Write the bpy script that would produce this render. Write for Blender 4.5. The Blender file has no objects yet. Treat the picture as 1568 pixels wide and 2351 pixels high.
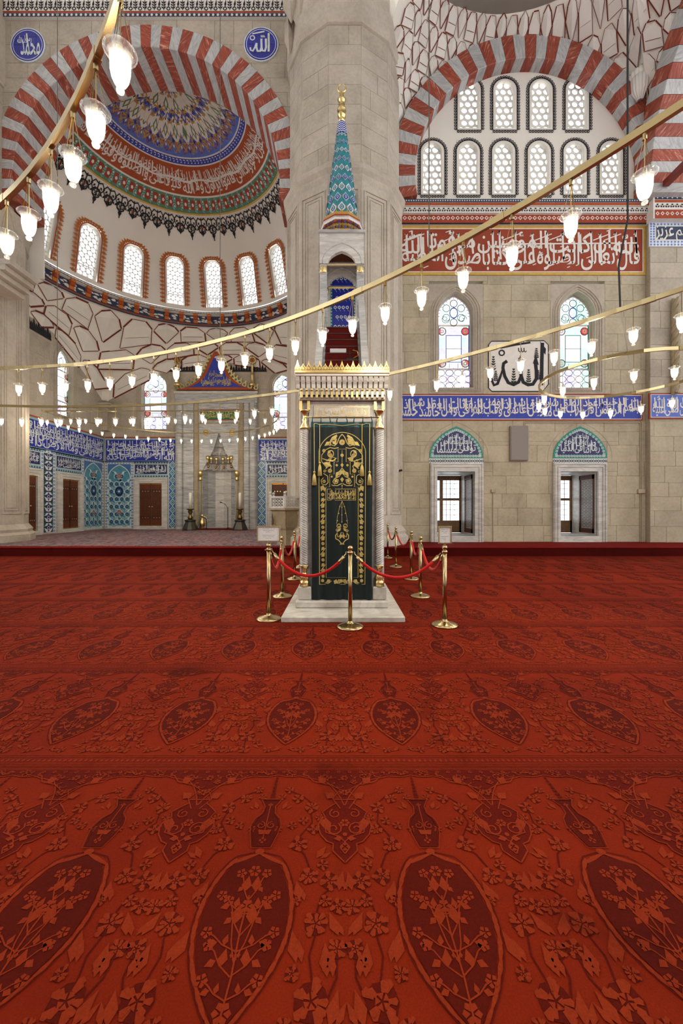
import bpy, bmesh, math, random, unicodedata
from math import sin, cos, pi, sqrt, atan2, radians as R
from mathutils import Vector, Matrix
from mathutils.geometry import tessellate_polygon

random.seed(7)
SC = bpy.context.scene
COL = SC.collection

# ------------------------------------------------------------------ camera
F, CX, HZ, HC = 914.67, 784.0, 1168.0, 1.45      # focal length (px), centre, horizon row, eye height
cam = bpy.data.cameras.new('camera')
cam.sensor_fit = 'HORIZONTAL'; cam.sensor_width = 24.0; cam.lens = 14.0
cam.shift_y = -(1175.5 - HZ) / 1568.0
cam.clip_start = 0.05; cam.clip_end = 400
camo = bpy.data.objects.new('camera', cam); COL.objects.link(camo)
camo.location = (0, 0, HC); camo.rotation_euler = (pi / 2, 0, 0)
SC.camera = camo

# ------------------------------------------------------------------ sky, exposure
w = bpy.data.worlds.new('sky'); SC.world = w; w.use_nodes = True
nt = w.node_tree
bg = nt.nodes['Background']
bg.inputs['Color'].default_value = (0.93, 0.97, 1.0, 1)
bg.inputs['Strength'].default_value = 3.4
SC.view_settings.view_transform = 'Standard'
SC.view_settings.look = 'None'
SC.view_settings.gamma = 1.0
SC.view_settings.use_curve_mapping = False
SC.view_settings.exposure = 0.5
SC.cycles.max_bounces = 4; SC.cycles.diffuse_bounces = 3; SC.cycles.glossy_bounces = 3
SC.cycles.transmission_bounces = 4; SC.cycles.transparent_max_bounces = 12
SC.cycles.caustics_reflective = False; SC.cycles.caustics_refractive = False
SC.cycles.sample_clamp_indirect = 4.0

# ------------------------------------------------------------------ placing
def pX(px, Y): return (px - CX) / F * Y
def pZ(py, Y): return HC + (HZ - py) / F * Y
def at(px, py, Y): return Vector((pX(px, Y), Y, pZ(py, Y)))

W = 14.2            # plane of the qibla wall
ZP = 0.266          # platform height
YR = 12.17          # platform riser
AX, AY, AR = -6.95, 15.7, 6.2     # apse half dome: centre and radius
ZC = 12.3           # its springing
YB = 23.0           # apse back wall
XL, XR = -13.7, -0.1              # apse side walls

# ------------------------------------------------------------------ materials
MATS = {}
def nodes(name):
    m = bpy.data.materials.new(name); m.use_nodes = True
    t = m.node_tree
    return m, t, t.nodes['Principled BSDF'], t.links
def rgb(h):
    h = h.lstrip('#')
    c = [int(h[i:i + 2], 16) / 255 for i in (0, 2, 4)]
    return tuple((x / 12.92 if x <= .04045 else ((x + .055) / 1.055) ** 2.4) for x in c) + (1,)
def mapping(t, scale=(1, 1, 1), coord='Object', randrot=False):
    tc = t.nodes.new('ShaderNodeTexCoord'); mp = t.nodes.new('ShaderNodeMapping')
    mp.inputs['Scale'].default_value = scale
    src = tc.outputs[coord]
    if randrot:
        oi = t.nodes.new('ShaderNodeObjectInfo'); vr = t.nodes.new('ShaderNodeVectorRotate'); vr.rotation_type = 'EULER_XYZ'
        ml = t.nodes.new('ShaderNodeVectorMath'); ml.operation = 'SCALE'; ml.inputs[0].default_value = (1.0, 3.0, 1.0)
        t.links.new(oi.outputs['Random'], ml.inputs['Scale'])
        t.links.new(src, vr.inputs['Vector']); t.links.new(ml.outputs[0], vr.inputs['Rotation'])
        src = vr.outputs[0]
    t.links.new(src, mp.inputs['Vector'])
    return mp.outputs['Vector']
def ramp(t, fac, stops):
    r = t.nodes.new('ShaderNodeValToRGB'); t.links.new(fac, r.inputs['Fac'])
    el = r.color_ramp.elements
    while len(el) > len(stops): el.remove(el[-1])
    while len(el) < len(stops): el.new(0.5)
    for e, (p, c) in zip(el, stops): e.position = p; e.color = c
    return r.outputs['Color']
def noise(t, vec, scale, detail=4, dist=0.0, rough=0.55):
    n = t.nodes.new('ShaderNodeTexNoise'); n.inputs['Scale'].default_value = scale
    n.inputs['Detail'].default_value = detail; n.inputs['Distortion'].default_value = dist; n.inputs['Roughness'].default_value = rough
    t.links.new(vec, n.inputs['Vector']); return n.outputs['Fac']
def objvar(t, col, amount, sat=0.0):
    oi = t.nodes.new('ShaderNodeObjectInfo'); mr = t.nodes.new('ShaderNodeMapRange')
    mr.inputs['To Min'].default_value = 1 - amount; mr.inputs['To Max'].default_value = 1 + amount
    t.links.new(oi.outputs['Random'], mr.inputs['Value'])
    h = t.nodes.new('ShaderNodeHueSaturation'); t.links.new(mr.outputs[0], h.inputs['Value']); t.links.new(col, h.inputs['Color'])
    return h.outputs['Color']
def bump(t, b, fac, strength, dist=0.01):
    n = t.nodes.new('ShaderNodeBump'); n.inputs['Strength'].default_value = strength; n.inputs['Distance'].default_value = dist
    t.links.new(fac, n.inputs['Height']); t.links.new(n.outputs[0], b.inputs['Normal'])
def plain(name, col, rough=.6, metal=0.0, var=.12, scale=6.0, spec=.4, bmp=0.0, sheen=0.0, ov=0.0):
    """flat paint / cloth / metal with slight mottling"""
    if name in MATS: return MATS[name]
    m, t, b, L = nodes(name)
    c = rgb(col) if isinstance(col, str) else col
    v = mapping(t); f = noise(t, v, scale)
    lo = tuple(x * (1 - var) for x in c[:3]) + (1,); hi = tuple(min(1, x * (1 + var)) for x in c[:3]) + (1,)
    cc = ramp(t, f, [(.3, lo), (.7, hi)])
    if ov: cc = objvar(t, cc, ov)
    L.new(cc, b.inputs['Base Color'])
    b.inputs['Roughness'].default_value = rough; b.inputs['Metallic'].default_value = metal
    b.inputs['Specular IOR Level'].default_value = spec
    if sheen: b.inputs['Sheen Weight'].default_value = sheen; b.inputs['Sheen Roughness'].default_value = .5
    if bmp: bump(t, b, noise(t, v, scale * 8), bmp)
    MATS[name] = m; return m
def stone(name, c1, c2, c3, ov=.10, rough=.75, scale=1.2):
    m, t, b, L = nodes(name)
    v = mapping(t); a = noise(t, v, scale, 6, .4); d = noise(t, v, scale * 9, 5)
    ca = ramp(t, a, [(.28, rgb(c1)), (.5, rgb(c2)), (.75, rgb(c3))])
    cd = ramp(t, d, [(.25, (.72, .72, .72, 1)), (.6, (1, 1, 1, 1))])
    mx = t.nodes.new('ShaderNodeMix'); mx.data_type = 'RGBA'; mx.blend_type = 'MULTIPLY'; mx.inputs['Factor'].default_value = .55
    L.new(ca, mx.inputs['A']); L.new(cd, mx.inputs['B'])
    L.new(objvar(t, mx.outputs['Result'], ov), b.inputs['Base Color'])
    b.inputs['Roughness'].default_value = rough; b.inputs['Specular IOR Level'].default_value = .25
    bump(t, b, d, .25, .01)
    MATS[name] = m; return m
def marble(name, c1, c2, scale=(1, 1, 5), ns=1.5, rough=.4, ov=.05, randrot=False, lo=.35, hi=.62):
    m, t, b, L = nodes(name)
    v = mapping(t, scale, randrot=randrot); a = noise(t, v, ns, 6, 1.2, .6); d = noise(t, v, ns * 5, 4, .5)
    ca = ramp(t, a, [(lo, rgb(c2)), (hi, rgb(c1))])
    cd = ramp(t, d, [(.3, (.82, .82, .84, 1)), (.6, (1, 1, 1, 1))])
    mx = t.nodes.new('ShaderNodeMix'); mx.data_type = 'RGBA'; mx.blend_type = 'MULTIPLY'; mx.inputs['Factor'].default_value = .6
    L.new(ca, mx.inputs['A']); L.new(cd, mx.inputs['B'])
    L.new(objvar(t, mx.outputs['Result'], ov), b.inputs['Base Color'])
    b.inputs['Roughness'].default_value = rough
    MATS[name] = m; return m
def streaked(name):
    m, t, b, L = nodes(name)
    v = mapping(t, (1.2, 1.2, 11), randrot=True); a = noise(t, v, 2.2, 5, .8, .65)
    ca = ramp(t, a, [(.36, rgb('#7a3324')), (.5, rgb('#94412f')), (.6, rgb('#a85a44')), (.68, rgb('#cfa692'))])
    L.new(objvar(t, ca, .10), b.inputs['Base Color']); b.inputs['Roughness'].default_value = .55
    MATS[name] = m; return m
def clear(name, col, mixf=.88, rough=.05):
    """thin coloured window or lamp glass"""
    m = bpy.data.materials.new(name); m.use_nodes = True; t = m.node_tree
    t.nodes.remove(t.nodes['Principled BSDF']); out = t.nodes['Material Output']
    tr = t.nodes.new('ShaderNodeBsdfTransparent'); gl = t.nodes.new('ShaderNodeBsdfGlossy'); mx = t.nodes.new('ShaderNodeMixShader')
    c = rgb(col) if isinstance(col, str) else col
    tc = t.nodes.new('ShaderNodeTexCoord'); f = noise(t, tc.outputs['Object'], 9.0)
    cc = ramp(t, f, [(.3, tuple(x * .85 for x in c[:3]) + (1,)), (.7, c)])
    t.links.new(cc, tr.inputs['Color']); gl.inputs['Roughness'].default_value = rough
    mx.inputs['Fac'].default_value = 1 - mixf
    t.links.new(tr.outputs[0], mx.inputs[1]); t.links.new(gl.outputs[0], mx.inputs[2]); t.links.new(mx.outputs[0], out.inputs['Surface'])
    MATS[name] = m; return m
def glow(name, col, s):
    m, t, b, L = nodes(name); b.inputs['Emission Color'].default_value = col; b.inputs['Emission Strength'].default_value = s
    b.inputs['Base Color'].default_value = col
    MATS[name] = m; return m

stone('stone', '#a59a84', '#b5aa93', '#c2b8a2', ov=.065)
stone('stone_grey', '#a39a8c', '#b4aa9b', '#c0b6a6', ov=.07)
stone('stone_shaft', '#a99f91', '#b9afa1', '#c5bcae', ov=.03)
stone('mortar', '#a09582', '#ada28f', '#b8ad9a', ov=0)
stone('mortar_light', '#bdb5a8', '#c9c1b4', '#d2cabd', ov=0)
stone('limestone', '#8f8268', '#a3957a', '#b3a68c', ov=.03)
marble('marble', '#d4d1cb', '#b3b1ae')
marble('marble_grey', '#c3c3c2', '#8f9294', (1, 1, 9), 1.3)
marble('marble_plinth', '#cfcac1', '#a9a297', (1.2, 2, 1), 2.0)
marble('marble_voussoir', '#c4c3c1', '#9fa1a3', (1.5, 1.5, 9), 1.6, .5, .06, True)
streaked('porphyry')
plain('plaster', '#e4dfd6', .8, var=.03, scale=.6, spec=.2)
plain('plaster_cell', '#e0dcd5', .8, var=.03, scale=1.5, spec=.2, ov=.05)
plain('line_red', '#6d2d20', .7, spec=.2)
plain('line_dark', '#4b4440', .7, spec=.2)
plain('ink', '#26262c', .7, spec=.2)
plain('paint_white', '#dcd8d2', .6, spec=.2, var=.05)
plain('paint_red', '#98422c', .65, spec=.2)
plain('paint_rust', '#a4502e', .65, spec=.2)
plain('paint_orange', '#c0703a', .65, spec=.2)
plain('paint_yellow', '#c9a34a', .6, spec=.3)
plain('paint_gold', '#b58a3e', .5, spec=.4)
plain('paint_blue', '#5b72c4', .6, spec=.3)
plain('paint_cobalt', '#3343a4', .5, spec=.3)
plain('paint_green', '#5d8168', .65, spec=.2)
plain('paint_teal', '#1f8576', .4, spec=.4)
plain('paint_aqua', '#7fb0b4', .4, spec=.4)
plain('paint_navy', '#23255c', .4, spec=.4)
plain('paint_slate', '#2d3a55', .5, spec=.3)
plain('panel_red', '#92412c', .65, spec=.2, var=.08, scale=2)
plain('panel_green', '#2d6b4a', .6, spec=.3)
plain('tile_cobalt', '#28309a', .25, spec=.5, var=.15, scale=3)
plain('tile_white', '#cfd8dc', .25, spec=.5)
plain('tile_field', '#4f8fa6', .25, spec=.5, var=.2)
plain('tile_aqua', '#8fb4be', .25, spec=.5, var=.1)
plain('tile_blue', '#3f6fa6', .25, spec=.5, var=.2, scale=4)
plain('tile_turquoise', '#2b7f8c', .22, spec=.5, var=.2)
plain('tile_coral', '#b0685a', .3, spec=.4)
plain('brass', '#b3a077', .24, 1.0, var=.06, scale=3)
plain('brass_dark', '#86703f', .3, 1.0)
plain('gold', '#e6cf92', .3, 1.0, var=.08, scale=20)
plain('gold_thread', '#c4b06a', .5, .35, var=.15, scale=60)
plain('copper_gold', '#c58a3a', .3, 1.0)
plain('velvet_green', '#07191a', .55, var=.25, scale=4, sheen=.08, spec=.3)
plain('satin_teal', '#16434c', .35, var=.2, scale=8)
plain('velvet_red', '#b80d0b', .6, var=.1, sheen=.08, spec=.2)
plain('wood_dark', '#4a2413', .45, var=.3, scale=5, spec=.4)
plain('wood_panel', '#5f3018', .5, var=.3, scale=14)
plain('wood_frame', '#7a5a3e', .55, var=.2)
plain('carpet_step', '#5d1410', .9, var=.15, sheen=.2, spec=.1)
plain('black_iron', '#1c1b1b', .5, var=.1)
plain('cable_black', '#1a1a1c', .6)
plain('cable_grey', '#5b5750', .6)
plain('rail_red', '#7a2f26', .5)
plain('paper', '#dedede', .7, var=.03)
plain('print_grey', '#6f7377', .7)
plain('speaker_cloth', '#8d8480', .85, var=.05, scale=30)
plain('conduit', '#a79b86', .5)
plain('candle_wax', '#e6e3dc', .5, var=.03)
plain('bronze', '#4d4a44', .35, .7, var=.2)
clear('pane_glass', (.33, .345, .36, 1), .95)
clear('pane_bright', (.6, .615, .63, 1), .96)
def bell_glass():
    m = bpy.data.materials.new('lamp_glass'); m.use_nodes = True; t = m.node_tree
    t.nodes.remove(t.nodes['Principled BSDF']); out = t.nodes['Material Output']; N = t.nodes.new
    tr = N('ShaderNodeBsdfTransparent'); tl = N('ShaderNodeBsdfTranslucent'); gl = N('ShaderNodeBsdfGlossy'); m1 = N('ShaderNodeMixShader'); m2 = N('ShaderNodeMixShader')
    tc = N('ShaderNodeTexCoord'); f = noise(t, tc.outputs['Object'], 40.0); c = ramp(t, f, [(.3, (.8, .8, .78, 1)), (.7, (.95, .95, .93, 1))])
    t.links.new(c, tl.inputs['Color']); gl.inputs['Roughness'].default_value = .08
    m1.inputs['Fac'].default_value = .30; m2.inputs['Fac'].default_value = .12
    t.links.new(tr.outputs[0], m1.inputs[1]); t.links.new(tl.outputs[0], m1.inputs[2]); t.links.new(m1.outputs[0], m2.inputs[1]); t.links.new(gl.outputs[0], m2.inputs[2]); t.links.new(m2.outputs[0], out.inputs['Surface'])
    MATS['lamp_glass'] = m
bell_glass()
for n, c in (('glass_white', '#f4f7fa'), ('glass_violet', '#c6c1f7'), ('glass_red', '#d8504a'), ('glass_green', '#bfeada'), ('glass_blue', '#86a9e6'), ('glass_amber', '#e8c07a')): clear(n, tuple(x * .42 for x in rgb(c)[:3]) + (1,), .96)
glow('lamp_light', (1.0, .88, .68, 1), 14.0); MATS['lamp_light'].cycles.emission_sampling = 'NONE'      # each lamp carries its own point light instead

# carpets --------------------------------------------------------------
def carpet(name, c1, c2, c3):
    m, t, b, L = nodes(name)
    v = mapping(t); a = noise(t, v, .55, 5, .6); d = noise(t, v, 160, 2); e = noise(t, v, 2.6, 5, .5)
    c1, c2, c3 = (tuple(x * .93 for x in rgb(c)[:3]) + (1,) for c in (c1, c2, c3))
    ca = ramp(t, a, [(.3, c1), (.48, c2), (.7, c3)])
    ce = ramp(t, e, [(.27, (.42, .36, .36, 1)), (.37, (.86, .82, .82, 1)), (.5, (1, 1, 1, 1))])
    cd = ramp(t, d, [(.2, (.72, .72, .72, 1)), (.8, (1.15, 1.15, 1.15, 1))])
    x = t.nodes.new('ShaderNodeMix'); x.data_type = 'RGBA'; x.blend_type = 'MULTIPLY'; x.inputs['Factor'].default_value = .8
    y = t.nodes.new('ShaderNodeMix'); y.data_type = 'RGBA'; y.blend_type = 'MULTIPLY'; y.inputs['Factor'].default_value = .6
    L.new(ca, x.inputs['A']); L.new(cd, x.inputs['B']); L.new(x.outputs['Result'], y.inputs['A']); L.new(ce, y.inputs['B'])
    L.new(y.outputs['Result'], b.inputs['Base Color'])
    b.inputs['Roughness'].default_value = .85; b.inputs['Specular IOR Level'].default_value = .06
    bump(t, b, d, .3, .004)
    MATS[name] = m
carpet('carpet_red', '#6e1a07', '#7c2009', '#87260d')
carpet('carpet_dark', '#4b0e05', '#541107', '#5c1408')
carpet('carpet_light', '#7f2810', '#882d13', '#903217')
carpet('carpet_outline', '#4d0f05', '#561107', '#5e1408')
carpet('carpet_band', '#641506', '#701a08', '#7a1f0b')
carpet('carpet_mid', '#530f06', '#5c1208', '#651509')
carpet('carpet_shaded', '#3f0806', '#470a07', '#4f0c08')  # crimson step carpet darkened, shade of the riser is in the colour
carpet('carpet_crimson', '#6c100d', '#761310', '#801714')
def carpet_pattern():
    m, t, b, L = nodes('carpet_patterned')
    v = mapping(t, (1, .45, 1)); big = noise(t, mapping(t, (1.0, .55, 1)), 1.1, 2, .4); fine = noise(t, v, 7.0, 3, 1.0)
    vo = t.nodes.new('ShaderNodeTexVoronoi'); vo.inputs['Scale'].default_value = 5.0; L.new(v, vo.inputs['Vector'])
    c1 = ramp(t, fine, [(.38, rgb('#3c3640')), (.46, rgb('#5c5560')), (.52, rgb('#7d4f52')), (.6, rgb('#8a8384'))])
    c2 = ramp(t, fine, [(.38, rgb('#5a2f33')), (.47, rgb('#86504f')), (.55, rgb('#a37a74')), (.62, rgb('#6c6670'))])
    c3 = ramp(t, vo.outputs['Distance'], [(.1, rgb('#7a3f3e')), (.3, rgb('#625a64')), (.55, rgb('#8a7f80'))])
    f = ramp(t, big, [(.42, (0, 0, 0, 1)), (.58, (1, 1, 1, 1))])
    mx = t.nodes.new('ShaderNodeMix'); mx.data_type = 'RGBA'; L.new(f, mx.inputs['Factor']); L.new(c1, mx.inputs['A']); L.new(c2, mx.inputs['B'])
    m2 = t.nodes.new('ShaderNodeMix'); m2.data_type = 'RGBA'; m2.inputs['Factor'].default_value = .3; L.new(mx.outputs['Result'], m2.inputs['A']); L.new(c3, m2.inputs['B'])
    L.new(m2.outputs['Result'], b.inputs['Base Color']); b.inputs['Roughness'].default_value = .9; b.inputs['Specular IOR Level'].default_value = .1
    MATS['carpet_patterned'] = m
carpet_pattern()

# ------------------------------------------------------------------ objects
def link(o, parent=None):
    COL.objects.link(o)
    if parent is not None: o.parent = parent
    return o
def tag(o, label=None, cat=None, group=None, kind=None):
    if label: o['label'] = label
    if cat: o['category'] = cat
    if group: o['group'] = group
    if kind: o['kind'] = kind
    return o
def empty(name, loc=(0, 0, 0), parent=None):
    o = bpy.data.objects.new(name, None); o.empty_display_size = .1; o.location = loc
    return link(o, parent)
def mk(name, verts, faces, mats, parent=None, idx=None, smooth=False):
    me = bpy.data.meshes.new(name); me.from_pydata([tuple(v) for v in verts], [], faces)
    for m in (mats if isinstance(mats, (list, tuple)) else [mats]): me.materials.append(MATS[m])
    if idx: me.polygons.foreach_set('material_index', idx)
    if smooth: me.polygons.foreach_set('use_smooth', [True] * len(me.polygons))
    me.update()
    return link(bpy.data.objects.new(name, me), parent)
def copy_tree(o, parent=None):
    c = o.copy(); COL.objects.link(c); c.parent = parent
    for ch in list(o.children): copy_tree(ch, c)
    return c

class MB:
    """collects solid shapes into one mesh"""
    def __init__(s): s.v = []; s.f = []; s.i = []
    def add(s, vs, fs, m=0):
        n = len(s.v); s.v += [Vector(v) for v in vs]; s.f += [tuple(n + k for k in f) for f in fs]; s.i += [m] * len(fs); return s
    def box(s, x0, x1, y0, y1, z0, z1, m=0):
        return s.add([(x0, y0, z0), (x1, y0, z0), (x1, y1, z0), (x0, y1, z0), (x0, y0, z1), (x1, y0, z1), (x1, y1, z1), (x0, y1, z1)],
                     [(0, 3, 2, 1), (4, 5, 6, 7), (0, 1, 5, 4), (1, 2, 6, 5), (2, 3, 7, 6), (3, 0, 4, 7)], m)
    def cbox(s, x0, x1, y0, y1, z0, z1, c=.01, m=0):
        """box with chamfered edges all round"""
        b = bmesh.new(); bmesh.ops.create_cube(b, size=1)
        for v in b.verts: v.co = Vector(((x0 + x1) / 2 + v.co.x * (x1 - x0), (y0 + y1) / 2 + v.co.y * (y1 - y0), (z0 + z1) / 2 + v.co.z * (z1 - z0)))
        bmesh.ops.bevel(b, geom=b.edges[:], offset=c, segments=1, affect='EDGES')
        b.verts.index_update(); s.add([v.co for v in b.verts], [[v.index for v in f.verts] for f in b.faces], m); b.free(); return s
    def lathe(s, prof, n=16, c=(0, 0, 0), m=0, a0=0.0, a1=2 * pi, cap=True):
        full = abs(a1 - a0 - 2 * pi) < 1e-6; k = n if full else n + 1; vs = []; fs = []
        for r, z in prof:
            for j in range(k):
                a = a0 + (a1 - a0) * j / n; vs.append((c[0] + r * cos(a), c[1] + r * sin(a), c[2] + z))
        for i in range(len(prof) - 1):
            for j in range(n):
                q = (j + 1) % k; fs.append((i * k + j, i * k + q, (i + 1) * k + q, (i + 1) * k + j))
        if cap and full:
            if prof[0][0] > 1e-4: fs.append(tuple(range(k))[::-1])
            if prof[-1][0] > 1e-4: fs.append(tuple((len(prof) - 1) * k + j for j in range(k)))
        return s.add(vs, fs, m)
    def tube(s, pts, r, n=6, m=0, cap=True):
        pts = [Vector(p) for p in pts]; vs = []; fs = []; up = None
        for i, p in enumerate(pts):
            d = (pts[min(i + 1, len(pts) - 1)] - pts[max(i - 1, 0)]).normalized()
            if up is None:
                up = Vector((0, 0, 1)) if abs(d.z) < .9 else Vector((1, 0, 0))
            x = d.cross(up).normalized(); y = x.cross(d).normalized(); up = y
            rr = r[i] if isinstance(r, (list, tuple)) else r
            for j in range(n): vs.append(p + x * rr * cos(2 * pi * j / n) + y * rr * sin(2 * pi * j / n))
        for i in range(len(pts) - 1):
            for j in range(n): q = (j + 1) % n; fs.append((i * n + j, i * n + q, (i + 1) * n + q, (i + 1) * n + j))
        if cap: fs += [tuple(range(n))[::-1], tuple((len(pts) - 1) * n + j for j in range(n))]
        return s.add(vs, fs, m)
    def ball(s, c, r, n=10, m=0, sz=1.0):
        return s.lathe([(max(1e-5, r * sin(pi * k / n)), -r * sz * cos(pi * k / n)) for k in range(n + 1)], n + 4, c, m, cap=False)
    def prism(s, poly, fmap, d0, d1, m=0):
        """2-D outline poly swept between depth d0 and d1; fmap(u, v, d) -> point"""
        n = len(poly); vs = [fmap(u, v, d0) for u, v in poly] + [fmap(u, v, d1) for u, v in poly]
        tri = tessellate_polygon([[Vector((u, v, 0)) for u, v in poly]])
        fs = [tuple(t) for t in tri] + [tuple(n + k for k in t[::-1]) for t in tri] + [(j, n + j, n + (j + 1) % n, (j + 1) % n) for j in range(n)]
        return s.add(vs, fs, m)
    def build(s, name, mats, parent=None, smooth=False):
        o = mk(name, s.v, s.f, mats, parent, s.i, smooth)
        b = bmesh.new(); b.from_mesh(o.data); bmesh.ops.recalc_face_normals(b, faces=b.faces); b.to_mesh(o.data); b.free()
        return o

# ------------------------------------------------------------------ lettering (Arabic letters joined by hand)
FORMS = {}; LIG = {}
for _c in range(0xFE80, 0xFEFD):
    d = unicodedata.decomposition(chr(_c)).split()
    if not d: continue
    f = d[0].strip('<>'); k = ''.join(chr(int(x, 16)) for x in d[1:])
    (FORMS if len(k) == 1 else LIG).setdefault(k, {})[f] = chr(_c)
def joined(word):
    if word == 'الله': return '\uFDF2'
    out = []; prev = False; i = 0
    while i < len(word):
        two = word[i:i + 2]
        if two in LIG:
            out.append(LIG[two].get('final' if prev else 'isolated')); prev = False; i += 2; continue
        c = word[i]; fm = FORMS.get(c)
        if not fm: out.append(c); prev = False; i += 1; continue
        nxt = i + 1 < len(word) and (word[i + 1] in FORMS) and 'final' in FORMS[word[i + 1]]
        dual = 'initial' in fm
        if prev and dual and nxt: out.append(fm['medial']); prev = True
        elif prev: out.append(fm.get('final', fm['isolated'])); prev = False
        elif dual and nxt: out.append(fm['initial']); prev = True
        else: out.append(fm['isolated']); prev = False
        i += 1
    return ''.join(reversed(out))
_tc = bpy.data.curves.new('lettering', 'FONT'); _tc.resolution_u = 2; _tc.offset = 0.012
_to = bpy.data.objects.new('lettering', _tc); COL.objects.link(_to)
_cache = {}
def word_mesh(word):
    if word not in _cache:
        _tc.body = joined(word); bpy.context.view_layer.update()
        me = bpy.data.meshes.new_from_object(_to.evaluated_get(bpy.context.evaluated_depsgraph_get()))
        vs = [(v.co.x, v.co.y) for v in me.vertices]; fs = [tuple(p.vertices) for p in me.polygons]
        x0 = min(v[0] for v in vs); x1 = max(v[0] for v in vs); y0 = min(v[1] for v in vs); y1 = max(v[1] for v in vs)
        _cache[word] = ([(x - x0, y - y0) for x, y in vs], fs, x1 - x0, y1 - y0); bpy.data.meshes.remove(me)
    return _cache[word]

for _w in 'اتنا اذا اعوذ الا الاخرة الارض الحرام الحى الدنيا الذى الذين الرحمن الرحيم الرسول السموات الصلوات الصلوة الضالين العظيم العقد العلى الفلق القيوم الكافرين الله المؤمنين المحراب المسجد المطيعين المغضوب المنافقين النار الناس النفاثات اله الوسطى الى امين ان انعمت انه ايديهم باذنه بالصالحين برب بسم بشىء بما بين تاخذه تعالى توفنى حاسد حافظوا حسد حسنة حفظهما حكيم خادعهم خلفهم خلق دخل ذا ربنا رسول زكريا سنة شاء شر شطره شفيع صالحا صدق صراط صلى عذاب عزيز علمه على عليه عليها عليهم عنده غاسق غير فولوا فى قال قاموا قانتين قل قليلا كانت كتابا كرسيه كسالى كلما لا لله له ما محمد مسلما من موقوتا نوم هو واذا والاخرة والارض والحقنى والصلوة وجوهكم وسع وفى وقب وقنا وقوموا ولا وما ومن وهو يحب يحيطون يخادعون يذكرون يراؤن يشفع يعلم يعمل يوده'.split(): word_mesh(_w)      # shaped while the scene is still light

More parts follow.
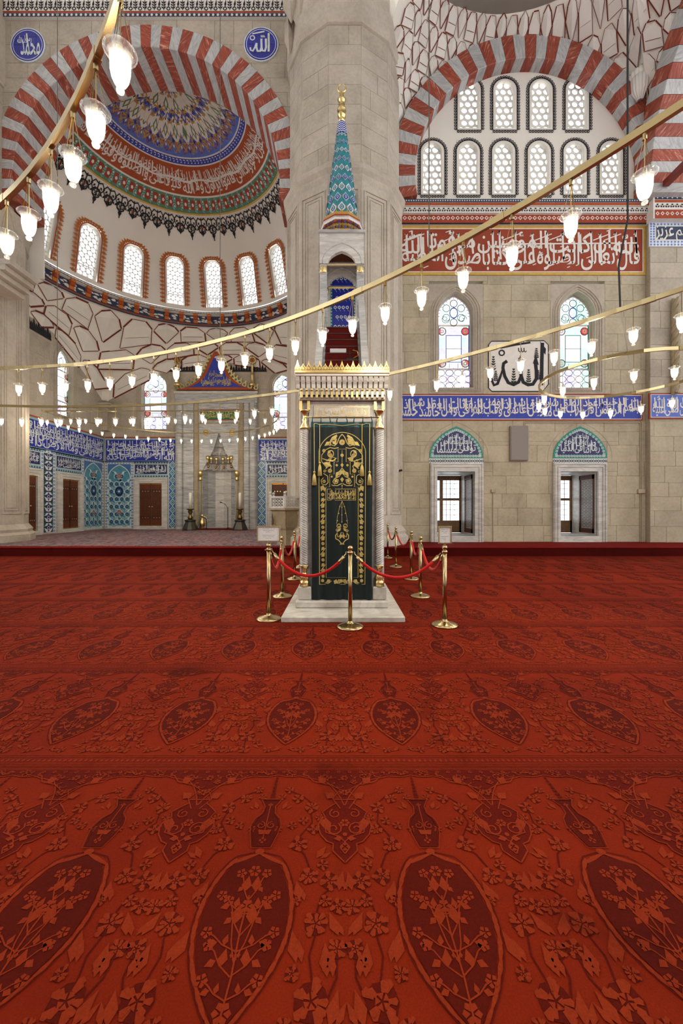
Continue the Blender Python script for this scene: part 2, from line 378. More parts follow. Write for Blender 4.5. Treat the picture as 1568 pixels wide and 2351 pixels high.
class Art:
    """flat ornament drawn in (u, v); each piece has a paint and a layer"""
    def __init__(s): s.v = []; s.f = []; s.i = []; s.mats = []
    def m(s, name):
        if name not in s.mats: s.mats.append(name)
        return s.mats.index(name)
    def raw(s, pts, fs, mat, layer=1):
        n = len(s.v); s.c = (getattr(s, 'c', 0) + 1) % 11; layer += s.c * .07; s.v += [(p[0], p[1], layer) for p in pts]; s.f += [tuple(n + k for k in f) for f in fs]; s.i += [s.m(mat)] * len(fs)
    def poly(s, pts, mat, layer=1):
        s.raw(pts, [tuple(t) for t in tessellate_polygon([[Vector((p[0], p[1], 0)) for p in pts]])], mat, layer)
    def fan(s, pts, mat, layer=1): s.raw(pts, [tuple(range(len(pts)))], mat, layer)
    def rect(s, u0, u1, v0, v1, mat, layer=1, nu=1):
        for k in range(nu):
            a = u0 + (u1 - u0) * k / nu; b = u0 + (u1 - u0) * (k + 1) / nu
            s.fan([(a, v0), (b, v0), (b, v1), (a, v1)], mat, layer)
    def frame(s, u0, u1, v0, v1, t, mat, layer=1, nu=1):
        s.rect(u0, u1, v0, v0 + t, mat, layer, nu); s.rect(u0, u1, v1 - t, v1, mat, layer, nu)
        s.rect(u0, u0 + t, v0 + t, v1 - t, mat, layer); s.rect(u1 - t, u1, v0 + t, v1 - t, mat, layer)
    def disc(s, c, r, mat, layer=1, n=10, sy=1.0, rot=0):
        s.fan([(c[0] + r * cos(rot + 2 * pi * k / n), c[1] + sy * r * sin(rot + 2 * pi * k / n)) for k in range(n)], mat, layer)
    def ring(s, c, r0, r1, mat, layer=1, n=16, a0=0.0, a1=2 * pi, sy=1.0):
        p = []
        for k in range(n + 1):
            a = a0 + (a1 - a0) * k / n; p += [(c[0] + r0 * cos(a), c[1] + sy * r0 * sin(a)), (c[0] + r1 * cos(a), c[1] + sy * r1 * sin(a))]
        s.raw(p, [(2 * k, 2 * k + 1, 2 * k + 3, 2 * k + 2) for k in range(n)], mat, layer)
    def stroke(s, pts, wd, mat, layer=1, closed=False, taper=False):
        n = len(pts); q = []
        for i in range(n):
            a = pts[i - 1] if (i or closed) else pts[0]; b = pts[(i + 1) % n] if (i < n - 1 or closed) else pts[-1]
            dx, dy = b[0] - a[0], b[1] - a[1]; L = sqrt(dx * dx + dy * dy) or 1
            h = wd / 2 * ((.25 + .75 * sin(pi * (i + .3) / (n - .4))) if taper else 1)
            q += [(pts[i][0] - dy / L * h, pts[i][1] + dx / L * h), (pts[i][0] + dy / L * h, pts[i][1] - dx / L * h)]
        fs = [(2 * k, 2 * k + 1, 2 * k + 3, 2 * k + 2) for k in range(n - 1)]
        if closed: fs.append((2 * n - 2, 2 * n - 1, 1, 0))
        s.raw(q, fs, mat, layer)
    def flower(s, c, r, mat, layer=1, n=6, heart=None, rot=0.0, core=None):
        for k in range(n):
            a = rot + 2 * pi * k / n; d = (cos(a), sin(a)); e = (-d[1], d[0]); w_ = r * 1.5 / n + r * .1
            s.fan([(c[0] + d[0] * r * .18, c[1] + d[1] * r * .18), (c[0] + d[0] * r * .7 + e[0] * w_, c[1] + d[1] * r * .7 + e[1] * w_),
                   (c[0] + d[0] * r, c[1] + d[1] * r), (c[0] + d[0] * r * .7 - e[0] * w_, c[1] + d[1] * r * .7 - e[1] * w_)], mat, layer)
        if heart: s.disc(c, r * .36, heart, layer + 1, 8)
    def leaf(s, a, b, wd, mat, layer=1):
        dx, dy = b[0] - a[0], b[1] - a[1]
        s.fan([a, (a[0] + dx * .4 - dy * wd, a[1] + dy * .4 + dx * wd), b, (a[0] + dx * .4 + dy * wd, a[1] + dy * .4 - dx * wd)], mat, layer)
    def scroll(s, c, r, wd, mat, layer=1, turns=1.4, a0=0.0, sgn=1, n=14):
        s.stroke([(c[0] + r * (1 - .75 * k / n) * cos(a0 + sgn * turns * 2 * pi * k / n), c[1] + r * (1 - .75 * k / n) * sin(a0 + sgn * turns * 2 * pi * k / n)) for k in range(n + 1)], wd, mat, layer)
    def word(s, word, u, v, wd, ht, mat, layer=2):
        vs, fs, a, b = word_mesh(word)
        s.raw([(u + x / a * wd, v + y / b * ht) for x, y in vs], fs, mat, layer)
    def line(s, words, u0, u1, v0, v1, mat, layer=2, gap=.16, jitter=0.0):
        """one line of words, first word at the u1 (right) end"""
        ms = [word_mesh(x) for x in words]; tot = sum(m[2] for m in ms) + gap * (len(ms) - 1); k = (u1 - u0) / tot; u = u1
        for x, m in zip(words, ms):
            wd = m[2] * k; h = (v1 - v0) * min(1.0, .55 + .45 * m[3] / 1.0)
            s.word(x, u - wd, v0 + random.uniform(0, 1) * jitter * (v1 - v0) + .25 * ((v1 - v0) - h), wd, h, mat, layer); u -= wd + gap * k
    def thuluth(s, words, u0, u1, v0, v1, mat, layer=2, seed=1):
        """two interlaced lines with tall strokes and vowel marks, as on the painted friezes"""
        rn = random.Random(seed); hgt = v1 - v0; half = (len(words) + 1) // 2
        lo = words[0::2]; hi = words[1::2]
        s.line(lo, u0, u1 - .01 * (u1 - u0), v0, v0 + .68 * hgt, mat, layer)
        s.line(hi, u0 + .01 * (u1 - u0), u1, v0 + .40 * hgt, v0 + hgt, mat, layer)
        n = int((u1 - u0) / hgt * 3.2)
        for k in range(n):
            u = u0 + (k + rn.uniform(.2, .8)) * (u1 - u0) / n; b = v0 + hgt * rn.uniform(.1, .4); t_ = hgt * .028
            s.stroke([(u + hgt * .02, b), (u, v0 + hgt * .7), (u - hgt * .012, v0 + hgt * rn.uniform(.9, .99))], t_ * 2, mat, layer)
        for k in range(int(n * 1.4)):
            u = rn.uniform(u0 + .02 * hgt, u1 - .12 * hgt); v = v0 + hgt * rn.uniform(.05, .95); d = hgt * .07
            s.stroke([(u, v), (u + d, v + d * .6)], hgt * .028, mat, layer)
    def emit(s, name, fmap, parent=None, step=.004, label=None):
        o = mk(name, [fmap(u, v, l * step) for u, v, l in s.v], s.f, s.mats, parent, s.i)
        if label: o['label'] = label
        return o

def plane_map(Y): return lambda u, v, d: (u, Y - d, v)
def xwall_map(X): return lambda u, v, d: (X + d, u, v)       # wall facing +X; u runs along Y

# ================================================================== building helpers
def arch_pts(cu, hw, v0, vs, va, n=9, pointed=True):
    """opening outline: left foot, up, over, right foot. vs = springing, va = apex"""
    L = [(cu - hw, v0)]
    for k in range(n + 1):
        t = k / n
        if pointed:
            a = t * R(62); rr = 1 / (1 - cos(R(62)))
            x = hw * (1 - (1 - cos(a)) * rr); z = vs + (va - vs) * sin(a) / sin(R(62))
        else:
            a = t * pi / 2; x = hw * cos(a); z = vs + (va - vs) * sin(a)
        L.append((cu - x, z))
    return L + [(2 * cu - x, z) for x, z in L[::-1][1 if abs(L[-1][0] - cu) < 1e-6 else 0:]]
def holed(outer, inner, fmap, d0, d1, name, mats, parent, flat=False):
    """plate with one opening, thickness d0..d1"""
    no, ni = len(outer), len(inner); allp = outer + inner
    tri = tessellate_polygon([[Vector((u, v, 0)) for u, v in outer], [Vector((u, v, 0)) for u, v in inner]])
    mb = MB(); n = no + ni
    vs = [fmap(u, v, d1) for u, v in allp] + [fmap(u, v, d0) for u, v in allp]
    fs = [tuple(t) for t in tri]
    fs += [(k, (k + 1) % no, n + (k + 1) % no, n + k) for k in range(no)] + [(no + k, n + no + k, n + no + (k + 1) % ni, no + (k + 1) % ni) for k in range(ni)]
    mb.add(vs, fs); return mb.build(name, mats, parent)
def moulding(path, wd, fmap, d0, d1, name, mats, parent, closed=False):
    """raised strip that follows a 2-D path"""
    a = Art(); a.stroke(path, wd, mats[0] if isinstance(mats, list) else mats, 0, closed)
    n = len(path); mb = MB(); P = [(p[0], p[1]) for p in a.v]
    vs = []
    for k in range(n):
        l, r = P[2 * k], P[2 * k + 1]
        vs += [fmap(*l, d0), fmap(l[0] * .8 + r[0] * .2, l[1] * .8 + r[1] * .2, d1), fmap(l[0] * .2 + r[0] * .8, l[1] * .2 + r[1] * .8, d1), fmap(*r, d0)]
    fs = []
    for k in range(n if closed else n - 1):
        q = (k + 1) % n
        for j in range(3): fs.append((4 * k + j, 4 * k + j + 1, 4 * q + j + 1, 4 * q + j))
    mb.add(vs, fs); return mb.build(name, mats, parent)
def wall_sheet(name, fmap, u0, u1, v0, v1, holes, mats, depth, parent=None):
    """wall front with real openings and their reveals"""
    us = sorted({u0, u1, *[min(max(h[k], u0), u1) for h in holes for k in (0, 1)]}); vs_ = sorted({v0, v1, *[min(max(h[k], v0), v1) for h in holes for k in (2, 3)]})
    mb = MB()
    for a, b in zip(us, us[1:]):
        for c, d in zip(vs_, vs_[1:]):
            cu, cv = (a + b) / 2, (c + d) / 2
            if any(h[0] < cu < h[1] and h[2] < cv < h[3] for h in holes): continue
            mb.add([fmap(a, c, 0), fmap(b, c, 0), fmap(b, d, 0), fmap(a, d, 0)], [(0, 1, 2, 3)])
    for h in holes:
        c4 = [(h[0], h[2]), (h[1], h[2]), (h[1], h[3]), (h[0], h[3])]
        for k in range(4):
            p, q = c4[k], c4[(k + 1) % 4]
            mb.add([fmap(*p, 0), fmap(*q, 0), fmap(*q, -(h[4] if len(h) > 4 else depth)), fmap(*p, -(h[4] if len(h) > 4 else depth))], [(0, 1, 2, 3)])
    return mk(name, mb.v, mb.f, mats, parent, mb.i)
def block(poly, fmap, parent, mat='stone', proud=.014, ch=.012, name='stone_block'):
    """one dressed stone with eased edges"""
    n = len(poly); cu = sum(p[0] for p in poly) / n; cv = sum(p[1] for p in poly) / n
    ins = []
    for u, v in poly:
        du, dv = cu - u, cv - v; L = sqrt(du * du + dv * dv) or 1; ins.append((u + du / L * ch * 1.4, v + dv / L * ch * 1.4))
    sh = [(u + (cu - u) * .004, v + (cv - v) * .004) for u, v in poly]
    vs = [fmap(u, v, 0) for u, v in sh] + [fmap(u, v, proud) for u, v in ins]
    return mk(name, vs, [tuple(range(n, 2 * n))] + [(k, (k + 1) % n, n + (k + 1) % n, n + k) for k in range(n)], mat, parent)
def clip_half(poly, px_, py_, nx, ny):
    out = []
    for k in range(len(poly)):
        a, b = poly[k], poly[(k + 1) % len(poly)]
        da = (a[0] - px_) * nx + (a[1] - py_) * ny; db = (b[0] - px_) * nx + (b[1] - py_) * ny
        if da >= 0: out.append(a)
        if da * db < 0: t = da / (da - db); out.append((a[0] + (b[0] - a[0]) * t, a[1] + (b[1] - a[1]) * t))
    return out
def minus(rect, holes):
    rs = [rect]
    for h in holes:
        nr = []
        for (a, b, c, d) in rs:
            if h[1] <= a or h[0] >= b or h[3] <= c or h[2] >= d: nr.append((a, b, c, d)); continue
            if h[2] > c: nr.append((a, b, c, h[2]))
            if h[3] < d: nr.append((a, b, h[3], d))
            lo, hi = max(c, h[2]), min(d, h[3])
            if h[0] > a: nr.append((a, h[0], lo, hi))
            if h[1] < b: nr.append((h[1], b, lo, hi))
        rs = nr
    return [r for r in rs if r[1] - r[0] > .05 and r[3] - r[2] > .05]
def ashlar(parent, fmap, u0, u1, v0, v1, holes, rh, bw, seed, mat='stone', circle=None, proud=.014):
    rn = random.Random(seed); v = v0
    while v < v1 - .05:
        h = min(rh * rn.uniform(.85, 1.15), v1 - v)
        if v1 - v - h < rh * .4: h = v1 - v
        u = u0 - rn.uniform(0, bw * .6)
        while u < u1 - .03:
            e = u + bw * rn.uniform(.6, 1.35)
            for r in minus((max(u, u0), min(e, u1), v, v + h), holes):
                p = [(r[0], r[2]), (r[1], r[2]), (r[1], r[3]), (r[0], r[3])]
                if circle:
                    cu, cv, cr = circle; mu = (r[0] + r[1]) / 2 - cu; mv = (r[2] + r[3]) / 2 - cv; L = sqrt(mu * mu + mv * mv) or 1
                    p = clip_half(p, cu + mu / L * cr, cv + mv / L * cr, mu / L, mv / L)
                    if len(p) < 3: continue
                block(p, fmap, parent, mat, proud)
            u = e
        v += h
def voussoirs(parent, P, ri, ro, d0, d1, n, a0=0.0, a1=pi, start=0, bev=.02):
    """alternating red and white arch stones. P(r, a, d) -> point; d0 front, d1 back"""
    for k in range(n):
        x, y = a0 + (a1 - a0) * k / n, a0 + (a1 - a0) * (k + 1) / n; mb = MB(); g = (y - x) * .015; x += g; y -= g
        ang = [x, (x + y) / 2, y]; vs = []
        for a in ang: vs += [P(ro, a, d0 + .0), P(ri + bev, a, d0), P(ri, a, d0 + bev), P(ri, a, d1)]
        fs = []
        for j in range(2):
            for q in range(3): fs.append((4 * j + q, 4 * j + q + 1, 4 * j + 5 + q, 4 * j + 4 + q))
        for a in (x, y):
            b = len(vs); vs += [P(ro, a, d0), P(ri, a, d0), P(ri, a, d1), P(ro, a, d1)]; fs.append((b, b + 1, b + 2, b + 3))
        b = len(vs); vs += [P(ro, x, d0), P(ro, y, d0), P(ro, y, d1), P(ro, x, d1)]; fs.append((b, b + 1, b + 2, b + 3))
        mk('arch_stone', vs, fs, 'porphyry' if (k + start) % 2 == 0 else 'marble_voussoir', parent)

# ================================================================== floors
f = tag(MB().box(-26, 22, -20, YR, -.2, 0).build('floor', 'carpet_red'), 'wide red carpeted prayer hall floor with medallion rows', 'floor', kind='structure')
FLOOR = f
pl = MB().box(-26, 22, YR, W + .3, -.2, ZP).box(XL - .2, XR + .2, W + .3, YB + 1.3, -.2, ZP).build('floor_platform', 'carpet_crimson')
PLATFORM = tag(pl, 'raised crimson carpeted step along the stone wall', 'floor', kind='structure')
MB().cbox(-26, 22, YR - .03, YR + .05, ZP - .022, ZP + .006, .008).build('step_nosing', 'carpet_crimson', pl)
MB().box(-26, 22, YR - .015, YR + .01, 0, ZP - .02).build('step_riser', 'carpet_shaded', pl)  # front of the step, its shade painted in as darker carpet
ap = MB().box(XL + .1, -1.9, YR + .45, YB - .3, ZP, ZP + .012).build('floor_apse_rug', 'carpet_patterned')
tag(ap, 'grey and pink patterned carpet in front of the prayer niche', 'carpet', kind='structure')

# ================================================================== the rest of the hall, behind the camera
ceil = MB().box(-31, 25, -24, W + .4, 24, 24.4).build('ceiling', 'plaster'); tag(ceil, 'high plaster ceiling of the prayer hall', 'ceiling', kind='structure')
def pierced(name, label, f, u0, u1, n, low=True, start=0):
    hs = []
    for k in range(start, n):
        c = u0 + (u1 - u0) * (k + .5) / n; hw = (u1 - u0) / n * HALL_OPEN
        hs += ([(c - hw, c + hw, 3.0, 9.5)] if low else []) + [(c - hw, c + hw, 11.0, 22.0)]
    o = wall_sheet(name, f, u0, u1, 0, 24, hs, 'stone_grey', .8); tag(o, label, 'wall', kind='structure')
HALL_OPEN = .34
pierced('wall_rear', 'rear stone wall of the prayer hall with tall windows', lambda u, v, d: (u, -24 + d, v), -31, 25, 8, False, 5)
pierced('wall_left', 'far side wall of the prayer hall with tall windows', lambda u, v, d: (-31 + d, u, v), -24, 14.6, 6, True, 2)
pierced('wall_right', 'near side wall of the prayer hall with tall windows', lambda u, v, d: (25 - d, u, v), -24, 14.6, 6, True, 2)
MB().box(-31, -13.7, W, W + .3, 0, 24).build('wall_fill', 'stone_grey'); tag(bpy.data.objects['wall_fill'], 'plain stone wall beyond the left pillar', 'wall', kind='structure')
MB().box(11, 25, W + .3, W + .5, 0, 24).build('wall_fill_side', 'stone_grey'); tag(bpy.data.objects['wall_fill_side'], 'plain stone wall beyond the right pier', 'wall', kind='structure')

# ================================================================== stone wall right of the pillar
wm = plane_map(W)
X0, X1 = 1.3, pX(1482, W)
ZB = pZ(478, W)                                     # foot of the lunette
LW = [(pX(c - 43, W), pX(c + 43, W)) for c in (1045.5, 1327)]      # lower windows
UW = [(pX(c - 62, W), pX(c + 62, W)) for c in (1046.5, 1325.5)]    # stained glass windows with their stone surrounds
zl0, zl1 = pZ(1230, W), pZ(1083, W)
zu0, zu1 = pZ(908, W), pZ(646, W)
holes = [(a, b, zl0, zl1) for a, b in LW] + [(a, b, zu0, zu1, .36) for a, b in UW]
wb = wall_sheet('wall_back', wm, X0, X1, ZP, ZB, holes, 'mortar', 1.58)
tag(wb, 'beige stone block wall with two rows of windows and painted friezes', 'wall', kind='structure')
fr = [(pX(a, W), pX(b, W), pZ(1244, W), pZ(1063, W)) for a, b in ((987, 1108), (1268, 1390))]
ty = [(pX(a, W), pX(b, W), pZ(1063, W), pZ(1014, W)) for a, b in ((985, 1109), (1269, 1393))]
bands = [(X0, X1, pZ(966, W), pZ(905, W)), (X0, X1, pZ(634, W), pZ(517, W)), (X0, X1, pZ(517, W), ZB + 1)]
ashlar(wb, wm, X0, X1, ZP, ZB, holes + fr + ty + bands, .56, 1.15, 5, 'stone')

# lunette with its ten windows, arch stones, cornice
LY = W + .28
RAX, RAZ = pX(1212, W), pZ(407, W)
RRO, RRI = 314 / F * W, 261 / F * W
lm = plane_map(LY)
lun = empty('wall_lunette', (RAX, LY, ZB)); tag(lun, 'white plaster lunette with ten round pane windows under striped arch', 'wall', kind='structure')
lun.location = (0, 0, 0)
lw = [(c, 183, 297) for c in (1077, 1159, 1242, 1325)] + [(c, 325, 446) for c in (993, 1075, 1156, 1238, 1320, 1403)]
lh = []
for c, t_, b_ in lw:
    lh.append((pX(c - 24.5, LY), pX(c + 24.5, LY), pZ(b_, LY), pZ(t_ - 2, LY)))
wall_sheet('plaster_face', lm, RAX - RRI - .5, RAX + RRI + .5, ZB - .3, RAZ + RRI + .5, lh, 'plaster', .22, lun)
DISC = None
def roundel_window(name, label, fmap, cu, hw, v0, vs, va, pitch, par=None, back=.16, hexes=False, rim='plaster', glass='pane_glass'):
    """pierced window: plaster surround, lattice, and each round pane a piece of its own"""
    wn = empty(name); tag(wn, label, 'window', kind='structure')
    o = [(cu - hw - .03, v0 - .02), (cu - hw - .03, va + .05), (cu + hw + .03, va + .05), (cu + hw + .03, v0 - .02)]
    i = arch_pts(cu, hw - .05, v0 + .04, vs, va - .03, 7, False)
    holed(o, i, fmap, -.2, .012, 'window_surround', rim, wn)
    lat = MB(); r = pitch * .42; row = 0; v = v0 + .04 + pitch * .42; g = 10
    inside = lambda u, z: abs(u - cu) < hw - .05 - r * .35 and z < (vs + sqrt(max(0, 1 - ((u - cu) / (hw - .05)) ** 2)) * (va - .03 - vs) - r * .4)
    while v < va:
        n = int(hw / pitch) + 2
        for k in range(-n, n + 1):
            u = cu + (k + (.5 if row % 2 else 0)) * pitch
            hx = [(u + pitch / sqrt(3) * cos(R(30 + 60 * j)), v + pitch / sqrt(3) * sin(R(30 + 60 * j))) for j in range(6)]
            if abs(u - cu) > hw + .02 or v > va: continue
            h12 = []
            for j in range(6):
                q = hx[(j + 1) % 6]; h12 += [hx[j], ((hx[j][0] + q[0]) / 2, (hx[j][1] + q[1]) / 2)]
            rr = pitch * .47 if hexes else r
            cc = [(u + rr * cos(R(30 + 30 * j)), v + rr * sin(R(30 + 30 * j))) for j in range(12)]
            vsx = [fmap(*p, -back + .02) for p in h12] + [fmap(*p, -back + .02) for p in cc] + [fmap(*p, -back - .02) for p in cc]
            lat.add(vsx, [(j, (j + 1) % 12, 12 + (j + 1) % 12, 12 + j) for j in range(12)] + [(12 + j, 12 + (j + 1) % 12, 24 + (j + 1) % 12, 24 + j) for j in range(12)])
            if inside(u, v):
                mk('pane', [fmap(*p, -back) for p in cc], [tuple(range(12))], glass, wn)
        v += pitch * sqrt(3) / 2; row += 1
    lat.build('window_lattice', 'plaster', wn)
    return wn
places = ['first', 'second', 'third', 'fourth', 'fifth', 'sixth', 'seventh', 'eighth', 'ninth', 'tenth', 'eleventh', 'twelfth']
for k, (c, t_, b_) in enumerate(lw):
    cu = pX(c, LY); hw = 24.5 / F * LY; z0, z1 = pZ(b_, LY), pZ(t_, LY)
    roundel_window('window_%d' % (k + 1), ('upper row, ' if k < 4 else 'lower row, ') + places[k if k < 4 else k - 4] + ' round pane lunette window from the tall pillar', lm, cu, hw, z0, z1 - hw, z1, .262)
    a = Art(); ol = arch_pts(cu, hw + .06, z0 - .04, z1 - hw, z1 + .04, 8, False)
    a.stroke(ol, .035, 'ink', 1, True)
    # scalloped black border
    per = ol + [ol[0]]; seg = []
    for p, q in zip(per, per[1:]):
        L = sqrt((q[0] - p[0]) ** 2 + (q[1] - p[1]) ** 2); n = max(1, round(L / .105))
        for j in range(n):
            t2 = (j + .5) / n; u = p[0] + (q[0] - p[0]) * t2; v = p[1] + (q[1] - p[1]) * t2
            nx, ny = (q[1] - p[1]) / L, -(q[0] - p[0]) / L
            s_ = -1
            a.disc((u + s_ * nx * .055, v + s_ * ny * .055), .048, 'ink', 1, 7); a.disc((u + s_ * nx * .055, v + s_ * ny * .055), .018, 'plaster', 2, 5)
    a.emit('painted_border', plane_map(LY - .014), lun)
ra = empty('arch_lunette'); tag(ra, 'red and white striped arch above the ten lunette windows', 'arch', kind='structure')
voussoirs(ra, lambda r, a, d: (RAX + r * cos(a), W + d, RAZ + r * sin(a)), RRI, RRO, -.2, .28, 41, -.062 * pi, 1.062 * pi)

# cornice below the lunette
c0, c1 = pZ(520, W), pZ(468, W)
cor = MB()
cor.box(X0, X1 + .1, W - .10, W + .3, c0, c0 + .45 * (c1 - c0)); cor.box(X0, X1 + .1, W - .16, W + .3, c0 + .45 * (c1 - c0), c0 + .72 * (c1 - c0)); cor.box(X0, X1 + .1, W - .22, W + .3, c0 + .72 * (c1 - c0), c1)
co = tag(cor.build('trim_1', 'paint_white'), 'painted cornice with small repeating motifs above the red frieze', 'cornice', kind='structure')
a = Art(); h = c1 - c0
a.rect(X0, X1, c0, c0 + .06, 'ink'); a.rect(X0, X1, c0 + .06, c0 + .43 * h, 'paint_red')
n = int((X1 - X0) / .17)
for k in range(n):
    u = X0 + (k + .5) * (X1 - X0) / n
    a.disc((u, c0 + .28 * h), .075, 'paint_white', 2, 4); a.disc((u, c0 + .28 * h), .04, 'paint_red', 3, 4)
a.emit('painted_pattern', plane_map(W - .10), co)
a = Art(); a.rect(X0, X1, c0 + .46 * h, c0 + .71 * h, 'paint_white')
for k in range(n):
    u = X0 + (k + .5) * (X1 - X0) / n; a.flower((u, c0 + .58 * h), .075, 'ink', 2, 3, rot=pi / 2)
a.emit('painted_pattern', plane_map(W - .16), co)
a = Art(); a.rect(X0, X1, c0 + .73 * h, c0 + .85 * h, 'paint_rust'); a.rect(X0, X1, c0 + .86 * h, c1, 'paint_slate')
for k in range(n * 2): a.disc((X0 + (k + .5) * (X1 - X0) / n / 2, c0 + .93 * h), .028, 'paint_white', 2, 4)
a.emit('painted_pattern', plane_map(W - .22), co)

# pier at the far right with a striped arch that comes forward from it
PX_, PY_ = X1, W - .2
pr = MB().box(PX_, PX_ + 4, PY_, PY_ + .5, ZP, 13.4).build('wall_pier', 'mortar'); tag(pr, 'stone pier at the end of the wall beside the friezes', 'wall', kind='structure')
pm_ = plane_map(PY_)
ashlar(pr, pm_, PX_, PX_ + 2.6, ZP, pZ(968, PY_), [], .56, 1.2, 9); ashlar(pr, pm_, PX_, PX_ + 2.6, pZ(903, PY_), pZ(570, PY_), [], .56, 1.2, 10, 'stone_grey')
cp = MB().box(PX_ - .05, PX_ + 4, PY_ - .22, PY_ + .2, pZ(512, PY_), pZ(462, PY_)).build('cornice_band', 'paint_white', pr)
a = Art(); z0, z1 = pZ(512, PY_), pZ(462, PY_); h = z1 - z0
a.rect(PX_, PX_ + 3, z0, z0 + .4 * h, 'paint_red'); a.rect(PX_, PX_ + 3, z0 + .72 * h, z0 + .84 * h, 'paint_rust'); a.rect(PX_, PX_ + 3, z0 + .86 * h, z1, 'paint_slate')
for k in range(17):
    u = PX_ + .09 + k * .17; a.disc((u, z0 + .22 * h), .07, 'paint_white', 2, 4); a.disc((u, z0 + .22 * h), .035, 'paint_red', 3, 4); a.flower((u, z0 + .57 * h), .075, 'ink', 2, 3, rot=pi / 2); a.disc((u, z0 + .93 * h), .03, 'paint_white', 2, 4)
a.emit('painted_pattern', plane_map(PY_ - .22), cp)
sa = empty('arch_side'); tag(sa, 'red and white striped arch springing forward from the right pier', 'arch', kind='structure')
SAX = PX_ - .22
voussoirs(sa, lambda r, a, d: (SAX + d, 8.9 + r * cos(a), 13.0 + r * sin(a)), 4.75, 5.6, 0.0, 2.4, 27, -.16, pi * .62, 1)
MB().box(SAX + .35, SAX + .55, 9, 13.6, pZ(466, W) + .1, pZ(466, W) + .28).build('tie_beam', 'rail_red', sa)
# twisted column standing against the pier
tw = MB(); cxx = pX(1553, PY_ - .15); zz0, zz1 = pZ(905, PY_), pZ(690, PY_)
for k in range(3):
    tw.tube([(cxx + .07 * cos(k * 2.1 + j * .55), PY_ - .13 + .07 * sin(k * 2.1 + j * .55), zz0 + (zz1 - zz0) * j / 48) for j in range(49)], .075, 6)
two = tw.build('twisted_column', 'limestone'); tag(two, 'slender twisted stone column against the pier above the blue frieze', 'column', kind='structure')

# ================================================================== apse walls, left arch wall
LAX, LAZ = AX, pZ(417, W); LRO, LRI = 356 / F * W, 306 / F * W
YS = 15.66
ZT = 24.0
wl = empty('wall_arch'); tag(wl, 'beige ashlar wall above the wide striped arch', 'wall', kind='structure')
mbw = MB(); n = 40; rm = (LRO + LRI) / 2
for k in range(n):
    q = []
    for a in (pi * k / n, pi * (k + 1) / n):
        d = (cos(a), sin(a)); e = min(8.2 / max(1e-6, abs(d[0])), (ZT - LAZ) / max(1e-6, d[1])); q += [(LAX + rm * d[0], LAZ + rm * d[1]), (LAX + e * d[0], LAZ + e * d[1])]
    mbw.add([(u, W, v) for u, v in q] , [(0, 1, 3, 2)])
for sx in (-1, 1): mbw.add([(LAX + sx * rm, W, LAZ), (LAX + sx * 8.2, W, LAZ), (LAX + sx * 8.2, W, 9), (LAX + sx * rm, W, 9)], [(0, 1, 2, 3)])
mk('mortar_bed', mbw.v, mbw.f, 'mortar', wl)
zb = pZ(48, W)
ashlar(wl, wm, LAX - 7.2, LAX + 6.6, LAZ - 1.5, zb, [], .60, 1.0, 21, 'stone_grey', (LAX, LAZ, rm + .12), .016)
la = empty('arch_apse'); tag(la, 'great red and white striped arch opening to the prayer niche', 'arch', kind='structure')
voussoirs(la, lambda r, a, d: (LAX + r * cos(a), W + d, LAZ + r * sin(a)), LRI, LRO, -.06, YS - W, 49, -.04 * pi, 1.04 * pi)
# painted band high on the wall
bd = MB().box(LAX - 7.6, LAX + 6.6, W - .12, W + .1, zb, pZ(0, W) + 1.0).build('trim_2', 'paint_white'); tag(bd, 'painted band of dark sprigs above the stone wall', 'frieze', kind='structure')
a = Art(); z0 = zb; k1 = pZ(37, W); k2 = pZ(8, W); u0 = LAX - 7.5; wdt = 14.0
a.rect(u0, u0 + wdt, z0, k1 - .05, 'paint_slate'); a.rect(u0, u0 + wdt, k1 - .04, k1 + .03, 'paint_red'); a.rect(u0, u0 + wdt, k2, k2 + .05, 'ink')
n = 42
for k in range(n):
    u = u0 + (k + .5) * wdt / n
    for j in (-.25, .25): a.disc((u + j * wdt / n, (z0 + k1 - .05) / 2), .05, 'paint_white', 2, 5)
    h = k2 - k1
    a.stroke([(u, k1 + .05), (u + .02, k1 + h * .5), (u, k1 + h * .9)], .025, 'ink', 2)
    for j in range(3):
        for s_ in (-1, 1): a.leaf((u, k1 + h * (.25 + .2 * j)), (u + s_ * .09, k1 + h * (.42 + .2 * j)), .25, 'ink', 2)
    u2 = u + wdt / n / 2
    a.ring((u2, k1 + h * .25), .04, .075, 'ink', 2, 8); a.leaf((u2, k1 + h * .35), (u2 + .03, k1 + h * .95), .14, 'ink', 2)
a.emit('painted_pattern', plane_map(W - .12), bd)

# half dome of the apse
def dome_pt(phi, el, d=0.0, r=AR):
    """phi from the apse axis (+Y) towards +X, el elevation above springing; d inwards"""
    q = r - d
    return (AX + q * cos(el) * sin(phi), AY + q * cos(el) * cos(phi), ZC + q * sin(el))
WPH = [R(19.2 * k) for k in range(-4, 5)]
wz0, wz1 = 12.5, 14.78
e0, e1 = math.asin((wz0 - ZC) / AR), math.asin((wz1 - ZC) / AR); hp = .46 / (AR * cos((e0 + e1) / 2))
phis = [R(-104 + 4 * k) for k in range(53)]
phis = [p for p in phis if all(abs(p - q) > hp + .015 for q in WPH)] + [q + s_ * hp for q in WPH for s_ in (-1, 1)] + WPH
phis.sort()
els = sorted([0, e0, e1] + [e0 + (e1 - e0) * k / 4 for k in range(1, 4)] + [e1 + (pi / 2 - e1) * k / 16 for k in range(1, 17)])
vs = [dome_pt(p, e) for e in els for p in phis]; fs = []; P_ = len(phis)
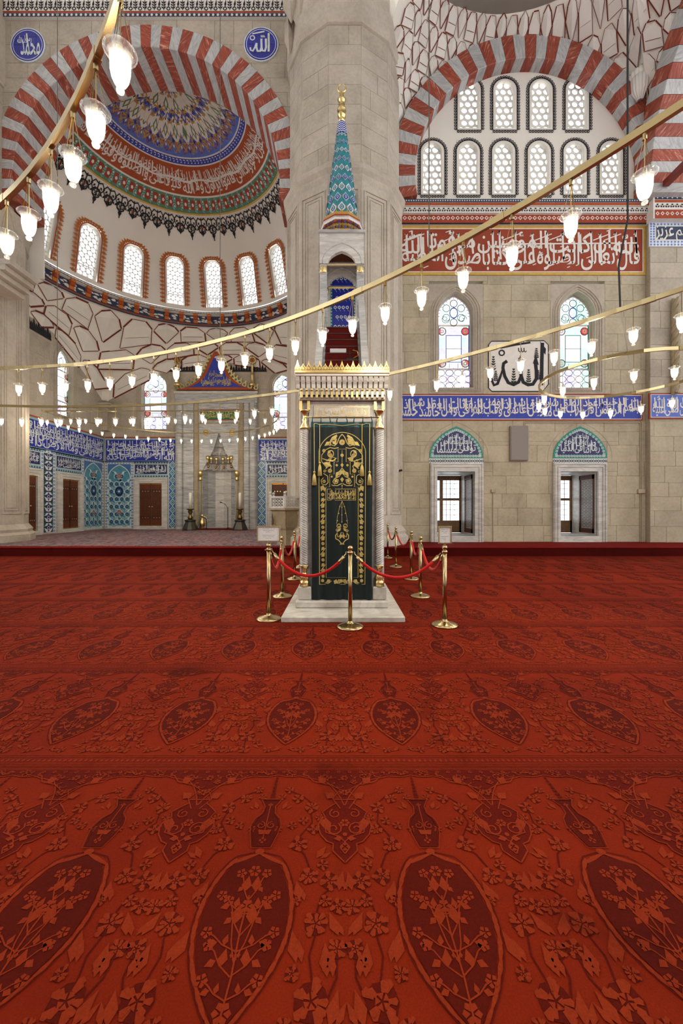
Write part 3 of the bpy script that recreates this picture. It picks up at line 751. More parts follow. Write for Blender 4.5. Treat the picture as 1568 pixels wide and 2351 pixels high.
for i in range(len(els) - 1):
    for j in range(P_ - 1):
        pc = (phis[j] + phis[j + 1]) / 2
        if e0 - 1e-6 <= els[i] < e1 - 1e-6 and any(abs(pc - q) < hp for q in WPH): continue
        fs.append((i * P_ + j, i * P_ + j + 1, (i + 1) * P_ + j + 1, (i + 1) * P_ + j))
hd = mk('dome_half', vs, fs, 'plaster', None, None, True); tag(hd, 'white half dome over the apse with painted calligraphy rings', 'dome', kind='structure')
# wall that closes the half dome behind the arch
mb = MB(); n = 32
for k in range(n):
    a, b = pi * k / n, pi * (k + 1) / n
    mb.add([(LAX + LRI * cos(a), YS, LAZ + LRI * sin(a)), (LAX + LRI * cos(b), YS, LAZ + LRI * sin(b)), (LAX + 8 * cos(b), YS, LAZ + 8 * sin(b)), (LAX + 8 * cos(a), YS, LAZ + 8 * sin(a))], [(0, 1, 2, 3)])
mk('arch_back_face', mb.v, mb.f, 'plaster', hd)
for sx in (-1, 1): MB().box(*sorted((LAX + sx * LRI, LAX + sx * 8)), YS, YS + .05, 10.5, LAZ).build('arch_back_face', 'plaster', hd)

# dome paintings: map u = phi, v = elevation
dm = lambda u, v, d: dome_pt(u, v, .02 + d)
def el_r(r): return math.acos(r / AR)
B1 = el_r(2.85); RB = el_r(4.10); GB = el_r(4.60); LB = el_r(5.28)
a = Art(); PH0, PH1, NP = R(-100), R(100), 60
def dband(v0, v1, mat, layer, nv=2):
    for j in range(nv): a.rect(PH0, PH1, v0 + (v1 - v0) * j / nv, v0 + (v1 - v0) * (j + 1) / nv, mat, layer, NP)
dband(RB, B1 - .055, 'paint_rust', 1, 3); dband(B1, R(89.5), 'paint_blue', 1, 5)
dband(B1 - .055, B1, 'paint_white', 1); dband(B1 - .046, B1 - .009, 'paint_cobalt', 2)
dband(GB, RB, 'paint_green', 1); dband(RB - .008, RB + .004, 'paint_white', 2, 1)
dband(GB - .012, GB, 'paint_yellow', 1, 1); dband(GB - .02, GB - .012, 'paint_white', 1, 1)
for k in range(66):                                    # key pattern of the blue ring
    u = PH0 + (PH1 - PH0) * (k + .5) / 66; s_ = (PH1 - PH0) / 66
    a.stroke([(u - s_ * .4, B1 - .018), (u + s_ * .1, B1 - .018), (u + s_ * .1, B1 - .034), (u - s_ * .2, B1 - .034)], .006, 'paint_white', 3)
a.emit('ring_pattern', dm, hd, .006)
a = Art()
verse = 'ان المنافقين يخادعون الله وهو خادعهم واذا قاموا الى الصلوة قاموا كسالى يراؤن الناس ولا يذكرون الله الا قليلا حافظوا على الصلوات والصلوة الوسطى وقوموا لله قانتين'.split()
a.thuluth(verse, R(-88), R(88), RB + .02, B1 - .075, 'paint_white', 3, 4)
a.stroke([(R(-70 + 140 * k / 40), RB + .10 + .008 * sin(k)) for k in range(41)], .012, 'paint_white', 3)
a.emit('painted_lettering', dm, hd, .006)
a = Art(); n = 44
for k in range(n):
    u = PH0 + (PH1 - PH0) * (k + .5) / n; s_ = (PH1 - PH0) / n; m_ = (GB + RB) / 2; hh = (RB - GB) / 2
    for q in range(4):
        aa = pi / 4 + q * pi / 2; a.disc((u + s_ * .2 * cos(aa), m_ + hh * .42 * sin(aa)), hh * .33, 'paint_red', 2, 6)
    a.disc((u, m_), hh * .24, 'paint_white', 3, 5)
    for s2 in (-1, 1):
        a.scroll((u + s_ * .5, m_ + s2 * hh * .4), hh * .42, hh * .13, 'paint_aqua', 2, 1.2, s2 * pi / 2, s2, 9)
        a.disc((u + s_ * .5, m_ + s2 * hh * .42), hh * .12, 'paint_white', 3, 5)
a.emit('painted_flowers', dm, hd, .006)
a = Art(); n = 32
for k in range(n):                                     # black lace with pendants
    u = PH0 + (PH1 - PH0) * (k + .5) / n; s_ = (PH1 - PH0) / n; top = GB - .025; H_ = top - LB; big = k % 2 == 0; ht = H_ * (1.0 if big else .8)
    for s2 in (-1, 1):
        a.stroke([(u, top - .1 * H_), (u + s2 * s_ * .3, top - .02 * H_), (u + s2 * s_ * .55, top - .22 * H_), (u + s2 * s_ * .35, top - .42 * H_), (u + s2 * s_ * .12, top - .3 * H_)], .010, 'ink', 2)
        a.stroke([(u, top - .3 * H_), (u + s2 * s_ * .32, top - .46 * H_), (u + s2 * s_ * .26, top - .62 * H_), (u, top - .74 * H_)], .010, 'ink', 2)
        a.leaf((u + s2 * s_ * .3, top - .45 * H_), (u + s2 * s_ * .5, top - .56 * H_), .3, 'ink', 2)
        a.leaf((u + s2 * s_ * .2, top - .2 * H_), (u + s2 * s_ * .38, top - .32 * H_), .3, 'ink', 2)
        a.scroll((u + s2 * s_ * .14, top - .52 * H_), .022, .007, 'ink', 2, 1.2, 0, s2, 7)
    a.stroke([(u, top), (u, top - ht)], .009, 'ink', 2)
    if not big: a.leaf((u, top - .3 * H_), (u, top - .7 * H_), .18, 'paint_orange', 3)
    a.leaf((u, top - ht * .74), (u, top - ht), .2, 'ink', 3)
    a.disc((u, top - ht * .78), .016, 'ink', 3, 6)
a.emit('painted_lace', dm, hd, .006)
a = Art()                                              # crown: white and gold palmettes on blue
for ring_, (v, n, sz) in enumerate(((B1 + .07, 26, .045), (B1 + .17, 17, .095), (B1 + .25, 15, .055), (B1 + .33, 9, .095), (B1 + .41, 6, .05))):
    for k in range(n):
        u = PH0 + (PH1 - PH0) * (k + (.5 if ring_ % 2 else .0)) / n; su = sz / max(.12, cos(v))
        P2 = lambda x, y: (u + x * su * (.62 if ring_ % 2 else .9), v + y * sz)
        a.fan([P2(0, -1), P2(.45, -.45), P2(.62, .1), P2(.3, .55), P2(0, .8), P2(-.3, .55), P2(-.62, .1), P2(-.45, -.45)], 'paint_white' if ring_ % 2 else 'paint_cobalt', 2 + ring_ % 2)
        a.fan([P2(0, -.7), P2(.25, -.2), P2(0, .3), P2(-.25, -.2)], 'paint_green' if ring_ % 2 else 'paint_blue', 4)
        a.fan([P2(0, -.5), P2(.12, -.2), P2(0, .1), P2(-.12, -.2)], 'paint_white', 5)
        for s2 in (-1, 1):
            a.stroke([P2(s2 * .2, .4), P2(s2 * .75, .3), P2(s2 * .85, -.3), P2(s2 * .45, -.8)], .016, 'paint_gold', 4, taper=True)
            a.leaf(P2(s2 * .85, -.3), P2(s2 * 1.25, .3), .25, 'paint_orange' if k % 3 == 0 else 'paint_gold', 3)
        a.disc(P2(0, .5), sz * .14, 'ink', 4, 6)
for k in range(24):
    u = PH0 + (PH1 - PH0) * (k + .5) / 24
    for s2 in (-1, 1): a.scroll((u + s2 * .035, B1 + .045), .03, .008, 'paint_red' if k % 2 else 'paint_gold', 3, 1.1, 0, s2, 8)
a.emit('painted_palmettes', dm, hd, .006)

# windows round the half dome
for k, q in enumerate(WPH):
    tn = Vector((sin(q), cos(q), 0)); sd = Vector((cos(q), -sin(q), 0)); emid = (e0 + e1) / 2
    c = Vector(dome_pt(q, e0)); c2 = Vector(dome_pt(q, e1)); up = (c2 - c).normalized(); Lh = (c2 - c).length
    nrm = up.cross(sd).normalized()
    if nrm.dot(tn) > 0: nrm = -nrm
    c = Vector(dome_pt(q, e0)) 
    fm = lambda u, v, d, c=c, sd=sd, up=up, nrm=nrm: c + sd * u + up * v + nrm * (d - .06)
    roundel_window('window_%d' % (k + 20), 'lattice window of the half dome, %s from the left pillar' % places[k], fm, 0, .45, 0, Lh - .45, Lh, .235, None, .10, True, 'plaster', 'pane_bright')
    a = Art(); ol = arch_pts(0, .50, -.02, Lh - .45, Lh + .05, 8, False)
    a.stroke(ol, .045, 'paint_rust', 1); per = ol
    for p, r2 in zip(per, per[1:]):
        L = sqrt((r2[0] - p[0]) ** 2 + (r2[1] - p[1]) ** 2); n = max(1, round(L / .2))
        for j in range(n):
            t2 = (j + .5) / n; u = p[0] + (r2[0] - p[0]) * t2; v = p[1] + (r2[1] - p[1]) * t2; nx, ny = -(r2[1] - p[1]) / L, (r2[0] - p[0]) / L
            a.leaf((u, v), (u + nx * .27, v + ny * .27), .30, 'paint_orange', 2); a.disc((u + nx * .11, v + ny * .11), .045, 'paint_rust', 3, 6)
            a.disc((u + nx * .11, v + ny * .11), .02, 'paint_yellow', 4, 5)
    a.emit('painted_flames', lambda u, v, d, c=c, sd=sd, up=up, nrm=nrm: c + sd * u + up * v + nrm * (d + .02 + .05 * min(1, abs(u))), hd, .006)

# gallery ring under the windows: cornice, consoles, railing
GR = AR + .1
gal = empty('gallery'); tag(gal, 'painted gallery cornice ringing the half dome', 'gallery', kind='structure')
GZ = 11.48
prof = [(GR + .6, GZ - .02), (GR + .08, GZ), (GR + .06, GZ + .10), (GR + .14, GZ + .14), (GR + .16, GZ + .62), (GR - .04, GZ + .66), (GR - .06, GZ + .80), (GR - .02, GZ + .86), (GR + .3, GZ + .86)]
A0, A1 = R(-14), R(194)
MB().lathe(prof, 90, (AX, AY, 0), 0, A0, A1).build('cornice_ring', 'paint_white', gal)
gm = lambda rad: (lambda u, v, d: (AX + (rad - d) * sin(u), AY + (rad - d) * cos(u), v))
a = Art(); a.rect(R(-104), R(104), GZ + .02, GZ + .09, 'paint_slate', 1, 90)
a.emit('painted_pattern', gm(GR + .04), gal)
a = Art(); a.rect(R(-104), R(104), GZ + .13, GZ + .19, 'paint_rust', 1, 90); a.rect(R(-104), R(104), GZ + .2, GZ + .63, 'paint_slate', 1, 90)
for k in range(60):
    u = R(-102 + 3.4 * k)
    for j in range(5):
        uu = u + R(random.uniform(-1.4, 1.4)); vv = GZ + random.uniform(.26, .56); a.stroke([(uu, vv), (uu + R(.5), vv + .05), (uu + R(.9), vv - .03)], .022, 'paint_white', 2)
a.emit('painted_pattern', gm(GR + .12), gal)
a = Art(); a.rect(R(-104), R(104), GZ + .68, GZ + .79, 'paint_slate', 1, 90)
for k in range(150): a.disc((R(-103 + 1.38 * k), GZ + .735), .03, 'paint_white', 2, 4)
a.emit('painted_pattern', gm(GR - .065), gal)
for k in range(-14, 15):
    q = R(6.6 * k + 3.3); mb = MB(); hw = .105
    for j, (rr, z0, z1) in enumerate(((GR + .04, GZ + .22, GZ + .38), (GR - .05, GZ + .38, GZ + .54), (GR - .10, GZ + .54, GZ + .68))):
        pts = []
        for rad in (rr, GR + .3):
            for s_ in (-1, 1): pts.append((AX + rad * sin(q) + s_ * hw * cos(q), AY + rad * cos(q) - s_ * hw * sin(q)))
        mb.add([(*p, z0) for p in pts] + [(*p, z1) for p in pts], [(0, 1, 5, 4), (0, 4, 6, 2), (1, 3, 7, 5), (0, 2, 3, 1), (4, 5, 7, 6)], j % 2)
    mb.build('console', ['paint_orange', 'paint_rust'], gal)
rl = empty('railing'); tag(rl, 'thin dark red railing in front of the half dome windows', 'railing')
RRd = GR + .03
pts = lambda z: [(AX + RRd * sin(R(-100 + 4 * k)), AY + RRd * cos(R(-100 + 4 * k)), z) for k in range(51)]
MB().tube(pts(GZ + 1.62), .018, 5).build('top_rail', 'rail_red', rl)
post = None
for k in range(-33, 34):
    q = R(3.0 * k); p = (AX + RRd * sin(q), AY + RRd * cos(q), GZ + .86)
    if post is None: post = MB().tube([(0, 0, 0), (0, 0, .76)], .011, 4).build('rail_post', 'rail_red', rl); post.location = p
    else: c = post.copy(); COL.objects.link(c); c.parent = rl; c.location = p
hook = None
for q in WPH:
    p = q + R(9.6)
    for rr in (p,):
        b = Vector((AX + (RRd) * sin(rr), AY + RRd * cos(rr), GZ + .86))
        MB().tube([b, b + Vector((0, 0, 1.9)), b + Vector((-.03, -.01, 2.02)), b + Vector((-.1, -.03, 2.06))], .016, 5).build('hooked_rod', 'rail_red', rl)

# ================================================================== muqarnas
def muqarnas(root, S, rows, u0, u1, depth=.16, thick=.05, seed=3, skip=None):
    """S(u, t, d) -> point. rows: list of (t0, t1, n, shift). every cell is a piece of its own"""
    rn = random.Random(seed)
    for ri, (t0, t1, n, sh) in enumerate(rows):
        for k in range(n):
            a0 = u0 + (u1 - u0) * (k + sh) / n; a1 = u0 + (u1 - u0) * (k + 1 + sh) / n
            if a1 > u1 + 1e-6: continue
            p = lambda x, y: (a0 + (a1 - a0) * x, t0 + (t1 - t0) * y)
            if skip and skip(S(*p(.5, .5), 0)): continue
            kite = (k + ri) % 2 == 0
            if kite:
                out = [p(.5, .02), p(.94, .62), p(.80, .86), p(.5, .99), p(.20, .86), p(.06, .62)]
                ctr = p(.5, .78); vs = [S(*q, 0) for q in out] + [S(*ctr, depth)]
                fs = [(6, j, (j + 1) % 6) for j in range(6)]
            else:
                out = [p(.04, .04), p(.96, .04), p(.96, .66), p(.72, .93), p(.28, .93), p(.04, .66)]
                mid = [p(.12, .34), p(.88, .34)]
                vs = [S(*q, 0) for q in out] + [S(*mid[0], depth * .4), S(*mid[1], depth * .4), S(*p(.5, .86), -depth * .35)]
                fs = [(0, 1, 7, 6), (6, 7, 8), (1, 2, 7), (7, 2, 8), (2, 3, 8), (3, 4, 8), (4, 5, 8), (5, 0, 6), (5, 6, 8)]
            cell = mk('plaster_cell', vs, fs, 'plaster_cell', root)
            ar = Art(); cl = out + [out[0]]
            wide = [rn.random() < .5 for _ in out]
            um = (u1 - u0) / n; sc_ = (t1 - t0)
            # line work along the cell edges, in metres
            P3 = [Vector(S(*q, .006)) for q in out]; c3 = sum(P3, Vector()) / len(P3); mb = MB()
            for j in range(len(out)):
                A, B = P3[j], P3[(j + 1) % len(out)]; wdt = thick * (1.0 if wide[j] else .45); nrm = (B - A).cross(c3 - A).normalized(); s3 = nrm.cross(B - A).normalized() * wdt
                lift = nrm * .01
                if (Vector(S(*out[0], .1)) - Vector(S(*out[0], 0))).dot(nrm) < 0: lift = -lift
                mb.add([A + lift, B + lift, B - s3 + lift, A - s3 + lift], [(0, 1, 2, 3)])
            if not kite:
                A, B = Vector(S(*mid[0], depth * .4 + .012)), Vector(S(*mid[1], depth * .4 + .012)); mb.add([A, B, B + Vector((0, 0, .02)), A + Vector((0, 0, .02))], [(0, 1, 2, 3)])
            o = mk('painted_line', mb.v, mb.f, 'line_red', cell)
# apse: from the straight walls up to the gallery ring
def rect_ray(phi, xl, xr, yb, cx, cy):
    d = (sin(phi), cos(phi)); t = 1e9
    if d[0] < -1e-6: t = min(t, (xl - cx) / d[0])
    if d[0] > 1e-6: t = min(t, (xr - cx) / d[0])
    if d[1] > 1e-6: t = min(t, (yb - cy) / d[1])
    return (cx + d[0] * t, cy + d[1] * t, t)
def S_apse(phi, t, d):
    bx, by, tt = rect_ray(phi, XL + .02, XR - .02, YB - .02, AX, AY)
    rad_b = tt; rad_t = GR + .1
    corner = max(0, rad_b - 7.4)
    zb_ = 9.75 - corner * .9
    h = t ** 1.6; rad = rad_b + (rad_t - rad_b) * h; z = zb_ + (GZ + .02 - zb_) * t
    rad -= d * .85; z -= d * .3
    return (AX + rad * sin(phi), AY + rad * cos(phi), z)
mq = empty('muqarnas'); tag(mq, 'white faceted vault band with dark red lines under the gallery ring', 'vaulting', kind='structure')
g = 96; vs = [S_apse(R(-100 + 200 * j / g), i / 8, -.03) for i in range(9) for j in range(g + 1)]
mk('plaster_bed', vs, [(i * (g + 1) + j, i * (g + 1) + j + 1, (i + 1) * (g + 1) + j + 1, (i + 1) * (g + 1) + j) for i in range(8) for j in range(g)], 'plaster', mq)
muqarnas(mq, S_apse, [(.64, .99, 17, 0), (.31, .64, 17, .5), (.0, .31, 17, 0)], R(-99), R(99), .26, .075)

# right bay: above the lunette arch up to a dome ring
QX, QY, QR, QZ = 5.29, 8.8, 4.8, 18.5
def S_bay(phi, t, d):
    bx, by, tt = rect_ray(phi, .6, PX_ - .02, W - .04, QX, QY)
    z = 13.6 + (QZ - 13.6) * t
    ze = 13.6
    if by > W - .05 and abs(bx - RAX) < RRO: ze = RAZ + sqrt(RRO ** 2 - (bx - RAX) ** 2)
    if by <= W - .05 and bx > QX and abs(by - 8.9) < 5.6: ze = 13.0 + sqrt(5.6 ** 2 - (by - 8.9) ** 2)
    ts = min(.9, (ze - 13.6) / (QZ - 13.6)); h = max(0, (t - ts) / (1 - ts)) ** 1.4
    rad = tt + (QR - tt) * h
    rad -= d * .8; z -= d * .4
    return (QX + rad * sin(phi), QY + rad * cos(phi), z)
def in_arch(p, m=.3): return (p[1] > W - .6 and (p[0] - RAX) ** 2 + (p[2] - RAZ) ** 2 < (RRO - m) ** 2) or (p[0] > PX_ - .3 and (p[1] - 8.9) ** 2 + (p[2] - 13.0) ** 2 < (5.6 - m) ** 2)
mq2 = empty('muqarnas'); tag(mq2, 'white faceted vault with red lines above the lunette arch', 'vaulting', kind='structure')
g = 200; gv = 26; vs = [S_bay(R(-41 + 140 * j / g), i / gv, -.03) for i in range(gv + 1) for j in range(g + 1)]
fs = [(i * (g + 1) + j, i * (g + 1) + j + 1, (i + 1) * (g + 1) + j + 1, (i + 1) * (g + 1) + j) for i in range(gv) for j in range(g)]
mk('plaster_bed', vs, [q for q in fs if not all(in_arch(vs[k], .25) for k in q)], 'plaster', mq2)
rws = [(.99 - .115 * (k + 1), .99 - .115 * k, 30, .5 * (k % 2)) for k in range(8)]
muqarnas(mq2, S_bay, rws, R(-40), R(84), .10, .032, 8, in_arch)
# dome ring over the bay
rg = MB().lathe([(QR + .1, -.05), (QR - .06, -.02), (QR - .08, .2), (QR - .02, .24), (QR - .02, .9), (QR - .3, 1.6), (QR - 1.2, 2.8), (QR - 2.6, 3.6), (.01, 3.9)], 72, (QX, QY, QZ)).build('dome_bay', 'plaster', None, True)
tag(rg, 'dome ring with a painted sprig band over the bay', 'dome', kind='structure')
qm = lambda rad: (lambda u, v, d: (QX + (rad - d) * sin(u), QY + (rad - d) * cos(u), QZ + v))
a = Art(); a.rect(0, 2 * pi, .0, .03, 'paint_rust', 1, 72); a.rect(0, 2 * pi, .15, .18, 'paint_rust', 1, 72)
for k in range(150): a.flower((2 * pi * k / 150, .09), .055, 'ink', 2, 3, rot=pi / 2) if False else a.disc((2 * pi * k / 150, .09), .012, 'ink', 2, 6, 3.6)
a.emit('painted_pattern', qm(QR - .085), rg)
a = Art()
for k in range(60):
    u = 2 * pi * k / 60
    a.ring((u, .42), .010, .018, 'ink', 2, 8, sy=5); a.leaf((u, .5), (u + .01, .8), .02, 'ink', 2)
    for s_ in (-1, 1): a.leaf((u + .05, .35), (u + .05 + s_ * .018, .75), .02, 'ink', 2)
a.rect(0, 2 * pi, .84, .88, 'paint_rust', 2, 72)
a.emit('painted_pattern', qm(QR - .03), rg)
# fluted corbel in the corner of the bay
cb = MB(); cc = Vector((PX_ - .42, W - .30, pZ(196, W)))
for k in range(6):
    q = R(-20 + 130 * k / 5); dv = Vector((-cos(q) * .22, -sin(q) * .22, 0))
    cb.tube([cc + dv, cc + dv * .9 + Vector((0, 0, -.55)), cc + dv * .35 + Vector((0, 0, -.85))], [.075, .06, .03], 6); cb.ball(cc + dv * 1.1 + Vector((0, 0, .02)), .085, 6, 0, 1.5)
cbo = cb.build('corbel', 'plaster_cell', mq2, True)

# ================================================================== pillars
def ngon(R_, k, n=12): a = R(15) + 2 * pi * k / n - pi / 2; return (R_ * cos(a), R_ * sin(a))
def pillar(cx, label, rup, rlo, faces):
    p = empty('pillar'); tag(p, label, 'pillar', kind='structure')
    z1, z2, z3 = 12.06, 16.42, 24.0
    def shell(prof, name, mat):
        mb = MB(); vs = []
        for r, z in prof: vs += [(cx + ngon(r, k)[0], W + ngon(r, k)[1], z) for k in range(12)]
        fs = [(i * 12 + k, i * 12 + (k + 1) % 12, (i + 1) * 12 + (k + 1) % 12, (i + 1) * 12 + k) for i in range(len(prof) - 1) for k in range(12)]
        mb.add(vs, fs); return mb.build(name, mat, p)
    shell([(rlo + .22, ZP), (rlo + .22, ZP + .25), (rlo + .12, ZP + .34), (rlo + .14, ZP + .44), (rlo + .02, ZP + .6), (rlo, ZP + .62)], 'pillar_base', 'stone_shaft')
    shell([(rlo, ZP + .6), (rlo, z1 - .55)], 'shaft', 'stone_shaft')
    shell([(rlo, z1 - .55), (rlo + .03, z1 - .42), (rlo + .03, z1 - .34), (rlo + .11, z1 - .22), (rlo + .12, z1 - .08), (rlo + .06, z1), (rup, z1 + .06)], 'cornice', 'stone_shaft')
    shell([(rup - .012, z1), (rup - .012, z2)], 'upper_shaft', 'mortar_light')
    shell([(rup, z2), (rup + .06, z2 + .03), (rup + .06, z2 + .12), (rup + .1, z2 + .2), (rup + .1, z3)], 'collar', 'stone_shaft')
    rn = random.Random(int(cx * 10) + 40)
    for k in faces:
        A, B = ngon(rup - .012, k), ngon(rup - .012, (k + 1) % 12); A = Vector((cx + A[0], W + A[1], 0)); B = Vector((cx + B[0], W + B[1], 0)); d = B - A; L = d.length; d.normalize(); nr = Vector((d.y, -d.x, 0))
        fm = lambda u, v, dd: A + d * u + nr * dd + Vector((0, 0, v))
        z = z1 + .06
        for row in range(7):
            h = (z2 - z1 - .06) / 7; cut = rn.choice([0, 0, .35, .62]) * L
            for u0, u1 in ([(0, L)] if not cut else [(0, cut), (cut, L)]): block([(u0, z), (u1, z), (u1, z + h), (u0, z + h)], fm, p, 'stone_shaft' if row % 3 else 'stone_grey', .014, .01)
            z += h
        # sunk panel on the lower shaft
        A2, B2 = ngon(rlo, k), ngon(rlo, (k + 1) % 12); A2 = Vector((cx + A2[0], W + A2[1], 0)); B2 = Vector((cx + B2[0], W + B2[1], 0)); d2 = (B2 - A2); L2 = d2.length; d2.normalize(); n2 = Vector((d2.y, -d2.x, 0))
        f2 = lambda u, v, dd: A2 + d2 * u + n2 * dd + Vector((0, 0, v))
        for ins, wd, hh in ((.10, .07, .03), (.22, .05, .025), (.31, .03, .018)):
            moulding([(ins, ZP + .9 + ins), (ins, z1 - .72 - ins), (L2 - ins, z1 - .72 - ins), (L2 - ins, ZP + .9 + ins)], wd, f2, 0, hh, 'panel_moulding', 'stone_shaft', p, True)
    return p
PL = pillar(.1, 'massive twelve sided stone pillar behind the pulpit stair', 1.94, 2.04, [9, 10, 11, 0, 1, 2, 3])
PL2 = pillar(-13.72, 'stone pillar at the left edge beside the tiled apse', 1.72, 2.04, [0, 1, 2, 3])
# carved niches of the pillar capital (towards the arch wall)
for i, (px_, py_, s_) in enumerate(((668, 20, 1.0), (690, 45, .9), (704, 18, 1.1), (735, 14, .8), (672, 66, .8), (664, 95, .6))):
    c = at(px_, py_, 12.9 + .35 * (i in (4, 5)))
    mb = MB(); w_ = .26 * s_
    vs = [(c.x - w_, c.y, c.z + .6), (c.x + w_, c.y, c.z + .6), (c.x + w_, c.y, c.z), (c.x, c.y + .05, c.z - .42), (c.x - w_, c.y, c.z), (c.x, c.y - .28, c.z + .5), (c.x, c.y - .2, c.z + .02)]
    mb.add(vs, [(0, 5, 6, 4), (5, 1, 2, 6), (4, 6, 3), (6, 2, 3), (0, 1, 5)]); mb.build('capital_niche', 'stone_grey', PL)
# carved bracket on the left pillar
mb = MB(); c = at(30, 660, 13.2)
for k in range(4): mb.box(c.x - 1.2, c.x - .25 + .16 * k, c.y - .4, c.y + .8, c.z + .18 * k, c.z + .18 * k + .17)
mb.build('bracket', 'stone_shaft', PL2)

# ================================================================== apse lower walls
bm_ = plane_map(YB); xm = xwall_map(XL)
bw = [(pX(325, YB) - .3, pX(382, YB) + .3), (pX(625, YB) - .3, pX(682, YB) + .3)]
wz = (pZ(992, YB), pZ(846, YB))
ab = wall_sheet('wall_apse_back', bm_, XL, XR, ZP, 12.5, [(a_, b_, *wz) for a_, b_ in bw] + [(pX(467, YB), pX(541, YB), ZP, pZ(1080, YB) + 2.2, .01)], 'mortar', .4); tag(ab, 'apse wall with blue tiled panels around the marble niche', 'wall', kind='structure')
zt = pZ(1003, YB)
MHX = (pX(405, YB), pX(592, YB))
ashlar(ab, bm_, XL, XR, zt, 9.9, [(a_, b_, *wz) for a_, b_ in bw] + [(MHX[0] + .05, MHX[1] - .05, 0, pZ(893, YB))], .72, 1.5, 31, 'stone_grey', None, .01)
lwY = (13.7 * F / (784 - 128), 13.7 * F / (784 - 172))
al = wall_sheet('wall_apse_left', xm, 14.4, YB, ZP, 12.5, [(lwY[0] - .15, lwY[1] + .15, *wz)], 'mortar', .4); tag(al, 'side wall of the apse with blue tiles and two wooden doors', 'wall', kind='structure')
ashlar(al, xm, 14.5, YB, zt, 9.9, [(lwY[0] - .15, lwY[1] + .15, *wz)], .72, 1.5, 32, 'stone_grey', None, .01)
arw = wall_sheet('wall_apse_right', lambda u, v, d: (XR - d, u, v), 14.4, YB, ZP, 12.5, [], 'stone_grey', .2); tag(arw, 'plain stone side wall of the apse behind the pillar', 'wall', kind='structure')

# ================================================================== right wall: friezes, windows, fittings
def framed_panel(name, label, u0, u1, v0, v1, Y, field, border, line, bw=.07, lw=.02, cat='frieze', thick=.03):
    p = MB().box(u0, u1, Y - thick, Y + .02, v0, v1).build(name, border); tag(p, label, cat, kind='structure')
    a = Art(); a.rect(u0 + bw, u1 - bw, v0 + bw, v1 - bw, field, 1); a.frame(u0 + bw, u1 - bw, v0 + bw, v1 - bw, lw, line, 2)
    a.emit('painted_field', plane_map(Y - thick), p, .003)
    return p
u0, u1 = X0 + .3, pX(1481, W)
p = framed_panel('frieze', 'long red painted frieze with white calligraphy under the cornice', u0, u1, pZ(632, W), pZ(520, W), W, 'panel_red', 'paint_yellow', 'paint_white', .09, .03)
a = Art(); z0, z1 = pZ(626, W) + .06, pZ(527, W) - .06
ws = 'قال الله تعالى ان الصلوة كانت على المؤمنين كتابا موقوتا صدق الله العظيم'.split()
ul = pX(918, W)
a.line(ws[0::2], ul, u1 - .22, z0, z0 + (z1 - z0) * .66, 'paint_white', 3, .10); a.line(ws[1::2], ul, u1 - .30, z0 + (z1 - z0) * .42, z1, 'paint_white', 3, .12)
rn = random.Random(11)
for k in range(17):
    u = ul + (k + rn.uniform(.1, .9)) * (u1 - .3 - ul) / 17; b_ = z0 + rn.uniform(.15, .6)
    a.stroke([(u + .05, b_), (u + .015, z1 - .5), (u, z1 - rn.uniform(0, .12)), (u - .05, z1 - .16)], .07, 'paint_white', 3)
a.stroke([(pX(1150, W), z0 + .93), (pX(1300, W), z0 + .95), (pX(1460, W), z0 + .97)], .05, 'paint_white', 3)
for k in range(34):
    u = rn.uniform(ul, u1 - .5); v = rn.uniform(z0, z1); d = rn.uniform(.08, .2); a.stroke([(u, v), (u + d, v + d * .4)], .03, 'paint_white', 3)
for k in range(8):
    u = rn.uniform(ul, u1 - 1.2); a.stroke([(u, z1 - .35), (u + .6, z1 - .12)], .035, 'paint_white', 3)
a.emit('painted_lettering', plane_map(W - .03), p, .003)
p = framed_panel('frieze', 'long blue tiled frieze with white calligraphy between the window rows', u0, pX(1474, W), pZ(966, W), pZ(905, W), W, 'paint_cobalt', 'paint_red', 'paint_white', .045, .02)
a = Art(); z0, z1 = pZ(961, W) + .05, pZ(910, W) - .05
ws = 'بسم الله الرحمن الرحيم قل اعوذ برب الفلق من شر ما خلق ومن شر غاسق اذا وقب ومن شر النفاثات فى العقد ومن شر حاسد اذا حسد'.split()
a.thuluth(ws, pX(916, W), pX(1470, W), z0, z1, 'paint_white', 3, 3)
a.emit('painted_lettering', plane_map(W - .03), p, .003)
# panels on the pier
p = framed_panel('frieze', 'short blue calligraphy panel on the right pier', pX(1489, PY_), PX_ + 2.4, pZ(962, PY_), pZ(903, PY_), PY_, 'paint_blue', 'paint_red', 'paint_white', .045, .02)
a = Art(); a.thuluth('شفيع المطيعين الرسول الله صلى الله عليه'.split(), pX(1496, PY_), PX_ + 2.3, pZ(956, PY_), pZ(909, PY_), 'paint_white', 3, 8); a.emit('painted_lettering', plane_map(PY_ - .03), p, .003)
p = framed_panel('frieze', 'dark blue tile panel with white writing under the pier cornice', pX(1489, PY_), PX_ + 2.4, pZ(567, PY_), pZ(506, PY_), PY_, 'paint_slate', 'tile_white', 'paint_white', .22, .02)
a = Art(); a.line(['عزيز', 'حكيم'][::-1], pX(1502, PY_), PX_ + 1.7, pZ(555, PY_), pZ(517, PY_), 'paint_white', 3)
v0, v1 = pZ(567, PY_), pZ(506, PY_)
for k in range(20):
    u = pX(1489, PY_) + .06 + k * .12
    for v in (v0 + .06, v0 + .16, v1 - .16, v1 - .06): a.disc((u, v), .04, 'paint_blue', 1, 4)
for k in range(8):
    for q in (.06, .16): a.disc((pX(1489, PY_) + q, v0 + .25 + .09 * k), .04, 'paint_blue', 1, 4)
a.emit('painted_lettering', plane_map(PY_ - .03), p, .003)

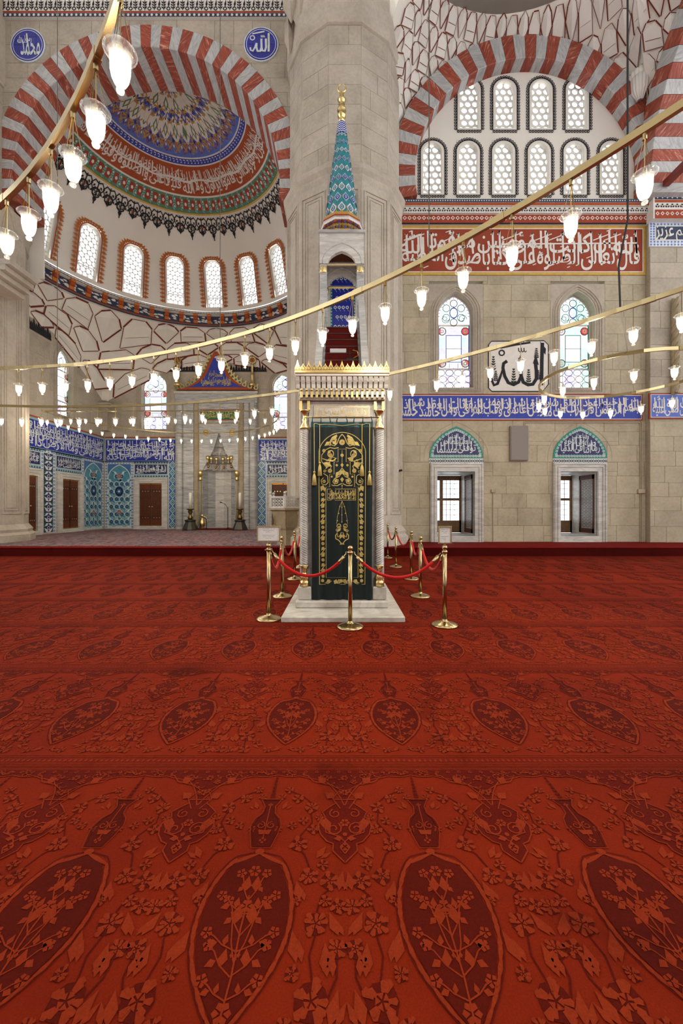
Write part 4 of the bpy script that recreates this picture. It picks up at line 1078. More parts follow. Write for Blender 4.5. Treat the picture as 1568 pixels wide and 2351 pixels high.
# tall stained-glass windows --------------------------------------------------
def stained(name, label, fmap, cu, hw, v0, v1, edge, back=.3, jamb=.3, seed=0, tint='glass_violet', wh='glass_white'):
    """arched window: stone surround, plaster bars, coloured panes one by one"""
    wn = empty(name); tag(wn, label, 'window', kind='structure')
    vs_ = v1 - hw * 1.25
    inn = arch_pts(cu, hw, v0, vs_, v1, 9)
    out = [(cu - hw - jamb, v0 - .22), (cu - hw - jamb, v1 + .25), (cu + hw + jamb, v1 + .25), (cu + hw + jamb, v0 - .22)]
    holed(out, inn, fmap, -.35, .012, 'stone_surround', 'stone_grey', wn)
    for off, wd, hh in ((.08, .05, .02), (.17, .05, .03), (.25, .03, .02)):
        moulding(arch_pts(cu, hw + off, v0 - off * .6, vs_, v1 + off * 1.0, 9), wd, fmap, .008, .012 + hh, 'moulding', 'stone_grey', wn, True)
    a = Art(); S_ = .028
    fm = lambda u, v, d: fmap(u, v, d - back)
    bars = 'paint_white'
    a.stroke(arch_pts(cu, hw - .02, v0, vs_, v1 - .03, 9), .06, bars, 3, True)
    h = v1 - v0; ya, yb = v0 + h * .22, v0 + h * .68
    for y in (ya, yb): a.rect(cu - hw, cu + hw, y - .035, y + .035, bars, 3)
    panes = []
    # middle light: clear panels, side strips, corner roundels
    ihw = hw * .47; y0, y1 = ya + h * .07, yb - h * .10; ym = (y0 + y1) / 2
    for q0, q1 in ((y0, ym), (ym, y1)): panes.append(([(cu - ihw, q0), (cu + ihw, q0), (cu + ihw, q1), (cu - ihw, q1)], wh))
    a.frame(cu - ihw, cu + ihw, y0, y1, .03, edge, 4); a.rect(cu - ihw, cu + ihw, ym - .01, ym + .01, 'line_dark', 4)
    for s_ in (-1, 1):
        for k in range(4):
            q0, q1 = ya + .035 + (yb - ya - .07) * k / 4, ya + .035 + (yb - ya - .07) * (k + 1) / 4
            panes.append(([(cu + s_ * ihw, q0), (cu + s_ * (hw - .03), q0), (cu + s_ * (hw - .03), q1), (cu + s_ * ihw, q1)], ('glass_white', tint, 'glass_green', wh)[(k + seed) % 4]))
        for y in (ya + h * .06, yb - h * .06):
            panes.append(([(cu + s_ * hw * .68 + hw * .24 * cos(j * pi / 5), y + hw * .24 * sin(j * pi / 5)) for j in range(10)], 'glass_red'))
            a.ring((cu + s_ * hw * .68, y), hw * .20, hw * .25, 'line_dark', 4, 10); a.ring((cu + s_ * hw * .68, y), hw * .05, hw * .12, bars, 4, 8)
        a.rect(*sorted((cu + s_ * (hw - .09), cu + s_ * (hw - .05))), ya, yb, edge, 4)
    for q0, q1 in ((ya + .035, y0), (y1, yb - .035)): panes.append(([(cu - ihw, q0), (cu + ihw, q0), (cu + ihw, q1), (cu - ihw, q1)], tint))
    for k in range(9): a.stroke([(cu - hw + 2 * hw * k / 8, y0 - .03 if k % 2 else ya), (cu - hw + 2 * hw * k / 8, ya + .04)], .012, 'line_dark', 4)
    # foot light: lattice of lobed panes
    for r_ in range(3):
        for k in range(4):
            cx_, cy_ = cu + (k - 1.5 + (.25 if r_ % 2 else 0)) * hw * .5, v0 + .04 + (ya - v0 - .06) * (r_ + .5) / 3; rr = hw * .22
            a.ring((cx_, cy_), rr, rr + .022, ('line_dark', 'paint_red', 'line_dark')[r_], 4, 8, sy=.8)
    for k in range(4): panes.append(([(cu - hw + .02 + (2 * hw - .04) * k / 4, v0 + .03), (cu - hw + .02 + (2 * hw - .04) * (k + 1) / 4, v0 + .03), (cu - hw + .02 + (2 * hw - .04) * (k + 1) / 4, ya - .03), (cu - hw + .02 + (2 * hw - .04) * k / 4, ya - .03)], (wh, 'glass_violet', wh, tint)[k]))
    # head light: oval with petals
    cy_ = yb + (v1 - yb) * .42; hd_ = arch_pts(cu, hw - .04, yb + .03, vs_, v1 - .06, 7)
    half = len(hd_) // 2
    panes.append((hd_[:half + 1] + [(hd_[half][0], yb + .03)], wh)); panes.append(([(hd_[half][0], yb + .03)] + hd_[half:], tint if seed % 2 else wh))
    a.ring((cu, cy_), hw * .20, hw * .26, 'paint_blue', 4, 12, sy=1.3)
    for k in range(6):
        aa = pi / 6 + k * pi / 3; a.ring((cu + hw * .5 * cos(aa), cy_ + hw * .55 * sin(aa)), hw * .19, hw * .235, ('paint_teal', 'line_dark', 'paint_teal')[k % 3], 4, 9)
    for k in range(18):
        j = 1 + k % (len(hd_) - 2); pz = hd_[j]; a.stroke([pz, (pz[0] + (cu - pz[0]) * .12, pz[1] + (cy_ - pz[1]) * .12)], .02, edge, 4)
    for s_ in (-1, 1): a.scroll((cu + s_ * hw * .5, yb + h * .07), hw * .28, .025, 'paint_teal', 4, 1.2, 0, s_, 9)
    a.emit('lead_tracery', fm, wn, .006)
    for k, (pp, m) in enumerate(panes): mk('pane', [fm(u, v, .004) for u, v in pp], [tuple(range(len(pp)))], m, wn)
    return wn
for k, (c, edge, tint) in enumerate(((1046.5, 'paint_blue', 'glass_violet'), (1325.5, 'paint_teal', 'glass_green'))):
    stained('window_%d' % (40 + k), ('violet' if k == 0 else 'green') + ' edged stained glass window above the ' + ('first' if k == 0 else 'second') + ' deep window from the pillar', wm, pX(c, W), 40 / F * W, pZ(890, W), pZ(669, W), edge, .3, 22 / F * W, k, tint)

# deep lower windows ----------------------------------------------------------
for k, ((a0, b0), (f0, f1), (t0, t1)) in enumerate(zip(LW, ((987, 1108), (1268, 1390)), ((985, 1109), (1269, 1393)))):
    wn = empty('window_%d' % (50 + k)); tag(wn, 'deep lower window with marble frame and folded shutter, ' + ('nearer' if k == 0 else 'farther from') + ' the pillar', 'window', kind='structure')
    zf0, zf1 = pZ(1244, W), pZ(1063, W); g0, g1 = pX(f0, W), pX(f1, W)
    outer = [(g0, zf0), (g0, zf1), (g1, zf1), (g1, zf0)]; inner = [(a0, zl0), (a0, zl1), (b0, zl1), (b0, zl0)]
    holed(outer, inner, wm, -.05, .10, 'marble_frame', 'marble', wn)
    for ins, wd in ((.05, .06), (.15, .04)): moulding([(g0 + ins, zf0 + .01), (g0 + ins, zf1 - ins), (g1 - ins, zf1 - ins), (g1 - ins, zf0 + .01)], wd, wm, .10, .13, 'frame_moulding', 'marble', wn)
    yd = W + 1.58
    rv = MB()
    for q in ((a0, zl0, a0, zl1), (b0, zl0, b0, zl1), (a0, zl0, b0, zl0), (a0, zl1, b0, zl1)):
        e = .012; sx = e if q[0] == q[2] == a0 else (-e if q[0] == q[2] == b0 else 0); sz = e if q[1] == q[3] == zl0 else (-e if q[1] == q[3] == zl1 else 0)
        rv.add([(q[0] + sx, W, q[1] + sz), (q[2] + sx, W, q[3] + sz), (q[2] + sx, yd, q[3] + sz), (q[0] + sx, yd, q[1] + sz)], [(0, 1, 2, 3)])
    mk('reveal', rv.v, rv.f, 'marble', wn)
    cs = MB(); zt0 = zl0 + .02; zt1 = zl1 - .12 
    cs.box(a0, b0, yd - .08, yd, zl1 - .12, zl1 - .02)
    fw = .10
    cs.box(a0, a0 + fw * .6, yd - .07, yd, zt0, zt1); cs.box(b0 - fw * .8, b0, yd - .07, yd, zt0, zt1); cs.box(a0, b0, yd - .07, yd, zt0, zt0 + .48); cs.box(a0, b0, yd - .07, yd, zt1 - .08, zt1)
    m_ = (a0 + b0) / 2 - .12; cs.box(m_ - .06, m_ + .06, yd - .08, yd, zt0, zt1); cs.box(a0, b0, yd - .075, yd, (zt0 + .48 + zt1) / 2 - .05, (zt0 + .48 + zt1) / 2 + .05)
    cw = cs.build('casement', 'wood_frame', wn)
    gb = MB()
    for s0, s1 in ((a0 + .06, m_ - .06), (m_ + .06, b0 - .08)):
        for q in range(1, 4): x = s0 + (s1 - s0) * q / 4; gb.box(x - .008, x + .008, yd + .05, yd + .07, zt0 + .48, zt1)
        for q in range(1, 8): z = zt0 + .48 + (zt1 - zt0 - .48) * q / 8; gb.box(s0, s1, yd + .05, yd + .07, z - .008, z + .008)
        for z0, z1 in ((zt0 + .48, (zt0 + .48 + zt1) / 2), ((zt0 + .48 + zt1) / 2, zt1)): mk('pane', [(s0, yd - .03, z0), (s1, yd - .03, z0), (s1, yd - .03, z1), (s0, yd - .03, z1)], [(0, 1, 2, 3)], 'pane_bright', cw)
    gb.build('iron_grille', 'black_iron', wn)
    # shutter folded back against the jamb
    sh = MB(); xs = b0 - .05; ya_, yb_ = W + .12, W + .98; z0, z1 = zl0 + .08, zl1 - .08
    sh.box(xs, xs + .035, ya_, yb_, z0, z0 + .16); sh.box(xs, xs + .035, ya_, yb_, z1 - .16, z1); sh.box(xs, xs + .035, ya_, ya_ + .07, z0, z1); sh.box(xs, xs + .035, yb_ - .07, yb_, z0, z1)
    so = sh.build('shutter', 'wood_dark', wn)
    ar = Art()
    for q in range(16):
        zz = z0 + .16 + (z1 - z0 - .32) * (q + .5) / 16
        for r_ in range(3):
            yy = ya_ + .1 + (yb_ - ya_ - .2) * (r_ + .5) / 3; ar.ring((yy, zz), .075, .092, 'wood_dark', 1, 6); ar.rect(yy - .14, yy + .14, zz - .006, zz + .006, 'wood_dark', 1)
    ar.emit('shutter_lattice', lambda u, v, d: (xs + .01 - d, u, v), so)
    MB().box(xs + .04, xs + .046, ya_ + .05, yb_ - .05, z0 + .1, z1 - .1).build('shutter_back', 'paint_white', so)
    # tiled tympanum above
    tp = empty('tympanum'); tag(tp, 'pointed blue tile panel with white writing over the ' + ('first' if k == 0 else 'second') + ' lower window from the pillar', 'tile panel', kind='structure')
    c = pX((t0 + t1) / 2, W); hw = (t1 - t0) / 2 / F * W; v0, v1 = pZ(1052, W), pZ(979, W)
    oo = arch_pts(c, hw, v0, v0 + .02, v1, 10); ii = arch_pts(c, hw - .16, v0 + .12, v0 + .13, v1 - .17, 10)
    mbt = MB(); mbt.prism(oo, wm, -.02, .02); mbt.build('border_tiles', 'paint_teal', tp)
    a = Art(); a.poly(ii, 'paint_navy', 1); ic = arch_pts(c, hw - .11, v0 + .075, v0 + .08, v1 - .12, 10)
    per = ic + [ic[0]]
    for p_, q_ in zip(per, per[1:]):
        L = sqrt((q_[0] - p_[0]) ** 2 + (q_[1] - p_[1]) ** 2); n = max(1, round(L / .1))
        for j in range(n): a.flower((p_[0] + (q_[0] - p_[0]) * (j + .5) / n, p_[1] + (q_[1] - p_[1]) * (j + .5) / n), .05, 'tile_white', 2, 4, rot=.4)
    txt = ['ربنا اتنا فى الدنيا', 'حسنة وفى الاخرة', 'وقنا عذاب النار'] if k else ['توفنى مسلما', 'والحقنى بالصالحين', 'فى الدنيا والاخرة']
    a.line(txt[0].split(), c - hw * .72, c + hw * .72, v0 + .17, v0 + .52, 'tile_white', 3, .1); a.line(txt[1].split(), c - hw * .56, c + hw * .58, v0 + .42, v0 + .75, 'tile_white', 3, .1); a.line(txt[2].split()[:2], c - hw * .3, c + hw * .32, v0 + .66, v0 + .88, 'tile_white', 3, .1)
    for q in range(9): u = c + (q - 4) * hw * .14; a.stroke([(u, v0 + .3), (u - .01, v0 + .82 - abs(q - 4) * .06)], .03, 'tile_white', 3)
    a.emit('tile_pattern', plane_map(W - .02), tp, .003)
    st = MB().box(c - hw, c + hw, W - .02, W + .02, pZ(1064, W), pZ(1053, W)).build('tile_strip', 'tile_white', tp); a = Art()
    for q in range(22): a.flower((c - hw + (q + .5) * 2 * hw / 22, (pZ(1064, W) + pZ(1053, W)) / 2), .055, 'ink', 1, 4, rot=pi / 4 * (q % 2))
    a.emit('tile_pattern', plane_map(W - .02), st, .003)
    moulding(arch_pts(c, hw + .18, v0 - .1, v0 + .05, v1 + .16, 10), .02, wm, .012, .022, 'stone_joint', 'mortar', tp)

# painted calligraphy sheet between the stained windows -----------------------------
q0, q1, r0, r1 = pX(1121, W), pX(1258, W), pZ(899, W), pZ(783, W)
pl_ = [(q0 + .12, r0), (q1 - .2, r0), (q1, r0 + .25), (q1, r1 - .15), (q1 - .15, r1), (q0 + .1, r1 - .02), (q0, r1 - .15), (q0, r0 + .12)]
mb = MB(); mb.prism(pl_, wm, 0, .025); sh = mb.build('calligraphy_panel', 'paint_white'); tag(sh, 'white painted panel with large black calligraphy between the stained windows', 'panel', kind='structure')
a = Art(); PW, PH_ = q1 - q0, r1 - r0; P2 = lambda x, y: (q0 + PW * x, r0 + PH_ * y)
a.stroke(pl_, .035, 'ink', 1, True)
a.stroke([P2(.90, .96), P2(.89, .6), P2(.885, .12)], .13, 'ink', 2, taper=False); a.poly([P2(.86, .99), P2(.96, .84), P2(.95, .72), P2(.90, .8)], 'ink', 2)
a.stroke([P2(.78, .60), P2(.80, .40), P2(.80, .25), P2(.74, .14), P2(.66, .13), P2(.58, .18), P2(.545, .30), P2(.53, .5), P2(.525, .66)], .125, 'ink', 2)
a.poly([P2(.485, .55), P2(.53, .72), P2(.56, .62), P2(.555, .4)], 'ink', 2); a.poly([P2(.74, .55), P2(.79, .74), P2(.84, .52)], 'ink', 2)
a.stroke([P2(.545, .30), P2(.50, .18), P2(.42, .13), P2(.33, .17), P2(.27, .30), P2(.24, .46), P2(.25, .55), P2(.31, .60)], .115, 'ink', 2)
a.stroke([P2(.25, .5), P2(.20, .30), P2(.15, .15), P2(.09, .12), P2(.06, .2), P2(.05, .3)], .11, 'ink', 2, taper=True)
a.stroke([P2(.20, .86), P2(.45, .92), P2(.70, .965)], .07, 'ink', 2); a.ring(P2(.22, .76), .07, .12, 'ink', 2, 9)
for x in (.50, .545, .59): a.stroke([P2(x, .86), P2(x + .005, .80), P2(x + .025, .775), P2(x + .045, .80)], .035, 'ink', 2)
for (x, y, h) in ((.08, .55, .3), (.12, .3, .22), (.42, .3, .32), (.67, .3, .28), (.80, .75, .22), (.83, .32, .2)):
    a.stroke([P2(x, y - h / 2), P2(x, y + h / 2)], .015, 'ink', 2)
    for j in range(6):
        for s_ in (-1, 1): yy = y - h / 2 + h * (j + .6) / 6.5; a.leaf(P2(x, yy), P2(x + s_ * .05 * (1 - j / 9), yy + h * .13), .28, 'ink', 2)
for k in range(9): a.stroke([P2(.34 + .03 * k, .965), P2(.355 + .03 * k, .985)], .02, 'ink', 2)
a.emit('painted_lettering', plane_map(W - .025), sh, .002)

# roundels on the arch wall -------------------------------------------------------
for c, words, lab in (((66, 107), ('محمد', 'رسول الله'), 'blue tile roundel with white writing above the arch, beside the near lamps'), ((600, 105), ('الله', ''), 'blue tile roundel with a single white word next to the tall pillar')):
    q = at(*c, W); rr = 39.5 / F * W
    mb = MB(); mb.prism([(q.x + rr * cos(k * pi / 18), q.z + rr * sin(k * pi / 18)) for k in range(36)], wm, .018, .05); o = mb.build('tile_roundel', 'tile_white'); tag(o, lab, 'roundel')
    a = Art(); a.disc((q.x, q.z), rr * .94, 'tile_cobalt', 1, 36); a.ring((q.x, q.z), rr * .83, rr * .865, 'tile_white', 2, 36)
    for k in (-1, 0, 1): a.rect(q.x + k * rr * .48 - .005, q.x + k * rr * .48 + .005, q.z - rr * .75, q.z + rr * .75, 'paint_navy', 2); a.rect(q.x - rr * .75, q.x + rr * .75, q.z + k * rr * .48 - .005, q.z + k * rr * .48 + .005, 'paint_navy', 2)
    if words[1]:
        a.word(words[0], q.x - rr * .40, q.z - rr * .62, rr * 1.12, rr * .95, 'tile_white', 3); a.line(words[1].split(), q.x - rr * .6, q.x + rr * .25, q.z + rr * .1, q.z + rr * .55, 'tile_white', 3)
        a.stroke([(q.x - rr * .05, q.z + rr * .66), (q.x + .02, q.z - rr * .1)], .05, 'tile_white', 3)
    else:
        T = lambda x, y: (q.x + rr * x, q.z + rr * y)
        a.stroke([T(.44, .62), T(.45, 0), T(.44, -.45)], .07, 'tile_white', 3)
        a.stroke([T(.28, .3), T(.29, -.2), T(.22, -.42), T(.08, -.40), T(.03, -.2), T(.02, .3)], .075, 'tile_white', 3); a.stroke([T(.03, -.2), T(-.05, -.42), T(-.2, -.42), T(-.27, -.2), T(-.26, .05)], .075, 'tile_white', 3)
        a.stroke([T(-.26, .05), T(-.35, -.2), T(-.48, -.42), T(-.6, -.36), T(-.62, -.2)], .06, 'tile_white', 3); a.stroke([T(-.5, .58), T(-.1, .66), T(.2, .72)], .05, 'tile_white', 3); a.ring(T(-.5, .35), .06, .1, 'tile_white', 3, 8)
        for x in (0, .08, .16): a.stroke([T(x, .5), T(x + .02, .38), T(x + .08, .42)], .03, 'tile_white', 3)
    a.emit('tile_lettering', plane_map(W - .05), o, .003)

# wall speaker, conduits, boxes, camera ---------------------------------------------
sp = empty('wall_speaker', at(1191, 1018, W - .06)); tag(sp, 'grey cloth fronted speaker box on the stone wall between the lower windows', 'speaker')
mb = MB(); w_, h_ = 42 / F * W / 2, 80 / F * W / 2; mb.cbox(-w_, w_, -.05, .06, -h_, h_, .02); mb.build('speaker_box', 'speaker_cloth', sp)
mb = MB(); mb.cbox(-w_ + .03, w_ - .03, -.06, -.045, -h_ + .03, h_ - .03, .01); mb.build('speaker_grille', 'speaker_cloth', sp)
y = W - .03
cd = empty('conduit'); tag(cd, 'thin conduit pair running under the blue frieze and down beside the pier', 'conduit')
for o_ in (0, .05):
    MB().tube([(pX(1203, y) + o_, y, pZ(977, y)), (pX(1203, y) + o_, y, pZ(969, y) - o_), (pX(1206, y) + o_, y, pZ(967, y) - o_), (pX(1470, y) - o_, y, pZ(967, y) - o_), (pX(1473, y) - o_, y, pZ(970, y) - o_), (pX(1473, y) - o_, y, ZP)], .016, 5).build('pipe', 'conduit', cd)
mb = MB(); q = at(1472, 1128, y); mb.cbox(q.x - .13, q.x + .13, y - .05, y + .03, q.z - .08, q.z + .08, .015); mb.build('junction_box', 'conduit', cd)
c2 = empty('conduit'); tag(c2, 'single thin conduit dropping from a small box between the lower windows', 'conduit')
q = at(1132, 1127, y); MB().tube([(q.x, y, q.z), (q.x, y, ZP)], .016, 5).build('pipe', 'conduit', c2)
mb = MB(); mb.cbox(q.x - .08, q.x + .08, y - .04, y + .03, q.z - .06, q.z + .06, .015); mb.build('junction_box', 'conduit', c2)
sc_ = empty('security_camera', at(915, 1081, 13.4)); tag(sc_, 'small dark security camera on the side of the tall pillar', 'camera')
mb = MB(); mb.tube([(0, 0, 0), (.12, -.03, .02)], .035, 8); mb.build('camera_body', 'black_iron', sc_); mb = MB(); mb.cbox(-.09, 0, -.04, .04, -.05, .05, .01); mb.build('mount', 'paint_white', sc_)

# ================================================================== apse: windows, tiles, doors, prayer niche
for k, c in enumerate((353.5, 653.5)):
    stained('window_%d' % (60 + k), 'bright stained glass window ' + ('left' if k == 0 else 'right') + ' of the prayer niche', bm_, pX(c, YB), 28.5 / F * YB, pZ(985, YB), pZ(853, YB), 'paint_blue', .25, .3, k, 'glass_violet', 'pane_bright')
stained('window_62', 'stained glass window high on the apse side wall', xm, (lwY[0] + lwY[1]) / 2, (lwY[1] - lwY[0]) / 2 - .12, pZ(985, YB), pZ(853, YB), 'paint_teal', .25, .27, 2, 'glass_white', 'pane_bright')

def tile_field(parent, fmap, u0, u1, v0, v1, kind, seed=0):
    """one tiled panel; kind picks its ornament"""
    a = Art(); rn = random.Random(seed); W_, H_ = u1 - u0, v1 - v0
    bw_ = .16 if kind != 'strip' else .07
    a.rect(u0, u1, v0, v1, 'tile_white', 1)
    if kind == 'arch':
        a.rect(u0 + bw_, u1 - bw_, v0 + bw_, v1 - bw_, 'tile_blue', 2)
        pts = arch_pts((u0 + u1) / 2, W_ / 2 - bw_ - .03, v0 + bw_, v1 - bw_ - .8, v1 - bw_ - .05, 8)
        a.poly(pts, 'tile_field', 3); a.stroke(pts, .05, 'tile_white', 4, True)
        n = 7; cu = (u0 + u1) / 2
        for r_ in range(n):
            vv = v0 + bw_ + (v1 - v0 - 2 * bw_ - .5) * (r_ + .5) / n; top = r_ == n - 1
            for k in range(2 if top else 4):
                uu = cu + (k - (.5 if top else 1.5)) * (W_ - 2 * bw_) / 4.4
                s_ = 1 if k % 2 else -1
                a.ring((uu, vv), .13, .165, 'tile_white', 5, 9, s_ * .5, s_ * .5 + 4.6); a.disc((uu + s_ * .2, vv + .22), .05, 'tile_turquoise', 5, 6); a.stroke([(uu, vv + .17), (uu + s_ * .1, vv + .28), (uu + s_ * .24, vv + .30)], .022, 'tile_white', 5); a.disc((uu, vv), .085, 'paint_navy', 5, 7); a.disc((uu, vv), .035, 'tile_aqua', 6, 5)
                a.leaf((uu, vv + .14), (uu + s_ * .16, vv + .30), .3, 'tile_white', 5); a.leaf((uu, vv - .14), (uu - s_ * .16, vv - .30), .3, 'tile_aqua', 5)
        for vv, rr in ((v0 + H_ * .55, .27), (v0 + H_ * .78, .13), (v0 + H_ * .24, .13)):
            a.disc((cu, vv), rr, 'paint_navy' if rr > .2 else 'tile_coral', 7, 14, 1.2); a.ring((cu, vv), rr * .9, rr, 'tile_aqua', 8, 14, sy=1.2); a.flower((cu, vv), rr * .6, 'tile_turquoise', 8, 6, 'tile_white')
    elif kind == 'lozenge':
        a.rect(u0 + .03, u1 - .03, v0 + .03, v1 - .03, 'tile_blue', 2)
        n = round(H_ / .42)
        for r_ in range(n):
            vv = v0 + (r_ + .5) * H_ / n; cu = (u0 + u1) / 2; w2, h2 = W_ * .40, H_ / n * .5
            a.fan([(cu - w2, vv), (cu, vv - h2), (cu + w2, vv), (cu, vv + h2)], 'tile_white', 3); a.fan([(cu - w2 * .8, vv), (cu, vv - h2 * .8), (cu + w2 * .8, vv), (cu, vv + h2 * .8)], 'tile_turquoise', 4)
            a.fan([(cu - w2 * .5, vv), (cu, vv - h2 * .5), (cu + w2 * .5, vv), (cu, vv + h2 * .5)], 'tile_aqua', 5); a.disc((cu, vv), w2 * .22, 'paint_navy', 6, 6)
            for s_ in (-1, 1): a.disc((cu + s_ * W_ * .42, vv + h2), .035, 'tile_white', 3, 5)
    elif kind == 'palmette':
        a.rect(u0 + bw_, u1 - bw_, v0 + .03, v1 - bw_, 'tile_slate' if False else 'paint_slate', 2); n = round(H_ / .5); cu = (u0 + u1) / 2
        for r_ in range(n):
            vv = v0 + (r_ + .5) * H_ / n; q = H_ / n * .5
            for s_ in (-1, 1):
                a.leaf((cu, vv - q * .9), (cu + s_ * (W_ / 2 - bw_) * .9, vv), .22, 'tile_white', 3); a.leaf((cu, vv + q * .9), (cu + s_ * (W_ / 2 - bw_) * .9, vv + q * .3), .2, 'tile_white', 3)
                a.disc((cu + s_ * (W_ / 2 - bw_) * .72, vv + q * .7), .05, 'tile_turquoise', 4, 6)
            a.disc((cu, vv), .09, 'tile_white', 4, 6); a.disc((cu, vv), .06, 'tile_cobalt', 5, 6)
    if kind in ('arch', 'palmette'):
        for s_ in (u0 + bw_ / 2, u1 - bw_ / 2):
            n = round(H_ / .17)
            for k in range(n): a.disc((s_, v0 + (k + .5) * H_ / n), .062, 'tile_blue', 2, 6); a.disc((s_, v0 + (k + .5) * H_ / n), .028, 'tile_white', 3, 5)
        n = round(W_ / .17)
        for k in range(n): a.disc((u0 + (k + .5) * W_ / n, v1 - bw_ / 2), .062, 'tile_blue', 2, 6); a.disc((u0 + (k + .5) * W_ / n, v1 - bw_ / 2), .028, 'tile_white', 3, 5)
    if kind == 'strip':
        n = max(1, round(W_ / .2))
        a.rect(u0, u1, v0 + .01, v1 - .01, 'tile_aqua', 2)
        for k in range(n):
            uu = u0 + (k + .5) * W_ / n; vv = (v0 + v1) / 2
            a.fan([(uu - .09, vv - H_ * .3), (uu, vv + H_ * .35), (uu + .09, vv - H_ * .3), (uu, vv - H_ * .1)], 'paint_slate', 3); a.disc((uu + .1, vv + H_ * .15), .035, 'tile_cobalt', 3, 5)
    o = a.emit('tile_panel', fmap, parent, .0035)
    return o
def cartouche(parent, fmap, u0, u1, v0, v1, words):
    a = Art(); tilefield = a.rect(u0, u1, v0, v1, 'tile_aqua', 1); r_ = (v1 - v0) * .32
    a.rect(u0 + .05, u1 - .05, v0 + .16, v1 - .16, 'paint_navy', 2); a.disc((u0 + .05 + .1, (v0 + v1) / 2), .1, 'paint_navy', 2)
    a.frame(u0 + .05, u1 - .05, v0 + .16, v1 - .16, .025, 'tile_white', 3)
    a.thuluth(words, u0 + .14, u1 - .14, v0 + .21, v1 - .21, 'tile_white', 4, len(words) + int(u0 * 3))
    n = round((u1 - u0) / .16)
    for k in range(n):
        for v in (v0 + .075, v1 - .075): a.fan([(u0 + (k + .1) * (u1 - u0) / n, v - .05), (u0 + (k + .5) * (u1 - u0) / n, v + .05), (u0 + (k + .9) * (u1 - u0) / n, v - .05)], 'paint_slate', 2)
    a.emit('tile_lettering', fmap, parent, .0035)
def shut_door(name, label, fmap, u0, u1, v0, v1, side):
    """carved wooden double door in a marble frame"""
    d = empty(name); tag(d, label, 'door', kind='structure')
    fw = .32; i0, i1, j0, j1 = u0 + fw, u1 - fw, v0 + .20, v1 - fw
    holed([(u0, v0), (u0, v1), (u1, v1), (u1, v0)], [(i0, j0), (i0, j1), (i1, j1), (i1, j0)], fmap, 0, .13, 'marble_frame', 'marble', d)
    for ins, wd in ((.06, .06), (.2, .05)): moulding([(u0 + ins, v0 + .02), (u0 + ins, v1 - ins), (u1 - ins, v1 - ins), (u1 - ins, v0 + .02)], wd, fmap, .13, .155, 'frame_moulding', 'marble', d)
    m = (i0 + i1) / 2
    for a0, a1 in ((i0, m - .012), (m + .012, i1)):
        mb = MB(); mb.prism([(a0, j0), (a0, j1), (a1, j1), (a1, j0)], fmap, 0, .03); leaf_ = mb.build('door_leaf', 'wood_dark', d)
        a = Art(); H_ = j1 - j0; w_ = a1 - a0
        for q0, q1 in ((.03, .15), (.23, .77), (.85, .97)):
            a.rect(a0 + .05, a1 - .05, j0 + H_ * q0, j0 + H_ * q1, 'wood_panel', 1)
        for r_ in range(9):
            for c_ in range(3):
                uu = a0 + .08 + (w_ - .16) * (c_ + .5) / 3; vv = j0 + H_ * (.24 + .52 * (r_ + .5) / 9)
                a.frame(uu - .075, uu + .075, vv - .06, vv + .06, .014, 'wood_dark', 2); a.rect(uu - .012, uu + .012, vv - .1, vv + .1, 'wood_dark', 2)
        for q in (.19, .81):
            a.rect(a0 + .02, a1 - .02, j0 + H_ * q - .02, j0 + H_ * q + .02, 'wood_dark', 2)
            for k in range(3): a.disc((a0 + w_ * (.25 + .25 * k), j0 + H_ * q), .035, 'gold', 3, 7)
        for q in (.015, .985): a.rect(a0 + .01, a1 - .01, j0 + H_ * q - .03, j0 + H_ * q + .03, 'copper_gold', 2)
        a.emit('door_pattern', lambda u, v, dd: fmap(u, v, dd + .03), leaf_, .004)
        s_ = 1 if a0 == i0 else -1; hx = (a1 - .07) if s_ > 0 else (a0 + .07)
        mb = MB(); mb.add([], []); c = Vector(fmap(hx, j0 + H_ * .45, .07)); mb.ball(c, .04, 6); mb.build('door_knob', 'gold', leaf_, True)
    return d

# -- tiles of the back wall
zf, zt1 = ZP + .05, pZ(1059, YB)
b0, b1 = pZ(1058, YB), pZ(1010, YB)
T = lambda px: pX(px, YB)
tile_field(ab, bm_, XL + .05, T(307), zf, zt1, 'arch', 1)
tile_field(ab, bm_, T(387), T(406), zf, zt1, 'lozenge', 2); tile_field(ab, bm_, T(590), T(611), zf, zt1, 'lozenge', 3)
cartouche(ab, bm_, T(307), T(387), pZ(1096, YB), zt1, 'صدق الله العظيم ان الله'.split())
cartouche(ab, bm_, T(611), XR - .1, pZ(1096, YB), zt1, 'ومن يعمل صالحا انه لا يحب الكافرين'.split())
shut_door('door_1', 'carved wooden double door in marble frame left of the prayer niche', bm_, T(309), T(386), ZP, pZ(1097, YB), 0)
shut_door('door_2', 'carved wooden double door in marble frame right of the prayer niche', bm_, T(612), T(689), ZP, pZ(1097, YB), 0)
verse = 'الله لا اله الا هو الحى القيوم لا تاخذه سنة ولا نوم له ما فى السموات وما فى الارض من ذا الذى يشفع عنده الا باذنه يعلم ما بين ايديهم وما خلفهم ولا يحيطون بشىء من علمه الا بما شاء وسع كرسيه السموات والارض ولا يوده حفظهما وهو العلى العظيم'.split()
